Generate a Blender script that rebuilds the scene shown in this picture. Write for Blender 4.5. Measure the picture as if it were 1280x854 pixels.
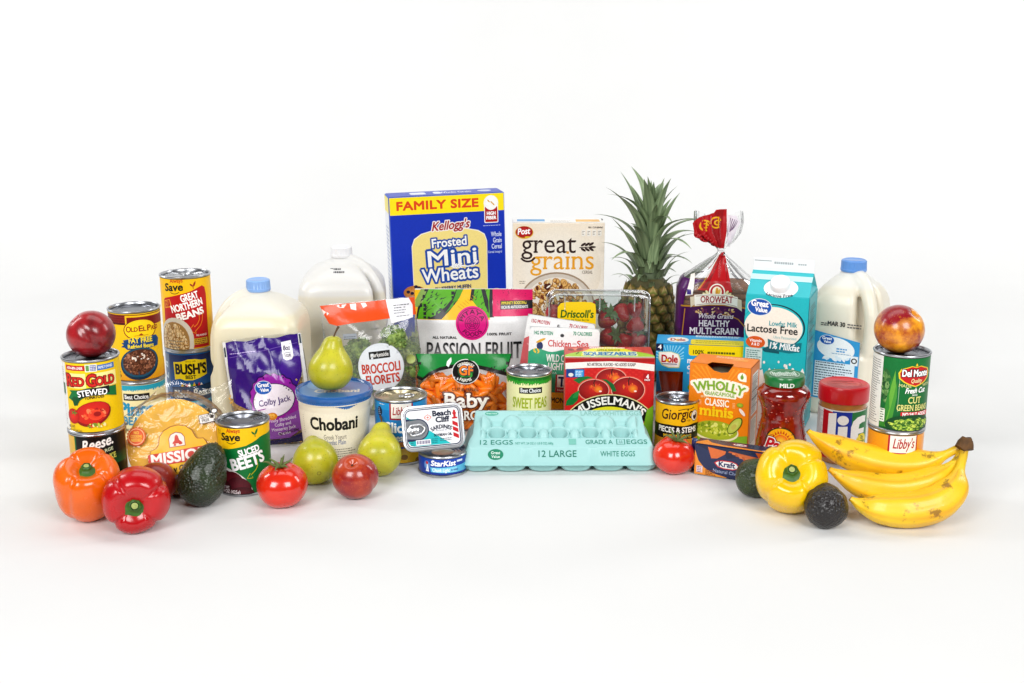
import bpy, bmesh, math, random
import numpy as np
from mathutils import Vector, Matrix, Euler, noise
random.seed(7)
PI = math.pi
R = math.radians
SC = bpy.context.scene
COL = SC.collection
for _o in list(bpy.data.objects):
    bpy.data.objects.remove(_o)

# ------------------------------------------------------------------ camera
CAM_H, CAM_PITCH, CAM_F = 0.65, 14.0, 1500.0
cam_d = bpy.data.cameras.new('camera')
cam = bpy.data.objects.new('camera', cam_d)
COL.objects.link(cam)
cam.location = (0, 0, CAM_H)
cam.rotation_euler = (R(90 - CAM_PITCH), 0, 0)
cam_d.sensor_width = 36
cam_d.lens = 36 * CAM_F / 1280
cam_d.clip_end = 60
SC.camera = cam

# ------------------------------------------------------------------ light
world = bpy.data.worlds.new('World')
SC.world = world
world.use_nodes = True
world.node_tree.nodes['Background'].inputs[0].default_value = (1.0, 1.0, 1.0, 1)
world.node_tree.nodes['Background'].inputs[1].default_value = 0.07


def area(name, loc, aim, sx, sy, power, col=(1, 1, 1)):
    d = bpy.data.lights.new(name, 'AREA')
    d.shape = 'RECTANGLE'
    d.size, d.size_y, d.energy, d.color = sx, sy, power, col
    o = bpy.data.objects.new(name, d)
    COL.objects.link(o)
    o.location = loc
    o.rotation_euler = (Vector(aim) - Vector(loc)).to_track_quat('-Z', 'Y').to_euler()
    return o


area('softbox', (-1.5, -1.1, 2.0), (0, 1.85, 0.1), 1.5, 1.5, 84)
area('softbox', (1.5, -1.1, 2.0), (0, 1.85, 0.1), 1.5, 1.5, 77)
area('overhead_softbox', (0, 2.25, 2.3), (0, 2.1, 0), 2.4, 1.0, 15)
area('background_light', (-2.3, 2.5, 1.6), (0.5, 3.9, 0.9), 0.6, 1.4, 24)
area('background_light', (2.3, 2.5, 1.6), (-0.5, 3.9, 0.9), 0.6, 1.4, 24)
SC.view_settings.view_transform = 'Standard'
SC.view_settings.look = 'None'
SC.view_settings.exposure = 0.13
SC.view_settings.gamma = 1.0
SC.render.film_transparent = False
SC.cycles.use_denoising = True
SC.cycles.max_bounces = 10
SC.cycles.transparent_max_bounces = 24
SC.cycles.caustics_reflective = False
SC.cycles.caustics_refractive = False

# ------------------------------------------------------------------ colours and materials


def C(h):
    h = h.lstrip('#')
    if len(h) == 3:
        h = ''.join(a + a for a in h)
    out = []
    for i in (0, 2, 4):
        v = int(h[i:i + 2], 16) / 255
        v = v / 12.92 if v <= 0.04045 else ((v + 0.055) / 1.055) ** 2.4
        out.append(v ** 1.13)          # inks and skins a touch deeper than read off the photograph
    return tuple(out) + (1.0,)


def mat(name):
    m = bpy.data.materials.new(name)
    m.use_nodes = True
    nt = m.node_tree
    return m, nt, nt.nodes['Principled BSDF'], nt.links.new


def plain(name, col, rough=0.4, metal=0.0, bump=0.0, bscale=200, sss=0.0, coat=0.0, spec=0.5, vary=0.0, vscale=30, sssr=0.01):
    m, nt, p, ln = mat(name)
    c = C(col)
    p.inputs['Base Color'].default_value = c
    p.inputs['Roughness'].default_value = rough
    p.inputs['Metallic'].default_value = metal
    p.inputs['Specular IOR Level'].default_value = spec
    if coat:
        p.inputs['Coat Weight'].default_value = coat
        p.inputs['Coat Roughness'].default_value = 0.08
    if sss:
        p.inputs['Subsurface Weight'].default_value = sss
        p.inputs['Subsurface Radius'].default_value = (1, .8, .6)
        p.inputs['Subsurface Scale'].default_value = sssr
    tc = nt.nodes.new('ShaderNodeTexCoord')
    if bump:
        n = nt.nodes.new('ShaderNodeTexNoise')
        n.inputs['Scale'].default_value = bscale
        n.inputs['Detail'].default_value = 4
        b = nt.nodes.new('ShaderNodeBump')
        b.inputs['Strength'].default_value = bump
        b.inputs['Distance'].default_value = 0.002
        ln(tc.outputs['Object'], n.inputs['Vector'])
        ln(n.outputs['Fac'], b.inputs['Height'])
        ln(b.outputs['Normal'], p.inputs['Normal'])
    if vary:
        n = nt.nodes.new('ShaderNodeTexNoise')
        n.inputs['Scale'].default_value = vscale
        n.inputs['Detail'].default_value = 5
        r = nt.nodes.new('ShaderNodeValToRGB')
        r.color_ramp.elements[0].position = .3
        r.color_ramp.elements[1].position = .7
        r.color_ramp.elements[0].color = tuple(v * (1 - vary) for v in c[:3]) + (1,)
        r.color_ramp.elements[1].color = tuple(min(1, v * (1 + vary)) for v in c[:3]) + (1,)
        ln(tc.outputs['Object'], n.inputs['Vector'])
        ln(n.outputs['Fac'], r.inputs['Fac'])
        ln(r.outputs['Color'], p.inputs['Base Color'])
    return m


def ink_mat(name, rough=0.35, coat=0.0, bump=0.0, bscale=60, spec=0.28, bdist=0.002, grain=0.06):
    """printed surface: colour comes from the print's own colour attribute, with a faint ink grain"""
    m, nt, p, ln = mat(name)
    a = nt.nodes.new('ShaderNodeAttribute')
    a.attribute_name = 'ink'
    tc = nt.nodes.new('ShaderNodeTexCoord')
    n = nt.nodes.new('ShaderNodeTexNoise')
    n.inputs['Scale'].default_value = 420
    n.inputs['Detail'].default_value = 3
    mr = nt.nodes.new('ShaderNodeMapRange')
    mr.inputs['From Min'].default_value = .3
    mr.inputs['From Max'].default_value = .7
    mr.inputs['To Min'].default_value = 1 - grain
    mr.inputs['To Max'].default_value = 1 + grain * .5
    mx = nt.nodes.new('ShaderNodeVectorMath')
    mx.operation = 'SCALE'
    ln(tc.outputs['Object'], n.inputs['Vector'])
    ln(n.outputs['Fac'], mr.inputs['Value'])
    ln(a.outputs['Color'], mx.inputs[0])
    ln(mr.outputs['Result'], mx.inputs['Scale'])
    ln(mx.outputs['Vector'], p.inputs['Base Color'])
    p.inputs['Roughness'].default_value = rough
    p.inputs['Specular IOR Level'].default_value = spec
    if coat:
        p.inputs['Coat Weight'].default_value = coat
        p.inputs['Coat Roughness'].default_value = 0.06
    if bump:
        n2 = nt.nodes.new('ShaderNodeTexNoise')
        n2.inputs['Scale'].default_value = bscale
        n2.inputs['Detail'].default_value = 3
        n2.inputs['Distortion'].default_value = 0.8
        b = nt.nodes.new('ShaderNodeBump')
        b.inputs['Strength'].default_value = bump
        b.inputs['Distance'].default_value = bdist
        ln(tc.outputs['Object'], n2.inputs['Vector'])
        ln(n2.outputs['Fac'], b.inputs['Height'])
        ln(b.outputs['Normal'], p.inputs['Normal'])
    return m


def film_mat(name, tint='#ffffff', gloss=0.10, rough=0.12, bump=0.35, bscale=45, haze=0.04, fres=0.8):
    """thin clear wrap: mostly see-through, a glossy skin and a little milky haze"""
    m = bpy.data.materials.new(name)
    m.use_nodes = True
    nt = m.node_tree
    nt.nodes.remove(nt.nodes['Principled BSDF'])
    ln = nt.links.new
    out = nt.nodes['Material Output']
    tr = nt.nodes.new('ShaderNodeBsdfTransparent')
    tr.inputs[0].default_value = C(tint)
    gl = nt.nodes.new('ShaderNodeBsdfGlossy')
    gl.inputs['Roughness'].default_value = rough
    df = nt.nodes.new('ShaderNodeBsdfDiffuse')
    df.inputs[0].default_value = (.85, .87, .9, 1)
    fr = nt.nodes.new('ShaderNodeFresnel')
    fr.inputs['IOR'].default_value = 1.45
    ml = nt.nodes.new('ShaderNodeMath')
    ml.operation = 'MULTIPLY_ADD'
    ml.inputs[1].default_value = fres
    ml.inputs[2].default_value = gloss
    ml.use_clamp = True
    m1 = nt.nodes.new('ShaderNodeMixShader')
    m2 = nt.nodes.new('ShaderNodeMixShader')
    m2.inputs[0].default_value = haze
    tc = nt.nodes.new('ShaderNodeTexCoord')
    n = nt.nodes.new('ShaderNodeTexNoise')
    n.inputs['Scale'].default_value = bscale
    n.inputs['Detail'].default_value = 2.5
    n.inputs['Distortion'].default_value = 1.2
    b = nt.nodes.new('ShaderNodeBump')
    b.inputs['Strength'].default_value = bump
    b.inputs['Distance'].default_value = 0.006
    ln(tc.outputs['Object'], n.inputs['Vector'])
    ln(n.outputs['Fac'], b.inputs['Height'])
    ln(b.outputs['Normal'], gl.inputs['Normal'])
    ln(b.outputs['Normal'], fr.inputs['Normal'])
    ln(fr.outputs[0], ml.inputs[0])
    ln(ml.outputs[0], m1.inputs[0])
    ln(tr.outputs[0], m1.inputs[1])
    ln(gl.outputs[0], m1.inputs[2])
    ln(m1.outputs[0], m2.inputs[1])
    ln(df.outputs[0], m2.inputs[2])
    ln(m2.outputs[0], out.inputs['Surface'])
    return m


M = {}
M['backdrop'] = plain('white_paper_sweep', '#e3e3e2', 0.75, vary=0.012, vscale=3, spec=0.2)
M['steel'] = plain('tinplate', '#b9bbbf', 0.3, 1.0, bump=0.03, bscale=300)
M['dark_steel'] = plain('lid_steel', '#85878e', 0.33, 1.0, bump=0.02, bscale=250)
M['gold_steel'] = plain('lacquered_lid', '#b9ae92', 0.32, 1.0, bump=0.02, bscale=250)
M['alu'] = plain('drawn_aluminium', '#c9cacd', 0.3, 1.0, bump=0.04, bscale=400)
M['paper'] = ink_mat('paper_label', 0.38, bump=0.02, bscale=90)
M['gloss'] = ink_mat('gloss_label', 0.28, coat=0.12, bump=0.03, bscale=50)
M['board'] = ink_mat('printed_board', 0.36, bump=0.03, bscale=25)
M['foilprint'] = ink_mat('printed_film', 0.22, coat=0.0, spec=0.45, bump=0.1, bscale=40, bdist=0.003)
M['pouchprint'] = ink_mat('printed_pouch', 0.33, coat=0.1, bump=0.16, bscale=22, bdist=0.005)
M['bagprint'] = ink_mat('print_on_film', 0.3, coat=0.1, bump=0.2, bscale=30, bdist=0.004)
M['foamprint'] = ink_mat('foam_print', 0.55)
M['veg_film'] = film_mat('vegetable_film', gloss=.02, bump=.3, bscale=22, haze=.085)
M['film'] = film_mat('clear_film', gloss=.01, bump=.28, bscale=24, haze=.035)
M['film_crisp'] = film_mat('crinkled_film', gloss=0.0, rough=0.07, bump=0.45, bscale=30, haze=0.015, fres=.8)
M['film_thin'] = film_mat('thin_bread_film', gloss=0.0, rough=0.15, bump=0.15, bscale=30, haze=0.035)
M['clam'] = film_mat('clear_pet', tint='#eef3f1', gloss=0.03, rough=0.05, bump=0.06, bscale=30, haze=0.025, fres=1.1)
M['clam_rim'] = film_mat('clear_pet_edge', gloss=.12, rough=.08, bump=.05, haze=.22, fres=1.4)

# ------------------------------------------------------------------ objects


def tag(o, label=None, cat=None, group=None, kind=None):
    if label: o['label'] = label
    if cat: o['category'] = cat
    if group: o['group'] = group
    if kind: o['kind'] = kind
    return o


def thing(name, label, cat, loc=(0, 0, 0), rot=(0, 0, 0), group=None):
    o = bpy.data.objects.new(name, None)
    o.empty_display_size = 0.02
    COL.objects.link(o)
    o.location = loc
    o.rotation_euler = tuple(R(a) for a in rot)
    return tag(o, label, cat, group)


def obj(name, me, m=None, parent=None, label=None, smooth=35):
    if isinstance(me, bmesh.types.BMesh):
        bm = me
        me = bpy.data.meshes.new(name)
        bm.to_mesh(me)
        bm.free()
    o = bpy.data.objects.new(name, me)
    COL.objects.link(o)
    if m is not None:
        me.materials.clear()
        me.materials.append(m)
    if smooth is not None:
        me.polygons.foreach_set('use_smooth', [True] * len(me.polygons))
        if smooth < 180:
            me.set_sharp_from_angle(angle=R(smooth))
    if parent: o.parent = parent
    if label: o['label'] = label
    return o


def mesh(name, V, F):
    me = bpy.data.meshes.new(name)
    me.from_pydata([tuple(v) for v in V], [], [tuple(f) for f in F])
    me.update()
    return me


def copy_tree(o, parent=None):
    c = o.copy()
    COL.objects.link(c)
    if parent: c.parent = parent
    for ch in list(o.children):
        copy_tree(ch, c)
    return c


def grid_mesh(name, P, wrap_u=False, wrap_v=False, caps=False):
    """P: array (nu, nv, 3) of points -> quad mesh"""
    nu, nv = P.shape[:2]
    V = P.reshape(-1, 3)
    F = []
    for i in range(nu if wrap_u else nu - 1):
        for j in range(nv if wrap_v else nv - 1):
            a, b = i, (i + 1) % nu
            c, d = j, (j + 1) % nv
            F.append((a * nv + c, b * nv + c, b * nv + d, a * nv + d))
    if caps:
        F.append([j for j in range(nv)][::-1])
        F.append([(nu - 1) * nv + j for j in range(nv)])
    return mesh(name, V, F)


def lathe(name, prof, n=56, mod=None, close=True):
    """prof: (r, z) from bottom to top; mod(theta, r, z) -> (r, z)"""
    P = np.zeros((len(prof), n, 3))
    for i, (r, z) in enumerate(prof):
        for j in range(n):
            t = 2 * PI * j / n
            rr, zz = mod(t, r, z) if mod else (r, z)
            P[i, j] = (rr * math.cos(t), rr * math.sin(t), zz)
    return grid_mesh(name, P, wrap_v=True, caps=close)


def smooth_prof(pts, k=6):
    """Catmull-Rom through (r, z) points"""
    p = [pts[0]] + list(pts) + [pts[-1]]
    out = []
    for i in range(1, len(p) - 2):
        for s in range(k):
            t = s / k
            q = []
            for c in range(len(p[0])):
                a, b, d, e = p[i - 1][c], p[i][c], p[i + 1][c], p[i + 2][c]
                q.append(0.5 * (2 * b + (d - a) * t + (2 * a - 5 * b + 4 * d - e) * t * t + (3 * b - a - 3 * d + e) * t ** 3))
            out.append(tuple(q))
    out.append(tuple(pts[-1]))
    return out


def tube(name, pts, rad, n=10, k=5, caps=True, flat=None):
    """round tube along a smoothed path; rad a number or a list per control point"""
    if not isinstance(rad, (list, tuple)): rad = [rad] * len(pts)
    path = smooth_prof([tuple(p) + (r,) for p, r in zip(pts, rad)], k)
    P = np.zeros((len(path), n, 3))
    up = Vector((0, 0, 1))
    prevx = None
    for i, q in enumerate(path):
        a = Vector(path[max(0, i - 1)][:3])
        b = Vector(path[min(len(path) - 1, i + 1)][:3])
        d = (b - a).normalized()
        if prevx is None:
            ref = up if abs(d.dot(up)) < .95 else Vector((1, 0, 0))
            x = d.cross(ref).normalized()
        else:
            x = (prevx - d * prevx.dot(d)).normalized()
        prevx = x
        y = d.cross(x)
        r = max(q[3], 1e-5)
        for j in range(n):
            t = 2 * PI * j / n
            rr = r * (flat(i / (len(path) - 1), t) if flat else 1)
            P[i, j] = Vector(q[:3]) + x * (rr * math.cos(t)) + y * (rr * math.sin(t))
    return grid_mesh(name, P, wrap_v=True, caps=caps)


def join(name, *meshes):
    bm = bmesh.new()
    for me in meshes:
        bm.from_mesh(me)
        bpy.data.meshes.remove(me)
    me = bpy.data.meshes.new(name)
    bm.to_mesh(me)
    bm.free()
    return me


def box_bm(sx, sy, sz, bev=0.0015, seg=2, z0=0.0):
    bm = bmesh.new()
    bmesh.ops.create_cube(bm, size=1)
    for v in bm.verts:
        v.co = (v.co.x * sx, v.co.y * sy, (v.co.z + .5) * sz + z0)
    if bev:
        bmesh.ops.bevel(bm, geom=list(bm.edges), offset=bev, segments=seg, affect='EDGES', profile=0.5)
    return bm


def xform(me, mtx):
    me.transform(mtx)
    return me


def settle(root, z=0.0, slack=0.0005):
    """drop a thing (with its children) until its lowest vertex touches height z"""
    bpy.context.view_layer.update()
    lo = 1e9
    for o in [root] + list(root.children_recursive):
        if o.type == 'MESH':
            co = np.empty(len(o.data.vertices) * 3)
            o.data.vertices.foreach_get('co', co)
            co = co.reshape(-1, 3)
            mw = np.array(o.matrix_world)
            lo = min(lo, float((co @ mw[2, :3] + mw[2, 3]).min()))
    root.location.z += z - lo - slack


# ------------------------------------------------------------------ print: flat shapes laid in thin layers, then wrapped
DZ = 0.00003
_glyphs = {}


def glyphs(s, sp=1.0):
    """outline text as triangles, cap height 1, starting at x = 0; also its outline edges"""
    k = (s, sp)
    if k in _glyphs: return _glyphs[k]
    cu = bpy.data.curves.new('lettering', 'FONT')
    cu.body = s
    cu.resolution_u = 3
    cu.space_character = sp
    o = bpy.data.objects.new('lettering', cu)
    me = o.to_mesh()
    V = np.array([v.co[:2] for v in me.vertices]).reshape(-1, 2) / 0.682
    F = [tuple(p.vertices) for p in me.polygons]
    o.to_mesh_clear()
    bpy.data.objects.remove(o)
    bpy.data.curves.remove(cu)
    E = {}
    for f in F:
        for a, b in zip(f, f[1:] + f[:1]):
            kk = (min(a, b), max(a, b))
            E[kk] = None if kk in E else (a, b)
    E = [e for e in E.values() if e]
    V[:, 0] -= V[:, 0].min()
    _glyphs[k] = (V, F, E)
    return _glyphs[k]


class Ink:
    def __init__(s):
        s.items = []      # verts (n,2), faces, colours, layer offset
        s.z = 0.0
        s.tf = None

    def add(s, V, F, col, jit=0.0, step=True):
        V = np.asarray(V, float)
        if s.tf is not None: V = s.tf(V)
        if isinstance(col, str): col = C(col)
        if callable(col): col = [col(p) for p in V]
        s.items.append((V, F, col, s.z, jit))
        if step: s.z += DZ
        return s

    def poly(s, pts, col):
        return s.add(pts, [tuple(range(len(pts)))], col)

    def rect(s, x0, y0, x1, y1, col, col2=None, r=0, sl=0):
        """col2: colour at the upper edge"""
        if r:
            P = []
            for cx, cy, a0 in ((x1 - r, y1 - r, 0), (x0 + r, y1 - r, 90), (x0 + r, y0 + r, 180), (x1 - r, y0 + r, 270)):
                for k in range(5):
                    a = R(a0 + 22.5 * k)
                    P.append((cx + r * math.cos(a), cy + r * math.sin(a)))
        else:
            P = [(x0, y0), (x1, y0), (x1, y1), (x0, y1)]
        P = [(x, y + sl * x) for x, y in P]
        if col2:
            a, b = np.array(C(col)), np.array(C(col2))
            cc = [tuple(a + (b - a) * ((p[1] - y0) / (y1 - y0))) for p in P]
            return s.add(P, [tuple(range(len(P)))], cc)
        return s.poly(P, col)

    def ell(s, cx, cy, rx, ry, col, rot=0, n=20, a0=0, a1=360, edge=None):
        c, q = math.cos(R(rot)), math.sin(R(rot))
        full = a1 - a0 >= 360
        m = n if full else n + 1
        P = []
        for i in range(m):
            t = R(a0 + (a1 - a0) * i / n)
            x, y = rx * math.cos(t), ry * math.sin(t)
            P.append((cx + x * c - y * q, cy + x * q + y * c))
        if edge:
            P2 = [(cx, cy)] + P
            F = [(0, 1 + i, 1 + (i + 1) % m) for i in range(m if full else m - 1)]
            return s.add(P2, F, [C(col)] + [C(edge)] * m)
        return s.poly(P, col)

    def ring(s, cx, cy, r0, r1, col, a0=0, a1=360, n=32, ky=1.0):
        V, F = [], []
        for i in range(n + 1):
            t = R(a0 + (a1 - a0) * i / n)
            V += [(cx + r0 * math.cos(t), cy + ky * r0 * math.sin(t)), (cx + r1 * math.cos(t), cy + ky * r1 * math.sin(t))]
        for i in range(n):
            F.append((2 * i, 2 * i + 1, 2 * i + 3, 2 * i + 2))
        return s.add(V, F, col)

    def line(s, pts, w, col):
        V, F = [], []
        pts = [np.array(p, float) for p in pts]
        for i, p in enumerate(pts):
            d = pts[min(i + 1, len(pts) - 1)] - pts[max(i - 1, 0)]
            d = d / (np.linalg.norm(d) + 1e-9)
            nn = np.array((-d[1], d[0])) * w / 2
            V += [p + nn, p - nn]
        for i in range(len(pts) - 1):
            F.append((2 * i, 2 * i + 1, 2 * i + 3, 2 * i + 2))
        return s.add(V, F, col)

    def strokes(s, V, E, w, col, ext=0.6):
        VV, FF, J = [], [], []
        for i, (a, b) in enumerate(E):
            p, q = V[a], V[b]
            d = q - p
            l = np.linalg.norm(d)
            if l < 1e-6: continue
            d = d / l
            nn = np.array((-d[1], d[0])) * w
            p, q = p - d * w * ext, q + d * w * ext
            k = len(VV)
            VV += [p + nn, p - nn, q - nn, q + nn]
            FF.append((k, k + 1, k + 2, k + 3))
            J += [(i % 9) * 3e-6] * 4
        if VV: s.add(VV, FF, col, np.array(J))

    def text(s, t, x, y, h, col, w=None, al='c', b=0.0, serif=0.0, sh=0.0, rot=0, sl=0, arc=0, out=(), sp=1.0, shadow=None):
        """x, y: anchor on the baseline; h: cap height; w: fit to this width; b: weight and out: outlines, in cap heights"""
        V, F, E = glyphs(t, sp)
        V = V.copy()
        tw = V[:, 0].max()
        if al == 'c': V[:, 0] -= tw / 2
        elif al == 'r': V[:, 0] -= tw
        xtra = []
        if serif:
            for a, bb in E:
                p, q = V[a], V[bb]
                if abs(p[1] - q[1]) < 2e-3 and 0.05 < abs(p[0] - q[0]) < 0.30:
                    for lv, dr in ((0, 1), (1, -1), (0.658, -1), (1.013, -1), (-0.337, 1)):
                        if abs(p[1] - lv) < 0.012:
                            x0, x1 = min(p[0], q[0]) - serif, max(p[0], q[0]) + serif
                            xtra.append([(x0, lv), (x1, lv), (x1, lv + dr * .09), (x0, lv + dr * .09)])
        fx = (w / tw) if w else h

        def place(P):
            P = np.asarray(P, float).copy()
            P[:, 0] = P[:, 0] + sh * P[:, 1]
            P = P * np.array((fx, h))
            if arc:
                aa = P[:, 0] / arc
                rr = arc + P[:, 1]
                P = np.stack([np.sin(aa) * rr, np.cos(aa) * rr - arc], 1)
            if sl: P[:, 1] += sl * P[:, 0]
            if rot:
                c, q = math.cos(R(rot)), math.sin(R(rot))
                P = np.stack([P[:, 0] * c - P[:, 1] * q, P[:, 0] * q + P[:, 1] * c], 1)
            return P + np.array((x, y))
        PV = place(V)
        if shadow:
            dx, dy, sc = shadow
            s.add(PV + np.array((dx, dy)), F, sc)
        for ow, oc in out:
            s.strokes(PV, E, ow * .85 * h, oc)
            s.add(PV, F, oc)
            for k, q in enumerate(xtra):
                pq = place(q)
                s.strokes(pq, [(0, 1), (1, 2), (2, 3), (3, 0)], ow * .85 * h, oc)
        if b: s.strokes(PV, E, b * .40 * min(h, fx * 1.15), col, .5)
        s.add(PV, F, col)
        if xtra:
            P = [p for q in xtra for p in q]
            s.add(place(P), [(4 * i, 4 * i + 1, 4 * i + 2, 4 * i + 3) for i in range(len(xtra))], col)
        return s

    def lines(s, x, y, w, n, dy, col, h=0.7, al='l', seed=0):
        """a block of print too small to read: broken word strokes"""
        rnd = random.Random(seed)
        V, F = [], []
        for i in range(n):
            ww = w * rnd.uniform(.7, 1)
            xx = x if al == 'l' else x - ww / 2
            end = xx + ww
            while xx < end - .5:
                l = min(rnd.uniform(1.2, 4), end - xx)
                k = len(V)
                V += [(xx, y - i * dy), (xx + l, y - i * dy), (xx + l, y - i * dy + h), (xx, y - i * dy + h)]
                F.append((k, k + 1, k + 2, k + 3))
                xx += l + .7
        return s.add(V, F, col)

    def scatter(s, cx, cy, rx, ry, n, rr, cols, asp=(.5, .8), seed=1, dark=None, hi=None, rot=None, clip=None):
        """pictured food: many small blobs inside an ellipse"""
        rnd = random.Random(seed)
        z = s.z
        for i in range(n):
            a, d = rnd.uniform(0, 2 * PI), math.sqrt(rnd.random())
            r = rnd.uniform(*rr)
            px = cx + max(rx - r, 0) * d * math.cos(a)
            py = cy + max(ry - r, 0) * d * math.sin(a)
            if clip and not clip(px, py): continue
            ro = rnd.uniform(0, 180) if rot is None else rnd.uniform(*rot)
            ap = rnd.uniform(*asp)
            s.z = z + (i % 30) * 4e-6
            if dark: s.ell(px, py - r * .15, r * 1.12, r * ap * 1.2, dark, ro, n=9)
            s.z = z + (i % 30) * 4e-6 + 2e-6
            c1 = rnd.choice(cols)
            if hi: s.ell(px, py, r, r * ap, hi, ro, n=9, edge=c1)
            else: s.ell(px, py, r, r * ap, c1, ro, n=9)
        s.z = z + DZ * 4
        return s

    def build(s, name, m, parent, fn, xs=(), ys=(), label=None, clip=None):
        bm = bmesh.new()
        lay = bm.verts.layers.float_color.new('ink')
        zl = bm.verts.layers.float.new('lift')
        for V, F, col, z, jit in s.items:
            per = isinstance(col, list)
            vs = []
            for i, p in enumerate(V):
                v = bm.verts.new((p[0], p[1], 0))
                v[lay] = col[i] if per else col
                v[zl] = z + (jit[i] if isinstance(jit, np.ndarray) else jit)
                vs.append(v)
            for f in F:
                try:
                    bm.faces.new([vs[i] for i in f])
                except ValueError:
                    pass
        for x in xs:
            bmesh.ops.bisect_plane(bm, geom=bm.verts[:] + bm.edges[:] + bm.faces[:], plane_co=(x, 0, 0), plane_no=(1, 0, 0), dist=1e-5)
        for y in ys:
            bmesh.ops.bisect_plane(bm, geom=bm.verts[:] + bm.edges[:] + bm.faces[:], plane_co=(0, y, 0), plane_no=(0, 1, 0), dist=1e-5)
        if clip:
            for co_, no_ in (((clip[0], 0, 0), (-1, 0, 0)), ((clip[2], 0, 0), (1, 0, 0)), ((0, clip[1], 0), (0, -1, 0)), ((0, clip[3], 0), (0, 1, 0))):
                bmesh.ops.bisect_plane(bm, geom=bm.verts[:] + bm.edges[:] + bm.faces[:], plane_co=co_, plane_no=no_, dist=1e-5, clear_outer=True)
        n = len(bm.verts)
        P = np.array([v.co[:2] for v in bm.verts]).reshape(-1, 2)
        Z = np.array([v[zl] for v in bm.verts])
        co, no = fn(P[:, 0], P[:, 1], Z)
        for v, c in zip(bm.verts, co): v.co = c
        bm.normal_update()
        # every face looks outwards
        flip = [f for f in bm.faces if f.normal.dot(Vector(no[f.verts[0].index])) < 0]
        if flip: bmesh.ops.reverse_faces(bm, faces=flip)
        bm.verts.layers.float.remove(bm.verts.layers.float['lift'])
        o = obj(name, bm, m, parent, label, smooth=180)
        o.data.normals_split_custom_set_from_vertices([tuple(v) for v in no])
        return o


def f_plane(o, u, v, sx, sy, lift=0.0003):
    """flat face: origin, directions, metres per unit"""
    o, u, v = np.array(o, float), np.array(u, float), np.array(v, float)
    n = np.cross(u, v)
    n = n / np.linalg.norm(n)

    def fn(x, y, z):
        co = o + np.outer(x * sx, u) + np.outer(y * sy, v) + np.outer(z + lift, n)
        return co, np.tile(n, (len(x), 1))
    return fn


def f_cyl(rad, s, z0, sy, lift=0.0003, yaw=0.0):
    """round wall: rad a number or a function of height"""
    def fn(x, y, z):
        zz = z0 + y * sy
        rr = np.array([rad(q) for q in zz]) if callable(rad) else np.full(len(x), rad)
        r0 = rad(z0) if callable(rad) else rad
        a = x * s / r0 + R(yaw)
        q = rr + z + lift
        co = np.stack([q * np.sin(a), -q * np.cos(a), zz], 1)
        no = np.stack([np.sin(a), -np.cos(a), 0 * a], 1)
        return co, no
    return fn


def f_height(surf, sx, sy, lift=0.0003, eps=0.0008):
    """surf(X, Z) arrays in metres -> points (n,3) of a front-facing soft surface; x, y units scaled by sx, sy"""
    def fn(x, y, z):
        X, Y = x * sx, y * sy
        p = surf(X, Y)
        n = np.cross(surf(X + eps, Y) - surf(X - eps, Y), surf(X, Y + eps) - surf(X, Y - eps))
        n = n / (np.linalg.norm(n, axis=1)[:, None] + 1e-12)
        return p + n * (z + lift)[:, None], n
    return fn


def arange(a, b, st):
    return list(np.arange(a + st, b - 1e-6, st))
# ------------------------------------------------------------------ setting: one white paper sweep, floor curving up into the back


def sweep():
    prof = [(0.55, 0.0), (3.0, 0.0)]
    for k in range(1, 13):
        a = R(90 * k / 12)
        prof.append((3.0 + 0.9 * math.sin(a), 0.9 - 0.9 * math.cos(a)))
    prof += [(3.9, 1.6), (3.9, 2.6)]
    P = np.zeros((len(prof), 9, 3))
    for i, (y, z) in enumerate(prof):
        for j in range(9):
            P[i, j] = (-4.8 + 1.2 * j, y, z)
    o = obj('backdrop', grid_mesh('backdrop', P), M['backdrop'], smooth=180)
    o.data.flip_normals() if o.data.polygons[0].normal.z < 0 else None
    tag(o, 'seamless white paper sweep, floor and background in one', kind='structure')


sweep()

# ------------------------------------------------------------------ cans


def can_body(rad, H, rim=0.0013):
    p = [(0.0, 0.002), (rad * .8, 0.002), (rad * .93, 0.0022), (rad - .001, 0.0), (rad + rim, 0.0), (rad + rim + .0003, 0.0012), (rad + rim, 0.0028), (rad - .0006, 0.0042)]
    p += [(rad - .0006, H - .0042), (rad + rim, H - .0028), (rad + rim + .0003, H - .0012), (rad + rim - .0004, H), (rad - .0006, H), (rad - .0016, H - .0012), (rad - .002, H - .0042)]
    return p


def can_lid(rad, H, rings=4):
    r = rad - .0017
    p = [(r, H - .0046), (r - .001, H - .005), (r - .0025, H - .0048)]
    z = H - .0042
    rr = r - .005
    step = (rr - rad * .42) / rings
    for k in range(rings):
        p += [(rr - step * .05, z), (rr - step * .4, z + .0008), (rr - step * .55, z - .0004), (rr - step * .95, z - .0001)]
        rr -= step
    p += [(rr * .95, z - .0006), (rr * .5, z - .0006), (0.0, z - .0006)]
    return p


def pull_tab(parent, x, y, z, rot, k=1.0):
    a = tube('tab', [(-.011 * k, 0, 0), (-.006 * k, .0065 * k, .0005), (.003 * k, .007 * k, .001), (.0095 * k, 0, .0016), (.003 * k, -.007 * k, .001), (-.006 * k, -.0065 * k, .0005), (-.011 * k, 0, 0)], .0013, 8, 5)
    b = bpy.data.meshes.new('tab')
    bm = box_bm(.009 * k, .009 * k, .0016, .0006)
    bmesh.ops.translate(bm, verts=bm.verts, vec=(-.011 * k, 0, -.0002))
    bm.to_mesh(b)
    bm.free()
    me = join('pull_tab', a, b)
    me.transform(Matrix.Translation((x, y, z)) @ Matrix.Rotation(R(rot), 4, 'Z'))
    return obj('pull_tab', me, M['alu'], parent)


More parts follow.
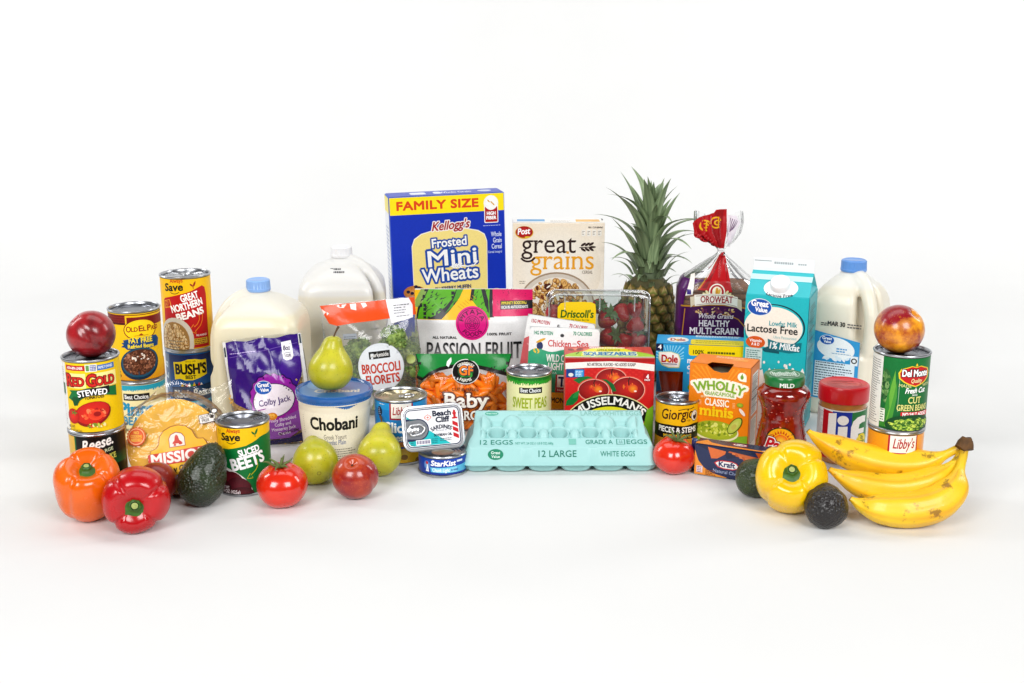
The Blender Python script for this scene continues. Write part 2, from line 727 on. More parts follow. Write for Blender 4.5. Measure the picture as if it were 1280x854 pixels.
def can(name, label, cat, loc, rad, H, wpx, hpx, lab, col, mt='paper', tab=None, lid='steel', yaw=0, group=None, body='steel', rings=4):
    root = thing(name, label, cat, loc, (0, 0, 0), group)
    obj('body', lathe('body', can_body(rad, H), 64, close=False), M[body], root)
    obj('lid', lathe('lid', can_lid(rad, H, rings), 64, close=False), M[lid], root)
    if tab is not None:
        pull_tab(root, tab[0], tab[1], H - .0022, tab[2])
    s, sy = 2 * rad / wpx, H / hpx
    hw = PI * rad / s
    full = Ink()
    m = .0042 / sy
    full.rect(-hw + .01, -hpx + m, hw - .01, -m, *col)
    off = full.z
    full.items += [(a, b, c, d + off, e) for a, b, c, d, e in lab.items]
    full.build('label', M[mt], root, f_cyl(rad, s, H, sy, yaw=yaw), xs=list(np.arange(-math.floor(hw / 3) * 3, hw, 3.0)), clip=(-hw + .01, -hpx + m, hw - .01, -m))
    return root


def bowl(k, cx, cy, rx, ry, rim, inside, n, rr, cols, dark, hi, seed, asp=(.5, .75), rimw=1.14):
    k.ell(cx, cy, rx * rimw, ry * rimw, rim, n=28)
    k.ell(cx, cy, rx, ry, inside, n=28)
    k.scatter(cx, cy, rx, ry, n, rr, cols, asp, seed, dark, hi)


def brush(k, x0, x1, y0, y1, col, seed=3, teeth=1.6):
    """a painted band with a ragged lower edge"""
    rnd = random.Random(seed)
    V, F = [], []
    x = x0
    while x < x1:
        w = rnd.uniform(.5, 1.3)
        d = rnd.uniform(-.4, teeth)
        n = len(V)
        V += [(x, y0 - d), (min(x + w, x1), y0 - d), (min(x + w, x1), y1), (x, y1)]
        F.append((n, n + 1, n + 2, n + 3))
        x += w
    k.add(V, F, col)


# --- stewed tomatoes on artichoke hearts
k = Ink()
k.rect(-64, -88, -27, -4, '#ecebe6')
k.lines(-62, -12, 30, 26, 2.8, '#8b8a86', .9)
k.rect(-40, -44, -31, -30, '#2d6a3c')
k.rect(-24, -12.5, 4, -6.2, '#c3182b')
k.text('NON-BPA LINER', -10, -11, 3.2, '#fff', w=23, b=.06)
k.rect(4.5, -14, 19, -5, '#e9efe4')
k.rect(5.5, -13, 9.5, -6, '#6fa05a'); k.rect(10.5, -13, 18, -6, '#7f83ad')
k.lines(11, -8, 7, 3, 2, '#e5e6f2', .8)
k.rect(19.5, -13, 44, -6.5, '#2f78c0')
k.text('FAMILY OWNED', 31, -11.2, 3.2, '#fff', w=20, b=.05)
k.rect(-22, -34, 46, -16, '#fff0a0')
k.rect(4, -34, 12, -16, '#f4d413')
OU = [(.14, '#7d1010')]
k.text('R', -19, -31.5, 14, '#d5281c', w=9.5, b=.09, serif=.07, out=OU)
k.text('ED', -6, -31, 10, '#d5281c', w=15, b=.09, serif=.07, out=OU)
k.text('G', 11, -31.5, 14, '#d5281c', w=11, b=.09, serif=.07, out=OU)
k.text('OLD', 29, -31, 10, '#d5281c', w=25, b=.09, serif=.07, out=OU)
k.poly([(-23, -47), (-17, -40), (-20, -37), (-4, -36), (6, -33.5), (24, -34), (44, -35), (44, -48), (24, -43), (5, -43), (-4, -48), (-13, -56), (-16, -50)], '#0f7a3f')
k.poly([(-17, -47), (-13, -44), (-4, -46), (-9, -55), (-14, -56)], '#0a5a2e')
k.poly([(-9, -37), (8, -34), (33, -33), (33, -42), (8, -43), (-6, -47)], '#13130f')
k.text('STEWED', 11, -42.5, 7, '#fff', w=36, b=.09, serif=.07, arc=90, rot=2)
k.text('TOMATOES', 13, -47, 3.8, '#2b2512', w=24, b=.08, rot=3)
k.ell(9, -66, 24, 15, '#b81713', 14, edge='#8f0d0b'); k.ell(9, -64.5, 22, 13, '#e0331e', 14, edge='#c92116')
k.ell(-17, -69, 9.5, 9.5, '#e8321c', edge='#b3130f')
for a in range(5): k.ell(-15 + 2.6 * math.cos(a * 1.26), -64.5 + 1.4 * math.sin(a * 1.26), 2.2, .7, '#4c8a2f', a * 72)
k.scatter(11, -66, 18, 9, 40, (1.2, 4.5), ['#e74a26', '#d9331f', '#f06a3a', '#b51a16', '#ef8a5a'], (.4, .8), 4)
k.ell(13, -67, 9, 6.5, '#ce2518', edge='#ef5330'); k.ell(15, -66, 4.5, 3, '#9f100e'); k.ell(13, -66, 10, 6.4, '#f49b71', n=24, a0=20, a1=24)
k.scatter(14, -80, 15, 4, 22, (1, 2.6), ['#f5e9a8', '#c5d04a', '#e9f0c0', '#7d9a2f', '#d9542a'], (.4, .8), 5)
k.text('NET WT', -21, -83.5, 3, '#3b3a20', w=11, b=.05); k.text('14.5 OZ (411g)', -16, -88, 3, '#3b3a20', w=20, b=.05)
can('tomato_can', 'yellow can of stewed tomatoes stacked under the dark red nectarine', 'can', (-.603, 1.66, .109), .0388, .109, 72, 92, k, ('#f4cf08',), group='label-wrapped food cans', lid='dark_steel', rings=2)

k = Ink()
k.rect(-58, -82, -20, -4, '#d3a83b', '#e2b94d')
k.rect(-60, -82, -46, -4, '#f1efe8')
k.rect(-20.5, -86, 60, -3, '#0b0c0b')
k.rect(-20, -84, 60, -26, '#0c2a16', '#0b0d0c'); k.rect(-19, -40, 60, -26, '#0f5a2c', '#0c2313')
k.rect(-20.5, -86, -18, -3, '#17703a')
k.text('Reese.', 12, -17.5, 12.5, '#f6f4ee', w=41, b=.09, sh=.35, rot=10)
k.text('HEARTY LARGE', 10, -25, 3.9, '#d9e4bd', w=44, b=.07, rot=8)
k.text('ARTICHOKE', 13, -34, 6.6, '#d6d867', w=45, b=.08, rot=5)
k.text('HEARTS', 14, -42.5, 6.6, '#d6d867', w=28, b=.08, rot=5)
k.text('quartered', 18, -52, 4, '#e7d9a4', w=20, sh=.3, rot=5)
can('artichoke_can', 'black and gold can of artichoke hearts under the stewed tomatoes can', 'can', (-.603, 1.66, 0), .0388, .109, 72, 92, k, ('#cfa43a',), group='label-wrapped food cans')

# --- refried beans on pinto beans
k = Ink()
k.rect(-60, -14, 60, -4, '#8c1b18')
for i in range(-34, 35):
    k.z = DZ * 2; k.rect(i * 1.7, -14, i * 1.7 + .55, -4, '#5c0f10'); 
for j in range(3):
    k.z = DZ * 3; k.rect(-60, -7.2 - 3 * j, 60, -6.7 - 3 * j, '#a93a2c')
k.z = DZ * 4
k.rect(-60, -16, -2, -13.5, '#5c0f10')
k.rect(-2, -20, 60, -5, '#f2c40d'); k.rect(0, -18, 60, -7, '#8c1b18')
for i in range(0, 24):
    k.z = DZ * 7; k.rect(i * 1.7, -17, i * 1.7 + .5, -8, '#5c0f10')
k.z = DZ * 8
k.ell(17, -22.5, 22, 13, '#8b1a16', n=28); k.ell(17, -22.3, 20.8, 11.8, '#fbd718', n=28)
k.text('O', 1.5, -24.5, 6.6, '#9e1818', w=6, b=.08, serif=.06); k.text('LD', 9, -24, 5, '#9e1818', w=8, b=.08, serif=.06)
k.text('E', 17, -24, 6.6, '#9e1818', w=5, b=.08, serif=.06); k.text('L', 22, -24, 5, '#9e1818', w=3.6, b=.08, serif=.06)
k.text('P', 28, -24, 6.6, '#9e1818', w=5, b=.08, serif=.06); k.text('ASO', 36.5, -24, 5, '#9e1818', w=11, b=.08, serif=.06)
k.poly([(14, -28.6), (20, -28.6), (17, -26.4)], '#9e1818'); k.rect(8, -29.3, 26, -28.9, '#9e1818')
k.text('per 1/2 cup', -22, -25, 2.2, '#6b5a10', w=10); k.ring(-22, -21.5, 3.2, 3.7, '#6b5a10', 20, 160)
k.poly([(-9, -38), (-5, -36.5), (-7, -34.5), (0, -33), (8, -31.5), (38, -31), (42, -36), (40, -44), (14, -46), (-2, -45.5), (-5, -43), (-10, -42.5), (-6, -40)], '#124b80')
k.text('FAT FREE', 16, -37.6, 5.8, '#fbe02a', w=30, b=.1)
k.text('Refried Beans', 16, -44, 4.6, '#fbe02a', w=33, b=.09)
k.rect(-40, -88, 60, -62, '#d98a12', '#f2c40d')
k.scatter(-21, -76, 11, 8, 34, (1.3, 3), ['#7a3f1c', '#5d2c12', '#9a5a2c', '#43200e'], (.5, .7), 9)
k.ell(13, -63, 25.5, 19.5, '#0d3149', 8, n=32); k.ell(13, -61.5, 24, 17.6, '#1a5670', 8, n=32)
k.ell(13, -61, 22, 15.5, '#5a3220', 8, n=30)
k.scatter(13, -61, 22, 15.5, 190, (1, 3.2), ['#8d5a42', '#a46d52', '#6d3f2a', '#7c4b36', '#b98467', '#54301f'], (.35, .8), 10, dark='#4a281a')
k.scatter(13, -57, 14, 8, 16, (.8, 2), ['#f1e9e0', '#e3d6c8'], (.4, .8), 11)
can('refried_beans_can', 'yellow and dark red can of refried beans with blue bowl picture', 'can', (-.613, 1.9, .1175), .0403, .1175, 66, 86, k, ('#f5c80b',), group='label-wrapped food cans', lid='dark_steel', rings=2)

k = Ink()
brush(k, -60, 60, -9, -3.5, '#2aa6bd', 3, 2.2)
k.rect(-13, -22, 22, -13.5, '#1b1412'); k.text('Best Choice', 4.5, -20, 5, '#fff', w=31, b=.05, serif=.05)
k.text('Pinto', 4, -40, 15, '#1f97bd', w=47, b=.16, serif=.12)
k.text('BEANS', 4, -52, 9.5, '#1f97bd', w=38, b=.13, serif=.1)
k.scatter(10, -76, 30, 14, 90, (2, 4), ['#b98b66', '#a3744f', '#cfa783'], (.5, .7), 3, dark='#6a452a')
k.text('NET WT 15 OZ', 0, -60, 3, '#335', w=26)
can('pinto_beans_can', 'cream and teal can of pinto beans under the refried beans can', 'can', (-.613, 1.9, 0), .0403, .1175, 66, 86, k, ('#f3e6b3',), group='label-wrapped food cans', lid='gold_steel')

# --- great northern beans on black beans
LEAF = [(0, 0), (2.2, 1.2), (3.6, 3.8), (4, 7.2), (1.6, 5.4), (.2, 3)]


def sprout(k, x, y, sc, col):
    k.poly([(x + px * sc, y + py * sc) for px, py in LEAF], col)
    k.poly([(x - px * sc * .9 - .6, y + py * sc * .6 + .4) for px, py in LEAF][::-1], col)
    k.line([(x - .4, y + 2), (x, y), (x + .2, y - 2.4 * sc)], .8, col)


def save_logo(k, x, y, c1, c2, sc=1.0, rot=3):
    k.text('Always', x + 4.5 * sc, y + 6.6 * sc, 4.6 * sc, c1, w=17 * sc, b=.08, sh=.12, rot=rot)
    k.text('Save', x, y - 3 * sc, 8.4 * sc, c2, w=25 * sc, b=.13, sh=.1, rot=rot)
    k.ring(x + 1.5 * sc, y + 3 * sc, 9.2 * sc, 10 * sc, c2, 235, 310, 12)


k = Ink()
save_logo(k, -8, -13, '#cc3a1c', '#20241c', 1.0)
k.poly([(-25, -28), (-23, -25.5), (-19, -24.5), (12, -17.5), (25, -13), (30, -11.5), (34, -14), (36, -22), (36, -84), (-27, -84)], '#bf1620')
sprout(k, 17.5, -12, .95, '#a51f1a')
k.poly([(-24, -28.5), (-14, -26), (-12, -33), (-9, -37), (-14, -35.5), (-23, -37.5)], '#e8a03a'); k.poly([(-23, -29.4), (-14.8, -27), (-13, -34), (-22, -36.4)], '#b3151d')
for i, t in enumerate(('NO', 'SALT', 'ADDED')): k.text(t, -18.5, -30.6 - 2.7 * i, 2, '#e8a03a', w=5, b=.08)
k.text('GREAT', 13, -27, 8, '#fff', w=22, b=.13, rot=12, sh=-.05)
k.text('NORTHERN', 9, -37.5, 8, '#fff', w=41, b=.13, rot=12, sh=-.05)
k.text('BEANS', 13, -47.5, 7.8, '#fff', w=35, b=.16, rot=12, sh=-.05)
k.line([(23, -44), (23, -51), (20, -56), (16, -59)], 1, '#e8862a'); k.line([(28, -43), (27, -52), (24, -58), (17, -64)], 1, '#e8862a')
k.line([(16, -59), (15, -56), (9, -63), (18, -67), (17, -64)], 1, '#e8862a')
k.ell(-12, -79, 26, 32, '#eeeae2', -18, n=32, edge='#d9d4ca'); k.ell(-13.5, -80, 22, 28, '#b08a55', -18, n=30)
k.scatter(-13.5, -78, 22, 25, 200, (2.4, 4.2), ['#e6c690', '#efd6a6', '#dcb679', '#d3a868', '#f4e1ba'], (.55, .75), 12, dark='#9a6d38', hi='#f7e7c4')
k.z += DZ
k.lines(-20, -76, 22, 3, 3.6, '#8d8276', 1.2)
k.rect(14, -80, 33, -73, '#d7b53a'); k.lines(15, -75, 17, 3, 2.2, '#7c1a14', 1)
k.text('PRE-WASHED', 25, -70.5, 2.2, '#fff', w=15)
can('northern_beans_can', 'tall yellow and red can of great northern beans with pull tab', 'can', (-.568, 2.05, .131), .0422, .131, 63, 88, k, ('#f6c50c',), tab=(.008, -.006, -15), group='label-wrapped food cans', lid='steel')

k = Ink()
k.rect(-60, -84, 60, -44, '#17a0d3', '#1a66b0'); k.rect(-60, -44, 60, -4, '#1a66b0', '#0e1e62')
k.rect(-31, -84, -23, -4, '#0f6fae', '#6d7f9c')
for i, t in enumerate('BLACK'):
    k.text(t, -27, -18 - 13 * i, 8.5, '#cfe3f0', w=7, b=.08, rot=78)
k.poly([(-14, -34), (-15, -13), (-4, -12), (5, -9.2), (14, -9.2), (22, -11), (29, -11), (29, -29), (20, -32), (10, -34.5), (0, -34.5), (-6, -32.5)], '#f7de10')
k.text('SINCE 1908', 8, -12.6, 1.8, '#2a2a10', w=13)
k.text("BUSH'S", 8, -26.8, 11.5, '#15140c', w=40, b=.16, sp=1.0)
k.text('BEST', 7.5, -32.6, 4, '#15140c', w=13, b=.12)
for i in range(9):
    k.poly([(-6 + 3 * i, -42), (-4 + 3 * i, -38 + (i % 2)), (-1.5 + 3 * i, -42)], ['#e8c021', '#14161c', '#c3292b', '#f0efe8', '#2d9247'][i % 5])
k.poly([(-18, -60), (-20, -43.5), (34, -40), (36, -56), (32, -58), (33, -62), (-14, -66)], '#0c2f5e')
k.poly([(-19.5, -44.5), (33, -41), (34, -57), (-19.5, -59)], '#10426f')
k.text('Black Beans', 8.5, -54.5, 8.6, '#f4f4f2', w=50, b=.07, serif=.06, sh=.2, rot=3)
k.rect(-14, -67, 32, -60, '#4db8dd', sl=.03)
k.text('FRIJOLES NEGROS', 9, -65.2, 3.8, '#fff', w=40, b=.08, rot=2)
k.scatter(16, -75, 24, 7, 70, (1.6, 3), ['#1d1b1f', '#2f2b30', '#e7e2da', '#3a2c28'], (.5, .7), 12)
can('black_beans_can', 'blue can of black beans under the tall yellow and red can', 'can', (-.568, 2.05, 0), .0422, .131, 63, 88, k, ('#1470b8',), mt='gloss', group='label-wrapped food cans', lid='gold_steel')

# --- sliced beets
k = Ink()
k.rect(-60, -86, 60, -33, '#0b7a3c')
k.poly([(-60, -30), (-30, -29.6), (-12, -28.4), (10, -24), (23, -19), (28, -16.5), (33, -15.5), (60, -15), (60, -40), (-60, -40)], '#0b7a3c')
k.poly([(-28, -32), (-19, -31.5), (-18.5, -36), (-16, -39.5), (-20, -38.5), (-28, -38.5)], '#b8b21f'); k.poly([(-27.2, -32.8), (-20, -32.2), (-19.2, -37.6), (-27.2, -37.8)], '#0b7a3c')
k.lines(-26.5, -34.5, 6, 2, 2.4, '#b8b21f', 1)
k.text('No.3', -27, -9, 2.5, '#6b5a10', w=6); k.text('CUTS', -27, -12, 2, '#6b5a10', w=6)
save_logo(k, -10, -15, '#cc3a1c', '#20241c', 1.02, 2)
sprout(k, 21.5, -12.5, 1.05, '#157a35')
k.text('SLICED', 14, -34.5, 7.6, '#fff', w=26, b=.15, rot=12, sh=-.06)
k.text('BEETS', 13, -50, 13.5, '#fff', w=42, b=.14, rot=12, sh=-.06)
k.line([(22, -42), (23, -50), (20, -55), (14, -60), (13, -58), (9, -64), (16, -64), (15.5, -62)], .8, '#cfc92a')
k.ell(-18, -79, 35, 27, '#ece7e3', -24, n=36); k.ell(-19.5, -81, 32.5, 25.5, '#4a0f18', -24, n=34)
k.ell(-20, -64.5, 12, 10, '#6d1a26', 20, edge='#4f101a'); k.ell(-9, -68, 14, 12.5, '#7d2230', -20, edge='#5a1420')
k.ell(-2, -76, 16, 14, '#722030', -10, edge='#531320'); k.ell(-22, -76, 11, 9, '#5a1520', edge='#3f0c14'); k.ell(2, -83, 15, 9, '#6a1b29', edge='#4c111c')
k.text('NET WT', -20, -77.5, 3.6, '#f5e9ea', w=12, b=.08); k.text('15 OZ (425g)', -13, -82.5, 4.2, '#f5e9ea', w=26, b=.1)
can('sliced_beets_can', 'yellow and green can of sliced beets behind the left tomato', 'can', (-.400, 1.70, 0), .0383, .109, 64.5, 86, k, ('#f6c80e',), group='label-wrapped food cans', lid='dark_steel', rings=4)

# --- sweet peas
k = Ink()
brush(k, -50, 50, -9, -3.2, '#2f9e2e', 5, 2.6)
brush(k, -50, 50, -6, -3.2, '#1c7a28', 6, 1.5)
k.rect(-13, -20.5, 17, -14, '#1b1412'); k.text('Best Choice', 2, -19, 4.2, '#fff', w=26, b=.05, serif=.05)
k.text('SWEET PEAS', 1, -36.5, 11, '#a9b51d', w=47, b=.1)
k.scatter(0, -62, 30, 10, 70, (2, 3.4), ['#8fb52e', '#a8c845'], (.9, 1), 3, dark='#5a7a1a')
can('sweet_peas_can', 'cream and green can of sweet peas behind the egg carton', 'can', (.028, 1.902, 0), .0366, .129, 57, 84, k, ('#ede9b4',), group='label-wrapped food cans', lid='dark_steel')

# --- pineapple slices
k = Ink()
k.rect(-60, -50, 60, -3.6, '#1c86c9')
k.rect(-60, -12, 60, -3.6, '#1f9ad8')
k.rect(-11, -23.5, 18, -3.4, '#a5192a'); k.rect(-9, -21.5, 16.2, -3.4, '#f3efe9')
k.text("Libby's", 3.5, -16.8, 9.4, '#b01c2a', w=21, b=.07, sh=.28, rot=3)
k.ell(-26, -15, 4.2, 6.2, '#16233f'); k.lines(-28.5, -12, 5, 4, 2.2, '#93a9c9', 1, seed=3)
k.lines(-26, -6, 8, 1, 2, '#e7f1f7', 1)
k.text('Sliced', 2, -39, 12, '#fff', w=37, b=.1, serif=.07)
k.text('Pineapple', 4, -49.5, 8, '#fff', w=40, b=.09, serif=.07)
k.rect(-60, -57, 60, -51, '#d98a1e'); k.lines(-12, -55, 22, 2, 2.4, '#8a5410', 1)
k.rect(-60, -90, 60, -57, '#2b5f97')
for cx, cy in ((-16, -72), (6, -70), (24, -75), (-2, -83)):
    k.ell(cx, cy, 14, 11, '#f0cf3a', edge='#dba91c'); k.ell(cx, cy, 4.5, 3.4, '#8f6a18')
k.rect(-60, -88, 60, -83, '#7fb2d9')
can('pineapple_slices_can', 'blue can of sliced pineapple beside the yogurt tub', 'can', (-.178, 1.838, 0), .0415, .106, 64, 80, k, ('#1c86c9',), mt='gloss', tab=(.013, -.006, 10), group='label-wrapped food cans', lid='gold_steel')

# --- green beans on pumpkin
k = Ink()
k.rect(-70, -94, -37, -3.4, '#e9e9e4'); k.lines(-68, -10, 28, 28, 2.8, '#777', .9)
k.rect(-37, -92, 60, -3.4, '#0a6a32', '#0c7a3b')
k.scatter(-31, -38, 7, 24, 60, (2.5, 5), ['#5d8a4a', '#2f6b35', '#7fa567', '#1d5227'], (.5, .8), 14)
for i, (x0, x1, tp, c0) in enumerate(((-27, -22, -24, '#2f8a34'), (-24, -18, -18, '#6fb043'), (-20, -16, -30, '#4d9a3b'), (-30, -24, -44, '#3c8f39'))):
    k.poly([(x0 - 7, -88), (x1 - 5, -88), (x1, tp - 20), ((x0 + x1) / 2 + 1, tp), (x0, tp - 20)], c0)
k.line([(-14, -23), (-14, -68)], .5, '#a9cdb0'); k.line([(-14, -23.5), (50, -23.5)], .5, '#a9cdb0')
HS = lambda e: [(6 + (x - 6) * e, -22 + y * e) for x, y in ((6, -14.5), (14, -12), (20, -9.5), (26, -5), (27, 1), (24, 6), (18, 7.5), (12, 9.5), (6, 8), (0, 9.5), (-6, 7.5), (-12, 6), (-15, 1), (-14, -5), (-8, -9.5), (-2, -12))]
k.poly(HS(1.06), '#f1d13a'); k.poly(HS(.97), '#c51e24')
k.poly([(4, -12.5), (6, -8.5), (8, -12.5)], '#e9c934')
k.text('Del Monte', 6, -24.5, 8, '#fff', w=35, b=.12, serif=.06, out=[(.16, '#1c1410')])
k.text('Quality', 7, -32, 4.6, '#f4dfae', w=15, b=.07, sh=.25)
k.text('MADE', -7, -37.5, 3.4, '#d8dc9a', w=15, b=.06, serif=.06, rot=-4); k.text('WITH', 23, -37, 3.4, '#d8dc9a', w=13, b=.06, serif=.06, rot=4)
k.text('Fresh Cut', 7, -44.5, 6.2, '#fff', w=27, b=.09, sh=.35, rot=2)
k.text('BRAND', 6, -48, 2, '#fff', w=7)
k.text('CUT', 6.5, -57, 7.6, '#e4e18f', w=17, b=.07, serif=.07)
k.text('GREEN BEANS', 6, -66, 7, '#e4e18f', w=42, b=.07, serif=.07)
k.rect(-10, -73.5, 31, -67.6, '#d11f30', r=1.2); k.text('NO SALT ADDED', 10, -72.4, 4, '#fff', w=35, b=.09, serif=.05)
k.ell(4, -84, 32, 13, '#0c4f26', n=28)
k.scatter(5, -83, 30, 11, 90, (2.6, 6), ['#7fb12f', '#a5c944', '#5b9a2c', '#c5d95a', '#3f7f26'], (.25, .42), 15, dark='#1f5a1c', hi='#cfe06a', rot=(-35, 35))
k.rect(-36, -82, -29, -66, '#e6ece0', r=1); k.lines(-35, -68, 5, 5, 3, '#2a4a2e', 1.2)
can('green_beans_can', 'dark green can of cut green beans under the yellow-red nectarine', 'can', (.556, 1.655, .113), .0386, .113, 70, 94, k, ('#0b7237',), group='label-wrapped food cans', lid='dark_steel', yaw=4, rings=2)

k = Ink()
k.rect(-60, -94, 60, -4, '#d98916', '#efa62a')
k.rect(-20, -27, 19, -3.6, '#b8202c'); k.rect(-17.5, -24.5, 17, -3.8, '#f4f1ea')
k.text("Libby's", 0, -19, 12, '#b01c2a', w=27, b=.07, sh=.28, rot=1)
k.ell(-17, -38, 17, 8, '#9a4a1e', -10, edge='#7a3513'); k.ell(-9, -36, 12, 6, '#b0632b', -8, edge='#8f4a1c'); k.line([(-27, -32), (-30, -27)], 1.6, '#6b7a2a')
k.ell(5, -40, 12, 9, '#efe2cd', edge='#d8c09a'); k.ell(4, -34, 9, 6, '#fbf5ea', edge='#e8dcc4'); k.poly([(-1, -31), (4, -24.5), (8, -31)], '#fbf6ee'); k.text('PURE', 5, -36, 3, '#a96f2b', w=8)
k.text('100% PURE PUMPKIN', 0, -56, 5, '#6a2d10', w=46, b=.08)
can('pumpkin_can', 'orange can of pumpkin under the green beans can', 'can', (.556, 1.655, 0), .0386, .113, 70, 94, k, ('#e3951d',), mt='gloss', group='label-wrapped food cans', lid='gold_steel')

# --- mushrooms
k = Ink()
k.rect(-50, -30, 50, -3.4, '#f3bd12')
k.text('Giorgio', -3, -19.5, 12, '#4a1a12', w=42, b=.06, sh=.2, rot=3)
k.line([(-2, -8.5), (6, -7.2), (14, -7.6), (20, -6.2)], .9, '#4a1a12')
k.text('Since 1928', 8, -22.5, 2, '#4a1a12', w=12)
k.ell(21, -16.5, 6, 6.8, '#8a6a54'); k.ell(21, -16.5, 5.2, 6, '#efe9e0'); k.ell(21.5, -17, 3.5, 4.2, '#31252a'); k.ell(20.4, -14.5, 2.6, 1.6, '#e9e2d6')
k.poly([(-50, -29), (-14, -26.5), (6, -28), (20, -26), (50, -29), (50, -44), (-50, -44)], '#17130f')
k.text('PIECES & STEMS', -2, -36, 6.4, '#f6f2ea', w=52, b=.1, serif=.06)
k.text('MUSHROOMS', -2, -42.5, 4, '#f3bd12', w=36, b=.08)
k.rect(-50, -62, 50, -44, '#c98a1e')
can('mushroom_can', 'small yellow and black can of mushrooms behind the right tomato', 'can', (.271, 1.885, 0), .0347, .086, 53, 62, k, ('#f3bd12',), tab=(-.004, -.004, 160), group='label-wrapped food cans', lid='dark_steel', rings=5)

# --- tuna
k = Ink()
k.rect(-60, -24, 60, -2.4, '#173a96', '#1d4db2')
k.ell(-20, -12, 5.5, 6, '#8fb6de', edge='#3f6fc0'); k.poly([(-22, -20), (-19, -9), (-17, -20)], '#eef2f6'); k.ell(-20, -9, 2, 2, '#c3353a')
k.poly([(-14, -20), (-15, -14), (40, -12), (36, -17), (38, -21)], '#5fb9dc'); k.poly([(-12, -19.5), (-13, -14.8), (20, -13.8), (20, -20)], '#8fd3ea')
k.text('StarKist', 2, -11.5, 6.4, '#fff', w=32, b=.12, serif=.05, sh=.15)
k.text('Chunk Light', -1, -19, 4.2, '#eef8fc', w=22, b=.09, sh=.1); k.text('in water', 17, -18.2, 3, '#2d5fa8', w=10, b=.06)
k.rect(20, -8, 29, -5.5, '#d9e6f5')
can('tuna_can', 'short blue can of tuna under the tilted sardine tin', 'can', (-.108, 1.778, 0), .0378, .0335, 62, 26.5, k, ('#1b45a5',), mt='gloss', group='label-wrapped food cans', lid='steel', rings=3)
# ------------------------------------------------------------------ printed boxes


def carton(name, label, cat, loc, rot, W, D, H, col, group=None, bev=.0012):
    root = thing(name, label, cat, loc, rot, group)
    m = plain('board_edge_' + col.strip('#'), col, .6, vary=.12, vscale=160)
    obj('box', box_bm(W, D, H, bev), m, root)
    return root


def face(root, k, which, W, D, H, sx, sy, name=None, m='board'):
    e = 0.0006
    pl = {'front': ((0, -D / 2 - e, H), (1, 0, 0), (0, 0, 1)), 'right': ((W / 2 + e, 0, H), (0, 1, 0), (0, 0, 1)),
          'left': ((-W / 2 - e, 0, H), (0, -1, 0), (0, 0, 1)), 'top': ((0, -D / 2, H + e), (1, 0, 0), (0, 1, 0))}[which]
    cw = (W if which in ('front', 'top') else D) / 2 / sx
    cl = (-cw, .05, cw, D / sy) if which == 'top' else (-cw, -H / sy + .3, cw, -.05)
    k.build(name or which + '_panel', M[m], root, f_plane(*pl, sx, sy, 0), clip=cl)


BOXG = 'boxed groceries'
# --- blue cereal box
W, D, H = .228, .068, .360
rt = carton('cereal_box', 'tall blue and yellow family size cereal box, the tallest box', 'cereal box', (-.126, 2.37, 0), (0, -1.3, 12), W, D, H, '#5a78cf', BOXG)
sx, sy = W / 147, .00160
k = Ink()
hp = H / sy
k.rect(-72.5, -hp + 1, 72.5, -.8, '#0a38b6')
k.rect(-72.5, -22, 72.5, -.8, '#fae313')
k.text('FAMILY SIZE', -12, -16, 9.8, '#dd4a14', w=103, b=.16, sp=1.05)
k.rect(47, -37, 65, -12, '#f4f2f2', r=1.5); k.ell(56, -12.5, 9.4, 9.6, '#f4f2f2', n=28); k.rect(48, -36, 64, -17, '#b3121f', r=1); k.ell(56, -12.5, 8.4, 8.6, '#f8f7f4', n=28)
for a, b in ((53, -10), (57, -12), (59, -14)): k.ell(a, b, 2.2, .8, '#d9a92c', -45)
k.text('HIGH', 56, -27, 3.8, '#fff', w=11, b=.14); k.text('FIBER', 56, -32.5, 3.8, '#fff', w=12.5, b=.14)
k.lines(45, -40.5, 24, 1, 2, '#c9d5f2', .6)
for i, t in enumerate(('Whole', 'Grain', 'Cereal')): k.text(t, 68.5, -54 - 7.6 * i, 5.8, '#e6edfb', w=(13.5, 11, 13)[i], al='r', b=.04)
k.text('Cereal integral', 68.5, -74.5, 2.8, '#c9d5f2', w=18, al='r', b=.04)
sh = [(-46, -128), (48, -128), (49, -60), (46, -51), (38, -46), (20, -42), (2, -40.5), (-16, -42.5), (-34, -47), (-43, -53), (-46.5, -62)]
k.poly([(x * 1.015, y + (1 if y > -100 else 0)) for x, y in sh], '#f3efe0'); k.poly(sh, '#f0dc8c')
k.text("Kellogg's", 3, -42, 10.4, '#a91526', w=47, b=.08, sh=.32, rot=3, out=[(.17, '#f2e9e4')])
BL = '#1550a8'
for t, x, y, h, w in (('Frosted', 1, -63, 10.6, 44), ('Mini', 4.5, -86, 19, 62), ('Wheats', 1, -105.5, 16.5, 72)):
    V0 = k.z
    k.text(t, x, y, h, BL, w=w, rot=2.5, out=[(.24 if h < 12 else .2, BL)])
for t, x, y, h, w in (('Frosted', 1, -63, 10.6, 44), ('Mini', 4.5, -86, 19, 62), ('Wheats', 1, -105.5, 16.5, 72)):
    k.text(t, x, y, h, '#f4f4f2', w=w, rot=2.5, b=.075 if h < 12 else .06)
k.line([(2, -88.5), (12, -87.2), (24, -89.5), (32, -88), (37, -83)], 1.6, '#f4f4f2')
for i in range(4):
    k.ell(5 + 3.2 * i, -86.4, 2.4, .9, '#f4f4f2', 35); k.ell(5 + 3.2 * i, -89.6, 2.4, .9, '#f4f4f2', -35)
k.text('BLUEBERRY MUFFIN', 4, -117.5, 4.8, '#28356e', w=46, b=.1, rot=2)
k.lines(-12, -120.5, 32, 1, 2, '#8a7a4a', .5)
k.ell(-46, -126, 11, 9, '#b0642c', edge='#8a4718'); k.ell(-46, -118, 14, 8.5, '#d59a58', edge='#b5733a')
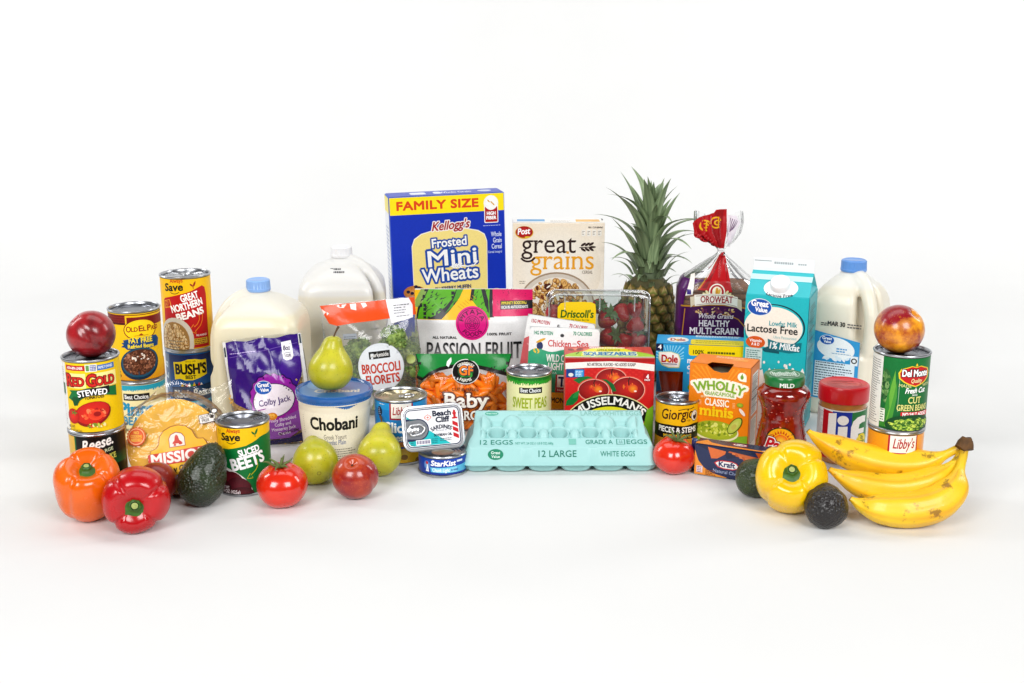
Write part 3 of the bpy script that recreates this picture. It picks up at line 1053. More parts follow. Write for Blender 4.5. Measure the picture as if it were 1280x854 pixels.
k.scatter(-46, -117.5, 12, 7, 26, (1, 2.4), ['#e2b074', '#c98744', '#bb7636'], (.5, .9), 2)
for a, b in ((-44, -111), (-40, -113), (-54, -117), (-49, -119), (-38, -119)): k.ell(a, b, 2.4, 2, '#26234a', edge='#171634')
k.ell(60, -128, 9, 9, '#c9b487')
face(rt, k, 'front', W, D, H, sx, sy)
k = Ink(); k.rect(-72, .5, 72, 41, '#0f3fb8'); sy2 = D / 42
for x0, x1 in ((-44, -24), (-14, -4)): k.rect(x0, 12, x1, 32, '#dfe4f0', r=5)
k.text('Whole Grain', 14, 15, 13, '#dfe4f0', w=40, b=.1); k.ell(52, 22, 9, 8, '#cfd6e6')
face(rt, k, 'top', W, D, H, sx, sy2)
k = Ink(); k.rect(-20, -hp + 1, 20, -1, '#e8ebf2', ); k.rect(-20, -20, 20, -1, '#f0e06a'); k.lines(-15, -40, 28, 30, 5, '#aab4d0', 2)
face(rt, k, 'left', W, D, H, D / 41, sy)
settle(rt)

# --- beige cereal box
W, D, H = .1815, .058, .305
rt = carton('cereal_box', 'beige cereal box with picture of flakes in a bowl', 'cereal box', (.092, 2.375, 0), (0, 0, 0), W, D, H, '#f0e6d6', BOXG)
sx, sy = W / 115, .00160
hp = H / sy
k = Ink()
k.poly([(-57, -hp), (57, -hp), (57, -.7), (-57, -.7)], '#ead9bf')
k.items[-1] = (k.items[-1][0], k.items[-1][1], [C('#fbf6ee'), C('#fbf6ee'), C('#f5e9d8'), C('#f1e2cb')], 0.0, 0.0)
k.ell(0, -60, 54, 56, '#fbf7f0', n=40, edge='#f2e7d5')
k.ell(-43, -11.5, 11.5, 8, '#e3b63a', n=28); k.ell(-43, -11, 10.6, 7.2, '#d3251f', n=28, edge='#a8120f')
k.text('Post', -43.5, -13.6, 7.4, '#fff', w=15, b=.1, sh=.2, rot=5); k.ell(-39, -17.3, 3.5, 1, '#e8c63c')
GB = '#3a2420'
k.text('great', -12.5, -37, 24, GB, w=68, serif=.05)
k.text('grains', 4.5, -57.5, 24.5, '#ecab2c', w=80, serif=.05)
k.ring(-38.5, -37.5, 9, 11.4, GB, 215, 330, 14)
for i in range(3):
    k.ell(31 + 5 * i, -26.5 + .3 * i, 3.6, 1.5, GB, 32); k.ell(31 + 5 * i, -33 + .3 * i, 3.6, 1.5, GB, -32)
k.ell(42.5, -29.6, 4.2, 1.3, GB); k.line([(26, -30.2), (42, -29.6)], 1, GB)
k.text('CEREAL', 36.5, -63, 3.8, '#6b5a4a', w=13)
k.text('PER 1 CUP SERVING', 46, -6.2, 2, '#4d3b30', w=18, b=.05)
for i in range(4): k.rect(28.5 + 6.7 * i, -16, 33.5 + 6.7 * i, -8, '#f4efe6', r=1.2); k.lines(29.2 + 6.7 * i, -10.5, 3.6, 3, 1.8, '#7c6d60', .6)
k.lines(-49, -73, 8, 2, 2.4, '#8c7d6c', .7)
k.ell(-2, -103, 48, 42, '#a9927a', n=40); k.ell(-2, -104, 46.5, 41, '#d9cfc2', n=40); k.ell(-2, -106, 42, 38.5, '#efe7da', n=36)
k.scatter(-2, -104, 42, 37, 260, (2.2, 5.5), ['#c68a3c', '#d9a456', '#b3722a', '#e6c07c', '#efd9ae', '#f3e9d6', '#8a4f24', '#a86a32'], (.35, .8), 21, dark='#8a5a28', hi='#edc987')
k.scatter(-6, -92, 30, 22, 14, (3, 5), ['#6b3420', '#7d4024', '#59291a'], (.5, .7), 22)
k.scatter(4, -98, 32, 26, 16, (2.5, 4), ['#f6efe2', '#fbf6ec'], (.3, .6), 23)
face(rt, k, 'front', W, D, H, sx, sy)
k = Ink(); k.rect(-57, .5, 57, 20, '#f5f2ec'); k.rect(-52, 7, -17, 17, '#5aa6d6'); k.rect(22, 5, 52, 16, '#ecb95a'); k.lines(-10, 9, 26, 2, 4, '#b9b3aa', 1.5); k.rect(55, 12, 57, 20, '#333')
face(rt, k, 'top', W, D, H, sx, D / 20)

# --- applesauce box
W, D, H = .147, .072, .149
rt = carton('applesauce_box', 'red applesauce pouch box with three apples behind egg carton', 'box', (.161, 1.934, 0), (0, 0, -1), W, D, H, '#cf6a60', BOXG)
sx, sy = W / 113, .00133
hp = H / sy
k = Ink()
k.rect(-56, -hp + 1, 56, -.6, '#cf1f1f')
k.rect(-56, -5, 56, -.6, '#b01217')
for i in range(0, 28):
    for j in range(0, 7):
        if (i + j) % 2 == 0:
            k.z = DZ * 2; k.rect(-56 + 4 * i, -16 - 3 * j, -53 + 4 * i, -14 - 3 * j, '#d92c27')
k.z = DZ * 3
k.poly([(-56, -14.5), (-30, -12.5), (0, -11.8), (30, -13.2), (56, -16.5), (56, -8), (30, -5.2), (0, -4.2), (-30, -5), (-56, -6.5)], '#f1ede8')
k.text('NO ARTIFICIAL FLAVORS • NO ADDED SUGAR*', 2, -10.2, 3.9, '#4a2322', w=61, b=.1)
k.rect(-55, -25, -32, -14, '#17468f', r=.6); k.rect(-44, -24, -33, -15, '#4aa0da', r=1); k.lines(-43, -17.5, 9, 4, 2, '#dff0fb', .9); k.ell(-49, -21.5, 3.2, 2.4, '#e6e2dc')


def apple(cx, cy, rx, ry, seed):
    k.ell(cx, cy, rx * 1.12, ry * 1.14, '#f2a08a', n=30, edge='#e2483c')
    k.ell(cx, cy, rx * 1.04, ry * 1.05, '#f3b9a6', n=30); k.ell(cx, cy, rx, ry, '#d02a22', n=30, edge='#8d0f14')
    k.scatter(cx + rx * .1, cy + ry * .3, rx * .55, ry * .4, 18, (1, 3.4), ['#e04a2a', '#e8742c', '#d8341f'], (.2, .5), seed, rot=(60, 120))
    k.ell(cx + rx * .3, cy + ry * .1, rx * .3, ry * .35, '#f2a02c', n=16, edge='#dd4a24')
    k.line([(cx + 1, cy + ry * .35), (cx, cy + ry * .7), (cx + 2, cy + ry * 1.02)], 1.2, '#3a1c12')
    k.ell(cx + rx * .45, cy - ry * .1, 1.8, 1.1, '#fbe6da')


apple(2, -27, 19, 13.5, 1); apple(23.5, -40.5, 20.5, 16, 2)
LF = lambda p, c1, c2: (k.poly(p, c1), k.poly([((x + p[0][0]) / 2, (y + p[0][1]) / 2 - .5) for x, y in p], c2))
LF([(-16, -27), (-28, -23), (-40, -25), (-46, -28), (-38, -33), (-28, -34), (-20, -31)], '#147a38', '#3f9e4a')
LF([(-16, -27), (-4, -27), (5, -33), (9, -42), (4, -43), (0, -35), (-8, -30)], '#0f6b32', '#2a8a40')
apple(-20, -41, 19, 13.5, 3)
LF([(-38, -41), (-47, -46), (-54, -55), (-55, -61), (-46, -60), (-40, -54)], '#147a38', '#2f8f45')
k.ell(1, -104, 66, 58, '#e8dca0', n=60, a0=25, a1=155); k.ell(1, -104, 64.6, 56.8, '#15140f', n=60, a0=24, a1=156)
k.ell(1, -104, 50, 42, '#e3dd2c', n=48, a0=10, a1=170); k.ell(1, -108, 44, 38, '#15140f', n=40, a0=10, a1=170)
k.text("MUSSELMAN'S", 1, -59, 9.6, '#f7f4ee', w=88, b=.1, serif=.08, arc=60)
k.text('UNSWEETENED', 1, -76, 6, '#f7f4ee', w=50, b=.12, arc=42)
k.poly([(40, -hp), (56, -hp), (56, -60), (48, -66)], '#7fb52a')
k.rect(43, -29, 52, -19, '#b8151c', r=.8); k.text('4', 47.5, -25.6, 5, '#fff', w=3, b=.14); k.text('PACK', 47.5, -28.4, 2, '#fff', w=7, b=.1)
face(rt, k, 'front', W, D, H, sx, sy)
k = Ink()
k.rect(-56, .6, 56, 41, '#c9463a'); k.scatter(0, 30, 54, 10, 60, (3, 6), ['#c2302c', '#d8563f', '#8a2420', '#e6846a'], (.6, .9), 6)
k.ell(0, -2, 60, 30, '#a9cf33', n=40, a0=5, a1=175); k.ell(0, 6, 36, 34, '#ece22e', n=40, a0=0, a1=180)
k.rect(-56, .6, 56, 3, '#ece9d8')
k.text('APPLE SAUCE', 0, 25, 5, '#4d6b1a', w=30, b=.1); k.text('SQUEEZABLES', 1, 8, 12, '#2f84b6', w=66, b=.16, out=[(.2, '#e9f2c8')])
k.line([(-42, 12), (-38, 20)], 1.4, '#3d4a1a'); k.lines(-24, 34, 48, 1, 3, '#fff', 3)
face(rt, k, 'top', W, D, H, sx, D / 41)

# --- orange guacamole box with cut-out
W, D, H = .100, .062, .147
rt = thing('guacamole_box', 'orange box of guacamole minis with a cut-out hole on top', 'box', (.347, 1.888, 0), (0, 0, -24), BOXG)
mo = plain('orange_board', '#ee8a10', .4)
mk = plain('raw_board_inside', '#6b5238', .8)


def panel(pts3, th):
    """polygon thickened inwards (th vector) -> bmesh"""
    bm = bmesh.new()
    a = [bm.verts.new(p) for p in pts3]
    b = [bm.verts.new(Vector(p) + Vector(th)) for p in pts3]
    bm.faces.new(a)
    bm.faces.new(b[::-1])
    n = len(a)
    for i in range(n): bm.faces.new((a[i], b[i], b[(i + 1) % n], a[(i + 1) % n]))
    bmesh.ops.recalc_face_normals(bm, faces=bm.faces)
    me = bpy.data.meshes.new('panel')
    bm.to_mesh(me)
    bm.free()
    return me


w2, d2, t = W / 2, D / 2, .0006
notch = [(.020, H), (.013, H - .0105), (.002, H - .0125), (-.010, H - .010), (-.021, H - .0015), (-.0212, H)]
fp = [(-w2, 0), (w2, 0), (w2, H)] + notch + [(-w2, H)]
tp = [(-w2, -d2), (-.0212, -d2), (-.017, -d2 + .016), (.018, -d2 + .017), (.020, -d2), (w2, -d2), (w2, d2), (-w2, d2)]
me = join('shell', panel([(x, -d2, z) for x, z in fp], (0, t, 0)), panel([(x, y, H) for x, y in tp], (0, 0, -t)),
          panel([(w2, -d2, 0), (w2, d2, 0), (w2, d2, H), (w2, -d2, H)], (-t, 0, 0)), panel([(-w2, -d2, 0), (-w2, d2, 0), (-w2, d2, H), (-w2, -d2, H)], (t, 0, 0)),
          panel([(-w2, d2, 0), (w2, d2, 0), (w2, d2, H), (-w2, d2, H)], (0, -t, 0)))
obj('shell', me, mo, rt, smooth=30)
sx, sy = W / 74, .00134
k = Ink()
k.poly([(x / sx * .993, (z - H) / sy - .2) for x, z in fp], '#ee8a10')
for i in range(22):
    a = R(8 + 164 * i / 21)
    k.z = DZ
    p = np.array((0, -36)); d = np.array((math.cos(a), math.sin(a))); nn = np.array((-d[1], d[0]))
    l = min(33 / max(abs(d[0]), .01), (33 if abs(d[0]) > .45 else 20) / max(abs(d[1]), .01))
    k.poly([p + d * 10, p + d * l + nn * 1.1, p + d * l - nn * 1.1], '#f5a02a')
k.z = DZ * 3
k.text('WHOLLY', 0, -31, 11, '#fbf6e4', w=58, b=.1, serif=.05, arc=95, out=[(.34, '#fbf6e4')])
k.text('GUACAMOLE', 1, -38, 5, '#fbf6e4', w=36, out=[(.5, '#fbf6e4')])
k.text('WHOLLY', 0, -31, 11, '#8ab330', w=58, b=.12, serif=.07, arc=95)
k.text('GUACAMOLE', 1, -38, 4.6, '#93b944', w=36, b=.06, serif=.06)
k.text('SIMPLY', -17, -42, 2.4, '#fde3b0', w=10, b=.08)
k.text('CLASSIC', -2, -51, 8.4, '#fff6e2', w=29, b=.1, rot=0)
for x in (-21, 17):
    for j in range(4): k.line([(x, -46 - 1.6 * j), (x + (-3 if x < 0 else 3), -45.3 - 1.8 * j)], .5, '#fbd9a0')
k.text('minis', -2, -64, 12.5, '#f6cf1c', w=40, b=.12, serif=.1)
k.ell(27, -11.5, 5.4, 5.4, '#fbf6e4', n=20); k.poly([(27, -16.9), (32.4, -16.9), (32.4, -11.5)], '#fbf6e4'); k.ell(27, -11.8, 1.9, 2.7, '#7aa32a'); k.poly([(25.4, -11), (28.6, -11), (27, -7)], '#7aa32a')
k.ell(26, -46.5, 4, 2.8, '#b5c736', edge='#8aa52a'); k.ell(29, -55, 2, 5.4, '#f3e6dc', 40)
k.poly([(-36.5, -hp if hp < 100 else -100), (36.5, -100), (36.5, -84), (20, -87), (-10, -84), (-36.5, -77)], '#86ad2c')
k.ell(-2, -83, 28, 13, '#e9dfb8', n=30); k.ell(-2, -81.5, 26.5, 12, '#c3c83e', n=30, edge='#a3b02c')
k.scatter(-2, -80, 25, 10, 110, (1, 3), ['#d3d75a', '#b6bf36', '#9dac2b', '#e3e27e', '#7f9424'], (.5, .9), 3)
k.ell(21, -73, 6.2, 13, '#4a5f1a', -35, n=24); k.ell(20.8, -73, 5.2, 11.8, '#d8d97a', -35, n=24, edge='#b5c24a'); k.ell(20, -74.5, 2.6, 4.2, '#c6bb5a', -35)
k.build('front_panel', M['board'], rt, f_plane((0, -d2 - .0004, H), (1, 0, 0), (0, 0, 1), sx, sy, 0))
k = Ink(); k.rect(-22.6, -hp if hp < 108 else -108, 22.6, -.5, '#eb8510'); k.rect(-14, -62, 16, -10, '#f0eee8'); k.lines(-12, -14, 26, 18, 2.7, '#2b2620', 1.2)
for j in range(4): k.rect(-14, -22 - 10 * j, 16, -21 - 10 * j, '#2b2620')
k.rect(-14, -106, 16, -66, '#e8dccb'); k.lines(-12, -70, 26, 10, 3, '#6d6458', 1.1)
k.build('side_panel', M['board'], rt, f_plane((w2 + .0004, 0, H), (0, 1, 0), (0, 0, 1), D / 46, sy, 0))
k = Ink(); k.lines(-14, 38, 36, 2, 4, '#fde6c0', 2); k.rect(8, 27, 26, 35, '#f6a94a')
k.build('top_panel', M['board'], rt, f_plane((0, -d2, H + .0002), (1, 0, 0), (0, 1, 0), sx, D / 46, .0001))
# the small tub seen through the cut-out
cupm = lathe('guacamole_cup', [(0, 0), (.020, 0), (.0235, .036), (.0255, .037), (.0255, .039), (.022, .0405), (.012, .041), (0, .041)], 40)
cupmat = plain('cup_foil', '#8b8674', .3, .4)
for i in range(3):
    o_ = obj('snack_cup', cupm if i == 0 else bpy.data.objects['snack_cup'].data, cupmat)
    o_.matrix_world = rt.matrix_basis @ Matrix.Translation((0, -.003, .001 + .0458 * i))
    tag(o_, ('lowest snack cup inside the orange box', 'middle snack cup inside the orange box', 'topmost snack cup, showing through the hole of the orange box')[i], 'snack cup', 'snack cups stacked in the orange box')

# --- mandarin orange cups sleeve
W, D, H = .152, .066, .142
rt = thing('fruit_cup_sleeve', 'light blue and yellow cardboard sleeve of mandarin orange cups', 'box', (.331, 2.045, 0), (0, 0, -9), BOXG)
w2, d2, t = W / 2, D / 2, .0007
wl, wr, wb, wt = -w2, -w2 + .048, 0.0, .093
fp = [(wr, 0), (w2, 0), (w2, H), (-w2, H), (-w2, wt), (wr, wt)]
mb = plain('blue_board', '#1f9ad6', .4)
me = join('shell', panel([(x, -d2, z) for x, z in fp], (0, t, 0)), panel([(-w2, -d2, H), (w2, -d2, H), (w2, d2, H), (-w2, d2, H)], (0, 0, -t)),
          panel([(w2, -d2, 0), (w2, d2, 0), (w2, d2, H), (w2, -d2, H)], (-t, 0, 0)), panel([(-w2, d2, 0), (w2, d2, 0), (w2, d2, H), (-w2, d2, H)], (0, -t, 0)),
          panel([(-w2, -d2, wt), (-w2, d2, wt), (-w2, d2, H), (-w2, -d2, H)], (t, 0, 0)))
obj('shell', me, mb, rt, smooth=30)
sx, sy = W / 109, .00142
k = Ink()
k.poly([(x / sx * .995, (z - H) / sy - .1) for x, z in fp], '#2aa7dd')
for i in range(15):
    a = R(15 + 150 * i / 14); d = np.array((math.cos(a), math.sin(a))); nn = np.array((-d[1], d[0])); p = np.array((-37, -22))
    l = min(17 / max(abs(d[0]), .05), 20 / max(abs(d[1]), .05)); k.z = DZ
    k.poly([p + d * 4, p + d * l + nn * .8, p + d * l - nn * .8], '#8fd6f0')
k.z = DZ * 3
k.poly([(-51, -10.5), (-36, -9.5), (-26, -12.5), (-23.5, -19), (-25, -30), (-38, -30.5), (-47, -27), (-51, -20)], '#c9d67a'); k.poly([(-50.3, -11), (-36, -10.2), (-27, -13), (-24.5, -19), (-25.8, -29), (-38, -29.4), (-46, -26.2), (-50, -20)], '#f7f5ef')
k.text('Dole', -37.3, -23.2, 9, '#c01c28', w=19.5, b=.15); k.ell(-40, -20.8, 2, 2, '#f0c419'); k.rect(-47, -25.8, -28, -24.8, '#2a3f86')
k.text('mandarin', -15, -23, 6.8, '#f4f8fa', w=34, al='l', b=.12); k.text('oranges', -15, -31, 6.8, '#f4f8fa', w=29, al='l', b=.12); k.text('in 100% juice', -15, -37, 2.8, '#e2f1f8', w=22, al='l', b=.05)
k.rect(-14, -13.5, 54.2, -.2, '#f3dd14', r=3); k.rect(-14, -6, 54.2, -.1, '#f3dd14')
k.text('100%', -2, -11.2, 4.8, '#3f4a12', w=13, b=.1); k.lines(9, -10.4, 36, 1, 2, '#5a641c', 2.6)
k.ell(-8, -54, 6, 5, '#5f9a2a'); k.ell(-4, -57, 5, 4, '#e58a1c')
k.poly([(-54.2, -9), (-45.5, -9), (-45.5, -.1), (-54.2, -.1)], '#12204a'); k.text('4', -49.8, -6.6, 5.2, '#fff', w=4, b=.12)
k.build('front_panel', M['board'], rt, f_plane((0, -d2 - .0004, H), (1, 0, 0), (0, 0, 1), sx, sy, 0))
k = Ink(); k.rect(-54.3, .3, 54.3, 45, '#35a9de'); k.ell(-28, 22, 13.5, 13, '#f3f0e6', n=28); k.text('Dole', -28, 16, 12, '#c2342c', w=18, b=.14); k.ell(-29, 20, 2, 3, '#f0c419')
k.rect(-12, .3, 54, 26, '#efdc28', r=4); k.lines(-6, 18, 54, 2, 9, '#8f8a1c', 2.4); k.lines(-6, 38, 56, 2, -5, '#e3f2f8', 3)
k.build('top_panel', M['board'], rt, f_plane((0, -d2, H), (1, 0, 0), (0, 1, 0), sx, D / 45, .0003))
amber = plain('orange_juice_cup', '#9c3a12', .12, coat=.5, sss=.2, vary=.25, vscale=60)
for i, (cx, cz) in enumerate(((-.050, .048), (-.050, .0))):
    c_ = obj('fruit_cup', lathe('fruit_cup', [(0, 0), (.022, 0), (.0285, .040), (.031, .041), (.031, .0435), (.028, .0445), (0, .0445)], 40), amber)
    c_.matrix_world = rt.matrix_basis @ Matrix.Translation((cx + .006, -.0012, cz))
    tag(c_, ('upper' if cz else 'lower') + ' amber fruit cup in the open end of the blue sleeve', 'fruit cup', 'fruit cups in the blue sleeve')

# --- lactose free milk carton with a gable top
W, D, H = .106, .100, .236
rt = thing('milk_carton', 'turquoise gable-top milk carton with white screw cap', 'milk carton', (.464, 2.02, 0), (0, 0, -21.5))
teal = plain('turquoise_board', '#27bcc4', .35)
bm = bmesh.new()
w2, d2, zr = W / 2, D / 2, .270
V = [(-w2, -d2, 0), (w2, -d2, 0), (w2, d2, 0), (-w2, d2, 0), (-w2, -d2, H), (w2, -d2, H), (w2, d2, H), (-w2, d2, H), (-w2 * .97, -.0015, zr), (w2 * .97, -.0015, zr), (w2 * .97, .0015, zr), (-w2 * .97, .0015, zr), (w2 * .72, 0, zr - .012), (-w2 * .72, 0, zr - .012)]
vs = [bm.verts.new(v) for v in V]
for f in ((0, 1, 5, 4), (1, 2, 6, 5), (2, 3, 7, 6), (3, 0, 4, 7), (3, 2, 1, 0), (4, 5, 9, 8), (6, 7, 11, 10), (5, 12, 9), (6, 10, 12), (5, 6, 12), (7, 13, 11), (4, 8, 13), (7, 4, 13), (9, 12, 10), (8, 11, 13), (8, 9, 10, 11)): bm.faces.new([vs[i] for i in f])
bmesh.ops.bevel(bm, geom=[e for e in bm.edges if e.verts[0] in vs[:8] and e.verts[1] in vs[:8]], offset=.0015, segments=2, affect='EDGES')
obj('box', bm, teal, rt, smooth=25)
obj('top_fin', box_bm(W * .97, .003, .0225, .0006, 1, zr - .001), plain('white_board', '#eef0f1', .4), rt)
k = Ink(); k.rect(-44, 13, -18, 14, '#9aa0a4'); k.lines(-14, 10, 30, 1, 3, '#b3b8bb', 3); k.lines(22, 10, 14, 1, 3, '#b3b8bb', 2)
k.build('date_print', M['paper'], rt, f_plane((0, -.0017, zr), (1, 0, 0), (0, 0, 1), W * .97 / 92, .00125, .0001))
sx, sy = W / 78, .00141
hp = H / sy
k = Ink()
k.rect(-38.6, -hp + 1, 38.6, -.4, '#27bcc4')
k.ell(-3, -37, 39, 27.5, '#143c4a', n=48); k.ell(-4.2, -37.6, 38.2, 26.8, '#27bcc4', n=48)
k.ell(-3, -38.5, 36, 25.4, '#f3ede1', n=44)
k.line([(-38.5, -38), (-36, -52), (-26, -64)], .9, '#143c4a')
k.ell(-21, -14.5, 15.2, 10.6, '#e7edf3', n=30); k.ell(-21, -14.5, 14.4, 9.8, '#1a5cb4', n=30)
k.text('Great', -21, -13.5, 7, '#fff', w=21, b=.12, rot=-3); k.text('Value', -19, -20.2, 5.4, '#fff', w=15, b=.12, rot=-3)
k.text('Lowfat Milk', 26, -36, 5.8, '#2aa4ac', w=34, al='r', b=.06)
k.text('Lactose Free', -4, -45, 8.8, '#15181a', w=62, b=.07)
k.text('Ultra Pasteurized', 26, -51.5, 3.4, '#8fc6c8', w=28, al='r')
k.poly([(-9, -52.5), (2, -55.5), (20, -56.5), (33, -54), (32, -66), (18, -68.5), (2, -67), (-8, -63.5)], '#14808c'); k.poly([(-9, -62), (6, -67), (6, -70), (-12, -69), (-16, -66)], '#0d626e')
k.text('1% Milkfat', 12, -64.5, 7.6, '#f2f8f8', w=36, b=.1, sh=.12, rot=-2)
k.ell(-24, -58, 12, 7.6, '#d9652a', n=26); k.text('Vitamin', -24, -57.5, 3.4, '#fff', w=15, b=.08); k.text('A & D', -24, -62, 3.4, '#fff', w=10, b=.08)
k.rect(-36, -90, -15, -65, '#c9e2df', r=1); k.lines(-34.5, -69, 18, 8, 2.6, '#3d7a7c', 1.1)
P = [(-38.5, -hp + 1), (38.5, -hp + 1), (38.5, -100)]
for i in range(36):
    x = 38 - 2.15 * i
    P.append((x, -96 + 4 * math.sin(i * 1.3) + 7 * max(0, math.sin(i * .7 + 1)) + (6 if i % 7 == 3 else 0)))
P.append((-38.5, -98)); k.poly(P, '#f4f1ea')
for x, y, r in ((-12, -82, 1.4), (6, -80, 1.2), (14, -84, 1.6), (20, -82, 1.3), (24, -88, 1.6)): k.ell(x, y, r, r * 1.3, '#f4f1ea')
face(rt, k, 'front', W, D, H, sx, sy)
k = Ink(); k.rect(-36, -hp + 1, 36, -.4, '#16a3ad'); k.lines(-24, -14, 40, 50, 2.9, '#123e46', 1.4)
for j in range(9): k.rect(-26, -20 - 12 * j, 22, -18.8 - 12 * j, '#123e46')
face(rt, k, 'right', W, D, H, D / 74, sy)
gv = Vector((0, d2 - .0015, zr - H)).normalized()
k = Ink(); k.ell(2, 14, 21, 16, '#f3f5f5', n=36); k.text('Lactose Free', 2, -1.5, 4.4, '#23313a', w=34, b=.1, arc=-40)
k.rect(-38, 27, 38, 36, '#c9eef0', '#c9eef0')
k.build('gable_print', M['board'], rt, f_plane((0, -d2 - .0003, H), (1, 0, 0), tuple(gv), sx, .00138, .0003))
cp = join('cap', lathe('c', [(0, 0), (.0185, 0), (.0185, .002), (.0172, .0022), (.0166, .013), (.0155, .0145), (.013, .015), (0, .0148)], 48, mod=lambda t, r, z: (r + (.0003 * math.cos(40 * t) if .003 < z < .0125 and r > .016 else 0), z)))
up = Vector((0, -gv.z, gv.y))
cp.transform(Matrix.Translation(Vector((.002, -d2, H)) + gv * .021 + up * .0005) @ up.to_track_quat('Z', 'Y').to_matrix().to_4x4())
obj('cap', cp, plain('white_cap', '#f0f1f2', .3, coat=.2), rt)

# ------------------------------------------------------------------ jars and tub
# --- peanut butter
rt = thing('peanut_butter_jar', 'peanut butter jar with bright red screw lid', 'jar', (.527, 1.83, 0))
obj('jar', lathe('jar', smooth_prof([(0, .001), (.03, .0005), (.0355, .002), (.0372, .008), (.0375, .02), (.0375, .085), (.0372, .094), (.036, .100), (.0345, .104), (.0345, .108), (0, .108)], 3), 64), plain('peanut_butter', '#b07a3e', .12, coat=.8, sss=.1, vary=.12, vscale=50), rt)
obj('lid', lathe('lid', [(.033, .1005), (.0392, .1005), (.0395, .102), (.0395, .1225), (.0385, .1255), (.036, .1268), (.034, .1262), (.0325, .1254), (0, .1254)], 120,
                 mod=lambda t, r, z: (r + (.00022 * math.cos(60 * t) if r > .039 and .104 < z < .121 else 0), z)), plain('red_plastic', '#cf1626', .3, coat=.2), rt)
k = Ink()
for i in range(9): k.ring(0, 0, 4 + 2.6 * i, 4.6 + 2.6 * i, '#b81322', 10 + 17 * i, 130 + 31 * i, 14)
k.text('PEANUT BUTTER', 0, 8, 4, '#b81322', w=34, b=.1); k.text('PEEL SEAL UNDER LID', 0, -3, 3, '#b81322', w=34, b=.1)
k.build('lid_embossing', M['gloss'], rt, f_plane((0, 0, .1254), (1, 0, 0), (0, 1, 0), .00105, .00105, .0002))
k = Ink()
s = .075 / 61
k.rect(-94, -68, 94, 0, '#e8e8e6'); k.lines(-60, -6, 26, 22, 2.8, '#6a6a70', .9); k.lines(38, -20, 24, 16, 2.8, '#6a6a70', .9)
k.poly([(-36, -68), (-20, -68), (-20, -3), (-36, -1)], '#bf1d2b'); k.rect(-21.5, -68, 3.5, -1.5, '#1f3fa6'); k.poly([(3, -68), (34, -68), (34, 0), (3, -2)], '#0c7c3a')
WJ = '#f4f3f0'
k.poly([(-27, -5.5), (-16.5, -3.5), (-16.5, -46), (-19, -50), (-25, -52), (-31, -50), (-31, -44), (-27, -45)], WJ)
k.ell(-8, -13, 7, 6.6, WJ, n=22); k.poly([(-13.5, -22), (-2, -21), (-2, -51), (-13.5, -51)], WJ)
k.poly([(2.5, -51), (2.5, -22), (5, -14), (11, -8.8), (19, -7.4), (26, -8.6), (26, -17), (19, -17), (14.5, -19), (13.5, -25), (24, -25), (24, -32), (13.5, -32), (13.5, -51)], WJ)
k.ell(20, -42, 9.5, 9.5, '#f1d91c', n=24); k.text('7g', 20, -39.5, 4.2, '#17603a', w=5, b=.1); k.text('PROTEIN', 20, -45, 3, '#17603a', w=13, b=.1)
k.text('Creamy', 0, -60, 6, '#fff', w=26, b=.1)
k.build('label', M['gloss'], rt, f_cyl(.0377, s, .0905, .00118, yaw=2), xs=list(np.arange(-93, 94, 3.0)))

# --- salsa jar
rt = thing('salsa_jar', 'glass jar of red salsa with green screw lid', 'jar', (.428, 1.815, 0))
rt.scale = (1, 1, 1.03)
gp = smooth_prof([(0, .0012), (.034, .001), (.0395, .004), (.0405, .014), (.0395, .034), (.0345, .062), (.0325, .075), (.0345, .090), (.0395, .103), (.0412, .110), (.0395, .117), (.034, .1225), (.0295, .125), (.0290, .1275)], 4)
salsa = plain('salsa_in_glass', '#8a1a0a', .1, coat=1.0, sss=.1, vary=.45, vscale=90)
obj('jar', lathe('jar', gp, 64), salsa, rt)
rnd = random.Random(5)
bm = bmesh.new()
for i in range(150):
    z = rnd.uniform(.02, .115); a = rnd.uniform(0, 2 * PI)
    r = np.interp(z, [p[1] for p in gp[4:-2]], [p[0] for p in gp[4:-2]])
    m_ = Matrix.Translation((r * math.cos(a), r * math.sin(a), z)) @ Euler((rnd.random() * 6, rnd.random() * 6, a)).to_matrix().to_4x4() @ Matrix.Diagonal((.0009, rnd.uniform(.001, .0026), rnd.uniform(.001, .0024), 1))
    bmesh.ops.create_icosphere(bm, subdivisions=1, radius=1, matrix=m_)
o_ = obj('salsa_chunks', bm, plain('salsa_bits', '#b5401a', .2, coat=1, vary=.5, vscale=140), rt, smooth=180)
o_['kind'] = 'stuff'
obj('lid', lathe('lid', [(.0285, .1265), (.0312, .1265), (.0316, .128), (.0316, .1385), (.0305, .1408), (.028, .1415), (.0265, .1407), (0, .1407)], 96, mod=lambda t, r, z: (r + (.0002 * math.cos(48 * t) if r > .0313 and .1285 < z < .1375 else 0), z)), plain('green_lid', '#0e7a3c', .3, coat=.3), rt)
k = Ink()
for a in range(12): k.rect(-18 + 3 * a, -5 + 2 * math.sin(a), -16 + 3 * a, 9 + 3 * math.cos(a * 1.7), '#d9e9dc')
k.text('PICANTE', 0, -13, 7, '#d9e9dc', w=32, b=.12); k.ring(0, 0, 21, 22, '#d9e9dc', n=40)
k.build('lid_print', M['gloss'], rt, f_plane((0, 0, .1407), (1, 0, 0), (0, 1, 0), .00105, .00105, .0002))
for x_ in (-2, 42, -46):
    k = Ink(); k.text('MILD', x_, -8.6, 5.2, '#f4f6f2', w=18, b=.12, serif=.07)
    k.build('lid_lettering', M['gloss'], rt, f_cyl(.0317, .00122, .1375, .00115, .0004), xs=list(np.arange(-60, 60, 3.0)))
gr = lambda z: float(np.interp(z, [p[1] for p in gp[8:-8]], [p[0] for p in gp[8:-8]]))
k = Ink()
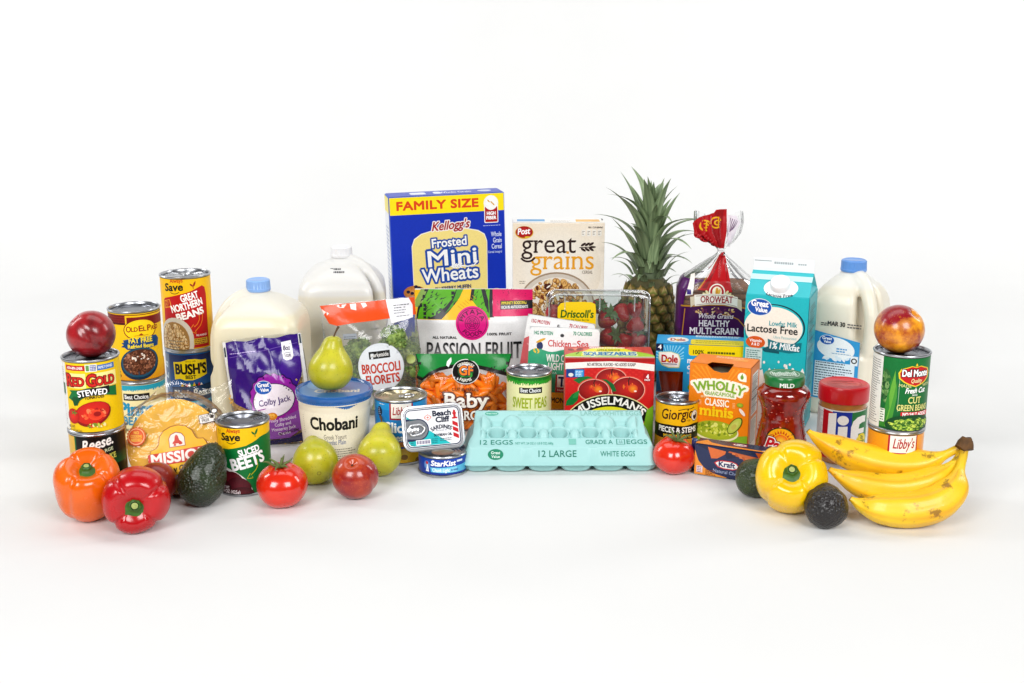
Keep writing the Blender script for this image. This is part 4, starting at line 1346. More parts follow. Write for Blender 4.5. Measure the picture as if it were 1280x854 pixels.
k.ell(-8, -14, 21, 17, '#20321a', n=32, a0=-20, a1=200); k.ell(-8, -14, 19.5, 15.5, '#f2b01c', n=32, a0=-20, a1=200)
for i in range(11):
    a = R(5 + 17 * i); k.z = DZ * 3; p = np.array((-8, -15.5)); d = np.array((math.cos(a), math.sin(a))); nn = np.array((-d[1], d[0]))
    k.poly([p + d * 11 + nn * 1.4, p + d * 15.5, p + d * 11 - nn * 1.4], '#c8401a')
k.z = DZ * 4
k.ell(-8, -14, 9.5, 8, '#f6d548', n=24, edge='#e8641c', a0=0, a1=180)
k.rect(-60, -40, 60, -30, '#17130f')
k.text('Pace', -9, -26, 14, '#c8202a', w=37, b=.13, serif=.05, sh=.2, rot=-3, out=[(.24, '#7d1018'), (.16, '#f6efe6')])
k.ell(26, -28, 9, 7, '#2a3a16', edge='#18240e')
k.build('label', M['gloss'], rt, f_cyl(gr, .00108, .062, .00125, .0006), xs=list(np.arange(-60, 60, 3.0)), ys=list(np.arange(-39, 5, 3.0)))

# --- yogurt tub
rt = thing('yogurt_tub', 'large cream yogurt tub with blue lid under a green pear', 'yogurt tub', (-.281, 1.823, 0))
tr = lambda z: .0485 + (.0575 - .0485) * z / .1
obj('tub', lathe('tub', [(0, .002), (.044, .002), (.046, .0), (.0485, .0015), (.0572, .097), (.059, .0975), (.0592, .1), (.0582, .101), (.0582, .105), (0, .105)], 80), plain('cream_plastic', '#ece4d2', .35, coat=.1, sss=.1), rt)
blue = plain('blue_lid', '#2a68ac', .22, coat=.4)
obj('lid', lathe('lid', [(.057, .1025), (.0604, .1022), (.0610, .1035), (.0612, .1085), (.0605, .1112), (.0588, .1118), (.0570, .1108), (.0555, .1085), (0, .1085)], 80), blue, rt)
lc = C('#2f6fb2')
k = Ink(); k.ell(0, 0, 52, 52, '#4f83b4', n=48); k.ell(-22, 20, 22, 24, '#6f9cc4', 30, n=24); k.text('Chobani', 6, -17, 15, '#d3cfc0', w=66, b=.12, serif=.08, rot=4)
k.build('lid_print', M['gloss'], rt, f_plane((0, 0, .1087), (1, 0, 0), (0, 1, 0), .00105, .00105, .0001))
k = Ink()
for i in range(-44, 45):
    k.z = 0
    k.rect(i * 1.6, -3 - 4.5 * max(0, math.exp(-((i - 14) / 7) ** 2)) - 1.1 * abs(math.sin(i * 1.7)), i * 1.6 + 1.55, 1, '#2f6db0')
k.build('seal_skirt', M['foilprint'], rt, f_cyl(lambda z: .0588 + (z - .1) * .3, .00121, .1025, .0012, .0006), xs=list(np.arange(-72, 72, 3.0)))
k = Ink()
k.rect(-70, -72, 70, -7.5, '#efe8d6')
k.text('Chobani', 4.5, -27.5, 14, '#16181a', w=66, b=.13, serif=.07)
k.text('Greek Yogurt', 6, -39, 5.6, '#9a9284', w=31, b=.03); k.text('Nonfat Plain', 6, -45.5, 5.6, '#7d86a8', w=29, b=.03)
k.lines(6, -52, 62, 8, 2.8, '#8a8274', .9, al='c', seed=4)
k.lines(-44, -14, 2, 9, 2.6, '#b3ab9a', .8)
k.build('label', M['paper'], rt, f_cyl(lambda z: tr(z) + .0002, .0575 * 2 / 94, .097, .00126, .0004), xs=list(np.arange(-70, 70, 3.0)), ys=list(np.arange(-71, -7, 8.0)))
rt.scale = (1, 1, 1.085)

# ------------------------------------------------------------------ sardine tin: propped up on its long side, label to the camera
rt = thing('sardine_tin', 'rectangular sardine tin with ring pull leaning on the tuna can', 'sardine tin', (-.122, 1.752, .0335), (-20, 0, 0))


def rrect(w, h, r, n=8):
    P = []
    for cx, cy, a0 in ((w - r, h - r, 0), (-w + r, h - r, 90), (-w + r, -h + r, 180), (w - r, -h + r, 270)):
        for j in range(n): P.append((cx + r * math.cos(R(a0 + 90 * j / (n - 1))), cy + r * math.sin(R(a0 + 90 * j / (n - 1)))))
    return P


tw, th_, tr_ = .047, .0345, .0135
rings = [(-.0030, .0, 1), (-.0014, .0, 1), (.0, .0002, 1), (.0008, .0016, 1), (.0002, .003, 1), (-.0012, .0036, 1), (-.0022, .0218, 1), (-.004, .0226, 1), (-.012, .0226, 1)]
LAY = []
for off, y, _ in [(-.0052, .0018, 1), (-.0040, .0018, 1), (-.0034, .0006, 1)] + rings:
    LAY.append([(x, y, z) for x, z in rrect(tw + off, th_ + off, max(tr_ + off, .002))])
P = np.array(LAY)
me = grid_mesh('body', P, wrap_v=True, caps=True)
T = Matrix.Rotation(R(-5.5), 4, 'Y') @ Matrix.Identity(4)
lift = Matrix.Translation((0, 0, .0385))
me.transform(lift @ T)
obj('body', me, M['alu'], rt, smooth=50)
k = Ink()
sx = .00116
RR = [(x / sx, z / sx) for x, z in rrect(tw - .0054, th_ - .0054, tr_ - .0054)]
k.poly(RR, '#1a2a55'); RR2 = [(x / sx, z / sx) for x, z in rrect(tw - .0068, th_ - .0068, tr_ - .0068)]
k.poly(RR2, '#eeeef0')
k.poly([p for p in [(-34.4, 17), (22, -23.4), (-27, -23.4), (-31, -22.3), (-33.5, -19), (-34.6, -15)]], '#1fbcc0')
k.ell(-20, -1.5, 14.5, 14.5, '#1a2a55', n=28); k.poly([(-35.2, 13.5), (-22, 12.9), (-22, -15.9), (-35.2, -17)], '#1a2a55'); k.ell(-20, -1.5, 13, 13, '#83868c', n=28); k.poly([(-35.6, 10.5), (-22, 11.4), (-22, -14.4), (-35.6, -13)], '#83868c')
k.poly([(-6, 18), (-1, 14.6), (-1, 12.4), (-6, 9), (-11, 12.4), (-11, 14.6)], '#e2a79f'); k.ell(-6, 13.5, 3, 2.6, '#eeeef0'); k.ell(-6, 13.5, 1.6, 1.4, '#d98a80')
k.text('Beach', 13, 14.5, 6.8, '#16233f', w=24, b=.16, serif=.08); k.text('Cliff', 13.5, 6, 6.8, '#16233f', w=18, b=.16, serif=.08)
k.text('SARDINES', 11, -2.5, 5, '#16233f', w=26, b=.12, arc=26)
k.text('PACKED IN', 11, -6, 1.8, '#7d8090', w=14); k.text('SOYBEAN OIL', 12.5, -12.5, 3.2, '#16233f', w=24, b=.12)
RD = '#c6202a'
k.poly([(27, 17), (32.5, 17), (31.8, 14.8), (27.6, 14.8)], RD); k.rect(28.2, 17, 31.3, 19, RD); k.poly([(28, 19), (31.6, 19), (29.8, 21)], RD); k.rect(28.2, 10.6, 31.4, 14.8, RD); k.rect(26.2, 8.8, 33.4, 10.8, RD)
for y in (6.5, -1, -9): k.poly([(26.4, y), (33.2, y - 3.6), (33.4, y - 9), (26.2, y - 5.2)][:4], RD)
k.rect(-24, -22.5, -4.5, -15.5, '#f2f2f2')
for i in range(14): k.rect(-23 + 1.28 * i, -21, -22.4 + 1.28 * i + (.35 if i % 3 == 0 else 0), -16.5, '#6a4a78' if i % 2 else '#5a5a90')
k.lines(-3, -16, 9, 3, 2.4, '#1b7f86', .8); k.lines(8, -16.5, 16, 2, 2.4, '#4a5a6a', .8); k.lines(-31, -17, 5, 3, 2.4, '#126a70', .8); k.rect(-31, 11.5, -21, 12.3, '#126a70')
o_ = k.build('label', M['gloss'], rt, f_plane((0, .0018, 0), (1, 0, 0), (0, 0, 1), sx, sx, .0003))
o_.data.transform(lift @ T)
tb = join('pull_tab', tube('a', [(-.011, 0, 0), (-.008, .0072, 0), (0, .0078, .0004), (.008, .0066, .0006), (.0135, 0, .0008), (.008, -.0066, .0006), (0, -.0078, .0004), (-.008, -.0072, 0), (-.011, 0, 0)], .0021, 8, 5),
          lathe('b', [(0, -.0008), (.0052, -.0008), (.0056, .0004), (.0048, .0012), (0, .0012)], 24))
tb2 = lathe('c', [(0, 0), (.0046, 0), (.0046, .002), (.003, .0024), (0, .0024)], 24)
tb2.transform(Matrix.Translation((-.009, 0, 0)))
tb = join('pull_tab', tb, tb2)
tb.transform(lift @ T @ Matrix.Translation((-.0265, .0008, -.002)) @ Matrix.Rotation(R(90), 4, 'X') @ Matrix.Rotation(R(5), 4, 'Z'))
obj('pull_tab', tb, M['alu'], rt, smooth=60)
settle(rt, .0335)

# ------------------------------------------------------------------ egg carton
foam = plain('pale_aqua_foam', '#a6d2d0', .42, bump=.08, bscale=500)
rt = thing('egg_carton', 'pale aqua foam carton of one dozen eggs in the front', 'egg carton', (.074, 1.812, 0), (0, 0, .5))
EL, EW, ZB, ZT = .312, .112, .0135, .078


def lid_z(x, y):
    """height of the lid over its footprint: low front wall, long top slope, steep back"""
    dx = np.minimum(x + EL / 2, EL / 2 - x)
    df, db = y + EW / 2, EW / 2 - y
    rc = .020
    dy = np.minimum(df, db)
    cx, cy = np.maximum(rc - dx, 0), np.maximum(rc - dy, 0)
    d = np.where((dx < rc) & (dy < rc), rc - np.hypot(cx, cy), np.minimum(dx, dy))
    d = np.maximum(d, 0)
    side = np.interp(d, [0, .0030, .0036, .0110, .0135, .016, .020, .03, .2], [ZB, ZB, ZB + .004, .0405, .0455, .049, .053, .12, .9])
    side2 = np.interp(np.minimum(dx, db), [0, .0030, .0036, .0125, .0185, .03, .2], [ZB, ZB, ZB + .004, .055, .076, .12, .9])
    slope = .0410 + (df - .012) * .53
    cap = ZT - .004 * np.clip((df - .075) / .02, 0, 1) ** 2
    z = np.minimum(np.minimum(side, side2 + .0 * x), np.minimum(slope, cap))
    # softened folds
    q = slope - z
    # sunken window with egg bumps
    wx, wy = np.abs(x) - .124, np.abs(df - .0465) - .0185
    m = np.clip(-np.maximum(wx, wy) / .0035, 0, 1)
    m = m * m * (3 - 2 * m)
    bump = np.zeros_like(x)
    SP = .0490
    for i in range(-3, 3):
        b = 1 - ((x - SP * (i + .5)) / .0165) ** 2 - ((df - .0560) / .0135) ** 2
        bump = np.maximum(bump, np.sqrt(np.maximum(b, 0)) * .0100)
        b = 1 - ((x - SP * (i + .5)) / .0085) ** 2 - ((df - .0360) / .0090) ** 2
        bump = np.maximum(bump, np.sqrt(np.maximum(b, 0)) * .0075)
    for i in range(-2, 3):
        rim = np.exp(-((np.hypot((x - SP * i) / .0145, (df - .0405) / .0125) - 1) / .16) ** 2) * .0032
        bump = np.maximum(bump, rim)
    for i in range(-2, 3):
        b = 1 - ((x - SP * i) / .0125) ** 2 - ((df - .0405) / .0105) ** 2
        star = 1 + .22 * np.cos(8 * np.arctan2(df - .0405, x - SP * i))
        bump = np.where(b > 0, -np.maximum(b, 0) ** .35 * .0125 * star, bump)
    z = z - m * .0075 + m * bump * 1.9
    # two latch buttons in the front wall
    for cx_ in (-.0515, .0520):
        b = np.exp(-(((x - cx_) / .0072) ** 4 + ((df - .0075) / .0028) ** 4))
        z = z + b * .0055
    return z


nx, ny = 313, 150
ax = np.linspace(-EL / 2, EL / 2, nx)
ay = -EW / 2 + EW * np.linspace(0, 1, ny) ** 1.25
X_, Y_ = np.meshgrid(ax, ay, indexing='ij')
Z_ = lid_z(X_, Y_)
# pull grid into the rounded plan outline
rc = .022
cxs, cys = np.maximum(np.abs(X_) - (EL / 2 - rc), 0), np.maximum(np.abs(Y_) - (EW / 2 - rc), 0)
mm = np.maximum(cxs, cys)
hy = np.hypot(cxs, cys) + 1e-9
ff = np.where((cxs > 0) & (cys > 0), mm / hy, 1.0)
XX = np.sign(X_) * (np.minimum(np.abs(X_), EL / 2 - rc) + cxs * ff)
YY = np.sign(Y_) * (np.minimum(np.abs(Y_), EW / 2 - rc) + cys * ff)
Z_ = lid_z(XX, YY)
me = grid_mesh('lid', np.stack([XX, YY, Z_], 2))
obj('lid', me, foam, rt, smooth=180)
# base: rim and two rows of six cups
P = []
bx = np.linspace(-EL / 2 + .003, EL / 2 - .003, 181)
by = np.linspace(-EW / 2 + .003, EW / 2 - .003, 72)
BX, BY = np.meshgrid(bx, by, indexing='ij')
cu = (BX / (EL - .006) + .5) * 6
cv = (BY / (EW - .006) + .5) * 2
du, dv = (cu - np.floor(np.minimum(cu, 5.999)) - .5) * 2, (cv - np.floor(np.minimum(cv, 1.999)) - .5) * 2
rr = np.abs(du) ** 3.2 + np.abs(dv) ** 3.2
dep = np.clip(1.15 * (1 - rr), 0, 1) ** .5
BZ = ZB - .0018 - dep * .0120
BZ = np.where((np.abs(BX) > EL / 2 - .0045) | (np.abs(BY) > EW / 2 - .0045), ZB - .0012, BZ)
cxs, cys = np.maximum(np.abs(BX) - (EL / 2 - rc), 0), np.maximum(np.abs(BY) - (EW / 2 - rc), 0)
ff = np.where((cxs > 0) & (cys > 0), np.maximum(cxs, cys) / (np.hypot(cxs, cys) + 1e-9), 1.0)
BX2 = np.sign(BX) * (np.minimum(np.abs(BX), EL / 2 - rc) + cxs * ff)
BY2 = np.sign(BY) * (np.minimum(np.abs(BY), EW / 2 - rc) + cys * ff)
me = grid_mesh('base', np.stack([BX2, BY2, BZ], 2))
me.flip_normals()
obj('base', me, foam, rt, smooth=180)


def f_egg(x, y, z):
    X, Y = x * .00128, y
    e = .0006
    z0 = lid_z(X, Y)
    n = np.stack([-(lid_z(X + e, Y) - lid_z(X - e, Y)) / (2 * e), -(lid_z(X, Y + e) - lid_z(X, Y - e)) / (2 * e), np.ones_like(X)], 1)
    n = n / np.linalg.norm(n, axis=1)[:, None]
    return np.stack([X, Y, z0], 1) + n * (z + .0004)[:, None], n


EG = '#2b8a7a'
k = Ink()


def etext(t, x, y, h, w, col=EG, b=.04):
    """lettering on the lid: x in units across, y and h in metres from the front edge"""
    kk = Ink()
    kk.text(t, 0, 0, 1, col, w=w, b=b)
    for V, F, c, zz, j in kk.items:
        k.items.append((np.stack([V[:, 0] + x, V[:, 1] * h + y - EW / 2], 1), F, c, zz, j))


def eshape(P, c, z=0.0):
    k.items.append((np.array([(x, y - EW / 2) for x, y in P]), [tuple(range(len(P)))], C(c), z, 0))


def eoval(cx, cy, rx, ry, c, z=0.0):
    eshape([(cx + rx * math.cos(t * PI / 12), cy + ry * math.sin(t * PI / 12)) for t in range(24)], c, z)


etext('LARGE WHITE EGGS', 66, .0715, .0085, 76, '#8fbdb4')
etext('A Good Source of Protein', -16, .0760, .0050, 60, '#9ccabf'); etext('SEE SIDE PANEL FOR NUTRITION INFORMATION', -16, .0715, .0025, 68, '#9ccabf')
eoval(-83, .0755, 8.5, .0042, '#5fae9b'); etext('Great Value', -83, .0745, .0022, 13, '#d6efe8', .08)
etext('12 EGGS', -77, .0160, .0082, 40); etext('NET WT. 24 OZ (1 LB 8 OZ) 680g', -31, .0160, .0042, 46, '#58a899'); etext('GRADE A', 48, .0165, .0076, 33); etext('EGGS', 94, .0165, .0080, 25)
eshape([(69, .0155), (79.5, .0155), (79.5, .0255), (69, .0255)], EG); eshape([(70, .0160), (78.5, .0160), (78.5, .0250), (70, .0250)], '#a6d2d0', DZ); etext('AA', 74.2, .0172, .0060, 5)
eshape([(11, .0155), (20, .0155), (20, .0265), (11, .0265)], '#7fbfb2')
etext('12 LARGE', -3, .0064, .0030, 46, '#1f7d6c', .05); etext('WHITE EGGS', 70, .0066, .0024, 42, '#2b8a7a', .05)
eoval(-78, .0076, 9.5, .0026, '#1f8a6a'); etext('Great', -78, .0078, .0013, 11, '#e6f6f0', .06); etext('Value', -78, .0060, .0013, 10, '#e6f6f0', .06)
k.build('lid_print', M['foamprint'], rt, f_egg, xs=list(np.arange(-116, 117, 4.0)), ys=list(-EW / 2 + np.concatenate([np.arange(.0036, .0135, .0006), np.arange(.0135, .026, .0012), np.arange(.07, .09, .0015)])))
# ------------------------------------------------------------------ soft packs


def wrinkle(seed, amp, k0, n=7):
    rnd = random.Random(seed)
    W = []
    for i in range(n):
        a, k = rnd.uniform(0, 2 * PI), k0 * rnd.uniform(.5, 2.2)
        W.append((k * math.cos(a), k * math.sin(a), rnd.uniform(0, 6), amp * rnd.uniform(.4, 1) * k0 / k))

    def f(x, z):
        t = 0
        for kx, kz, p, a in W:
            q = kx * x + kz * z + p
            t = t + a * (1 - 2 * np.abs(np.sin(q + .8 * np.sin(q * .37 + p))))
        return t / math.sqrt(n)
    return f


def pillow(W, H, T, seed, amp=.0015, k0=60, top=.0, px=2.4, low=.35, peak=.3):
    """front surface of a filled flat pack standing on its lower edge: x across, z up"""
    wf = wrinkle(seed, amp, k0)

    def g(v):
        return np.interp(v, [0, .04, peak, .7, .92, 1.0], [low, low + .25, 1, .72, .2 + top, .04 + top])

    def surf(x, z, side=-1):
        u = np.clip(np.abs(2 * x / W), 0, 1)
        v = np.clip(z / H, 0, 1)
        e = np.clip(1 - u ** px, 0, 1) ** .8
        y = T / 2 * e * g(v) + .0009
        y = y + wf(x + (.5 if side > 0 else 0), z) * np.clip(e * 3, .25, 1)
        y = np.maximum(y, .0004)
        return np.stack([np.asarray(x, float), side * y, np.asarray(z, float)], 1)
    return surf


def pack_body(name, surf, W, H, m, root, nx=44, nz=48, outline=None, inset=0.0):
    """closed skin: front and back sheets sewn at the rim"""
    xs = np.linspace(-W / 2, W / 2, nx)
    zs = np.linspace(0, H, nz)
    X, Z = np.meshgrid(xs, zs, indexing='ij')
    if outline:
        X, Z = outline(X, Z)
    A = surf(X.ravel(), Z.ravel(), -1).reshape(nx, nz, 3)
    A[:, :, 1] += inset
    B = surf(X.ravel(), Z.ravel(), 1).reshape(nx, nz, 3)
    bm = bmesh.new()
    va = [[bm.verts.new(A[i, j]) for j in range(nz)] for i in range(nx)]
    vb = [[bm.verts.new(B[i, j]) for j in range(nz)] for i in range(nx)]
    for i in range(nx - 1):
        for j in range(nz - 1):
            bm.faces.new((va[i][j], va[i + 1][j], va[i + 1][j + 1], va[i][j + 1]))
            bm.faces.new((vb[i][j], vb[i][j + 1], vb[i + 1][j + 1], vb[i + 1][j]))
    for i in range(nx - 1):
        bm.faces.new((va[i][0], vb[i][0], vb[i + 1][0], va[i + 1][0]))
        bm.faces.new((va[i][-1], va[i + 1][-1], vb[i + 1][-1], vb[i][-1]))
    for j in range(nz - 1):
        bm.faces.new((va[0][j], va[0][j + 1], vb[0][j + 1], vb[0][j]))
        bm.faces.new((va[-1][j], vb[-1][j], vb[-1][j + 1], va[-1][j + 1]))
    return obj(name, bm, m, root, smooth=60)


PG = 'printed pouches'
# --- passion fruit pouch
W, H = .221, .208
rt = thing('fruit_pouch', 'white frozen fruit pouch with green, yellow and pink top and round pink seal', 'pouch', (-.072, 2.165, 0), (-4, .5, 2), PG)
sf = pillow(W, H, .055, 3, .0010, 40, px=3)
pack_body('pouch', sf, W - .004, H, plain('white_film', '#e4e4e4', .3, coat=.2), rt, inset=.0026)
k = Ink()
sx, sy = W / 149, .00151
HP = H / sy
k.rect(-73.5, -HP + 2, 73.5, -.5, '#ececec')
k.rect(-73.5, -37, 20, -.5, '#f4c41a', sl=.01)
G, DK = '#63b31c', '#23252a'
k.poly([(-66, -.6), (-58, -.6), (-62, -12), (-67, -24), (-73, -22), (-73, -14)], '#8fae5a')
k.poly([(-61, -.6), (-14, -.6), (-20, -14), (-30, -26), (-40, -36.6), (-72, -37), (-70, -24), (-65, -12)], DK)
k.poly([(-56, -.6), (-22, -.6), (-27, -12), (-34, -20), (-44, -30), (-58, -36.6), (-70, -37), (-68, -26), (-62, -12)], G)
k.poly([(-21, -.6), (-13, -.6), (-18, -11), (-27, -22), (-36, -30), (-30, -22), (-24, -10)], '#4fa01a')
rnd = random.Random(8)
for i in range(26):
    x, y = rnd.uniform(-62, -24), rnd.uniform(-33, -4)
    k.z = DZ * 7; k.poly([(x, y), (x + rnd.uniform(3, 8), y + rnd.uniform(2, 5)), (x + 2, y - .4)], DK)
k.z = DZ * 8
k.poly([(-2, -.6), (21, -.6), (22, -34), (14, -35), (8, -26), (-2, -14)], G)
k.poly([(-3, -.6), (1, -.6), (-1, -14), (-5, -14)], DK); k.poly([(9, -.6), (14, -.6), (18, -14), (19, -30), (14, -20)], DK); k.poly([(20, -.6), (25, -.6), (23, -16), (25, -34), (20, -34), (19, -16)], DK)
for i in range(12):
    x, y = rnd.uniform(0, 18), rnd.uniform(-28, -4)
    k.z = DZ * 12; k.poly([(x, y), (x + 3, y + rnd.uniform(2, 5)), (x + 1, y - .6)], DK)
k.z = DZ * 13
for i in range(7): k.line([(-20 + 3 * i, -20 + 2 * i), (-15 + 3 * i, -24 + 2 * i)], .5, '#c98f12')
k.rect(23.5, -33, 73.5, -.5, '#e01a6d'); k.z -= DZ
k.scatter(48, -14, 25, 15, 90, (.4, 1.2), ['#9d0f4c', '#b8125a'], (.3, .8), 5)
k.rect(33, -25.5, 73.5, -15, '#2a2a2e', sl=.02); k.text('IMMUNITY BOOSTING', 50, -18.6, 3.4, '#f2dc3a', w=31, b=.1, sl=.02); k.text('RICH IN ANTIOXIDANTS', 51, -23.6, 3.4, '#f4f4f4', w=33, b=.1, sl=.02)
k.ell(-2, -41, 20.4, 20.4, '#e0148a', n=40); k.ring(-2, -41, 17.4, 18.2, '#6d0f4e', n=40)
for r in (9, 6.6, 4.2, 2): k.ring(-2, -41, r - .5, r + .3, '#7d1159', n=28)
for i in range(6): k.line([(-2 + 2 * math.cos(i * 1.047), -41 + 2 * math.sin(i * 1.047)), (-2 + 8.6 * math.cos(i * 1.047), -41 + 8.6 * math.sin(i * 1.047))], .6, '#7d1159')
k.text('PITAYA', -2, -29.8, 5, '#5a0d42', w=31, b=.07, arc=11.5); k.text('FOODS', -2, -57, 5, '#5a0d42', w=28, b=.07, arc=-16)
k.text('ALL NATURAL', -36, -60, 3, '#2a2a2c', w=30, b=.1); k.text('100% FRUIT', 32, -55.5, 3, '#2a2a2c', w=30, b=.1)


def fade(p):
    t = min(1, max(0, (-66 - p[1]) / 18))
    a, b = np.array(C('#17181a')), np.array(C('#8d8d90'))
    return tuple(a + (b - a) * t)


k.text('PASSION', -25, -85, 20, fade, w=66, b=.05); k.text('FRUIT', 37, -84, 20, fade, w=44, b=.05)
k.scatter(-10, -84, 60, 6, 110, (.4, 1.4), ['#ececec'], (.3, .7), 9, rot=(30, 60))
k.build('front_print', M['pouchprint'], rt, f_height(lambda x, z: sf(x, z + H, -1), sx, sy), xs=arange(-73.5, 73.5, 5), ys=arange(-HP, 0, 5))

# --- two tuna/chicken pouches
for nm, lb, loc, rot, W, H, T, A in (
        ('fish_pouch', 'white and coral protein pouch half hidden behind the green one', (.060, 2.045, 0), (-5, 9, 0), .122, .180, .028, True),
        ('fish_pouch', 'white and green tuna pouch with yellow lemon band', (.083, 1.990, 0), (-4, 2.5, 0), .122, .176, .026, False)):
    rt = thing(nm, lb, 'pouch', loc, rot, PG)
    sf = pillow(W, H, T, 5 if A else 6, .0007, 50, px=3)
    pack_body('pouch', sf, W - .002, H, plain('silver_film', '#d5d7d8', .3, .3), rt, inset=.0022)
    k = Ink()
    sx, sy = W / 91, .00142
    HP = H / sy
    P = [(-45, -HP + 1), (45, -HP + 1), (45, -5)] + [(40 + 5 * math.cos(R(a)), -5.5 + 5 * math.sin(R(a))) for a in (30, 60, 90)] + [(-40 + 5 * math.cos(R(a)), -5.5 + 5 * math.sin(R(a))) for a in (90, 120, 150)] + [(-45, -5)]
    k.poly(P, '#f1f1f0')
    k.ell(-3, -9.5, 2.6, 2.2, '#7b7d80'); k.ell(-3, -9.7, 2, 1.6, '#3a3b3d')
    tc = '#c23a4c' if A else '#3a9a78'
    k.text('15G PROTEIN' if A else '14G PROTEIN', -27, -9.5, 4.2, tc, w=24, b=.12); k.text('70 CALORIES', 23, -8.5, 4.2, tc, w=24, b=.12)
    k.text('Chicken', -6, -23, 7.6, '#cf3a40', w=29, b=.06, serif=.05); k.text('of the', 13, -20, 2.4, '#cf3a40', w=5); k.text('Sea', 24, -22.6, 7.6, '#cf3a40', w=15, b=.06, serif=.05)
    k.ell(-31, -23, 4, 5, '#2a3a6a'); k.ell(-30, -16.5, 6.5, 1.5, '#e5b23a', 25); k.ell(-35, -29, 4, 3, '#f0c63a', -20)
    pc = '#df6f74' if A else '#3fa981'
    k.poly([(-45, -HP + 1), (45, -HP + 1), (45, -26)] + [(45 - 5 * i, -28 + 1.6 * math.sin(i * .9)) for i in range(1, 18)] + [(-45, -31)], pc)
    if A:
        for q in ([(-40, -36), (-30, -44), (-36, -52)], [(-30, -34), (-22, -42), (-26, -48)], [(-24, -40), (-16, -38), (-18, -56)]): k.line(q, 1.6, '#eda9a8')
        k.text('A', -9, -49, 9, '#fff', w=8, b=.12); k.text('BUF', -4, -60, 9, '#fff', w=22, b=.12)
    else:
        k.text('WILD CAUGHT', -22, -41, 8.4, '#f4f7f4', w=46, al='l', b=.1); k.text('LIGHT TUNA', -19, -51, 8.4, '#f4f7f4', w=40, al='l', b=.1); k.text('IN A', -12, -56, 2.6, '#e0f0e8', w=8)
        k.rect(-9, -78, 12, -56.5, '#b31d2a', r=1); k.rect(-7, -72, 10, -57, '#f1efec', r=.8); k.text('T', -1, -70.5, 11, '#1c2a5a', w=8, b=.15, serif=.1); k.text('Nutrition', 1, -76.5, 2.6, '#fff', w=14, b=.06)
        k.rect(-45, -100, 45, -78.5, '#f0b71c'); k.text('LEMON', -9, -91, 6.2, '#3a2a12', w=24, b=.1)
        k.rect(-45, -HP + 1, 45, -99, '#d8cdb8'); k.scatter(0, -112, 45, 12, 150, (.7, 2.6), ['#5a4a3a', '#2f2a24', '#efe7d6', '#9a8a70', '#c9bca2'], (.5, .9), 7)
    k.build('front_print', M['pouchprint'], rt, f_height(lambda x, z, sf=sf, H=H: sf(x, z + H, -1), sx, sy), xs=arange(-45, 45, 5), ys=arange(-HP, 0, 5))

# --- shredded cheese pouch
W, H = .132, .182
rt = thing('cheese_pouch', 'purple zip pouch of shredded cheese leaning before the milk jug', 'pouch', (-.392, 1.905, 0), (-6, -6.5, 3), PG)
sf = pillow(W, H, .056, 12, .0062, 44, px=2.6, peak=.35)
pack_body('pouch', sf, W, H, M['film'], rt)
k = Ink()
sx, sy = W / 104, .00138
HP = H / sy
k.rect(-51, -70, -47, -2, '#e7e7ea'); k.rect(47, -70, 51, -2, '#e7e7ea'); k.rect(-50.5, -20, -48, -8, '#44505a'); k.rect(48, -14, 50.5, -3, '#44505a')
PU = '#3b1480'
k.poly([(-47, -3)] + [(-47 + 4.7 * i, -3 + 1.2 * math.sin(i * .8)) for i in range(1, 20)] + [(47, -2), (46, -30), (45, -52), (39, -62), (31, -70), (10, -82), (-10, -84), (-26, -84), (-40, -78), (-46, -74), (-48, -50), (-47, -20)], PU)
k.poly([(47, -16), (46, -48), (40, -60), (30, -66), (20, -40), (26, -22)], '#4a1c92')
k.lines(-43, -17, 36, 1, 2, '#cbb8ea', .8); k.line([(-44, -21), (45, -13)], .4, '#8a6fc0')
k.poly([(24, -10), (37, -9), (38, -28), (35.5, -31.5), (28.5, -32), (25, -29)], '#f3f1f6'); k.text('8oz', 30.5, -20, 5.4, '#3a2a5a', w=8.6, b=.12); k.rect(26.5, -23.4, 35.5, -22.8, '#3a2a5a'); k.text('2 CUPS', 31, -28, 3.2, '#3a2a5a', w=8, b=.1)
MG = []
for i in range(72):
    a = 2 * PI * i / 72
    q = 1 + .03 * math.cos(a * 18)
    MG.append((7 + 30 * q * math.cos(a), -74 + 30 * q * math.sin(a) * .98))
k.poly([(7 + (x - 7) * 1.05, -74 + (y + 74) * 1.05) for x, y in MG], '#2a0d5a'); k.poly(MG, '#9b26a8')
k.poly([(-22, -90), (37, -86), (36, -116), (20, -124), (-24, -124)], '#8d4aa6'); k.poly([(-23, -86), (37, -82), (36, -92), (0, -103), (-23, -104)], '#9b1fa0')
k.ell(7, -76, 27, 20.5, '#2a0d5a', 6, n=36); k.ell(7, -76, 26, 19.5, '#efe8f3', 6, n=36)
k.ell(-4, -60, 11.5, 8.6, '#e8eef6', n=28); k.ell(-4, -60, 10.8, 8, '#1f62b8', n=28); k.text('Great', -4, -59, 5, '#fff', w=15, b=.1); k.text('Value', -3, -64.6, 4, '#fff', w=11, b=.1)
k.text('Colby Jack', 8, -80.5, 7, '#4a1a7a', w=41, b=.05, rot=4)
k.ell(2, -95, 7, 4.6, '#e59a2a', edge='#d8861c'); k.ell(2, -94, 4, 2.6, '#f2bd5a')
for i, t in enumerate(('Finely Shredded', 'Colby and', 'Monterey Jack', 'Cheese')): k.text(t, 14, -102 - 5.6 * i, 3.8, '#e9d7f0', w=(34, 20, 30, 15)[i], b=.04, rot=2)
k.poly([(-47, -HP + 1), (47, -HP + 1), (47, -118), (20, -124), (-20, -126), (-47, -122)], '#241052'); k.text('NET WT 8 OZ (226g)', 20, -118, 2.8, '#3a1c10', w=24, b=.06, rot=6)
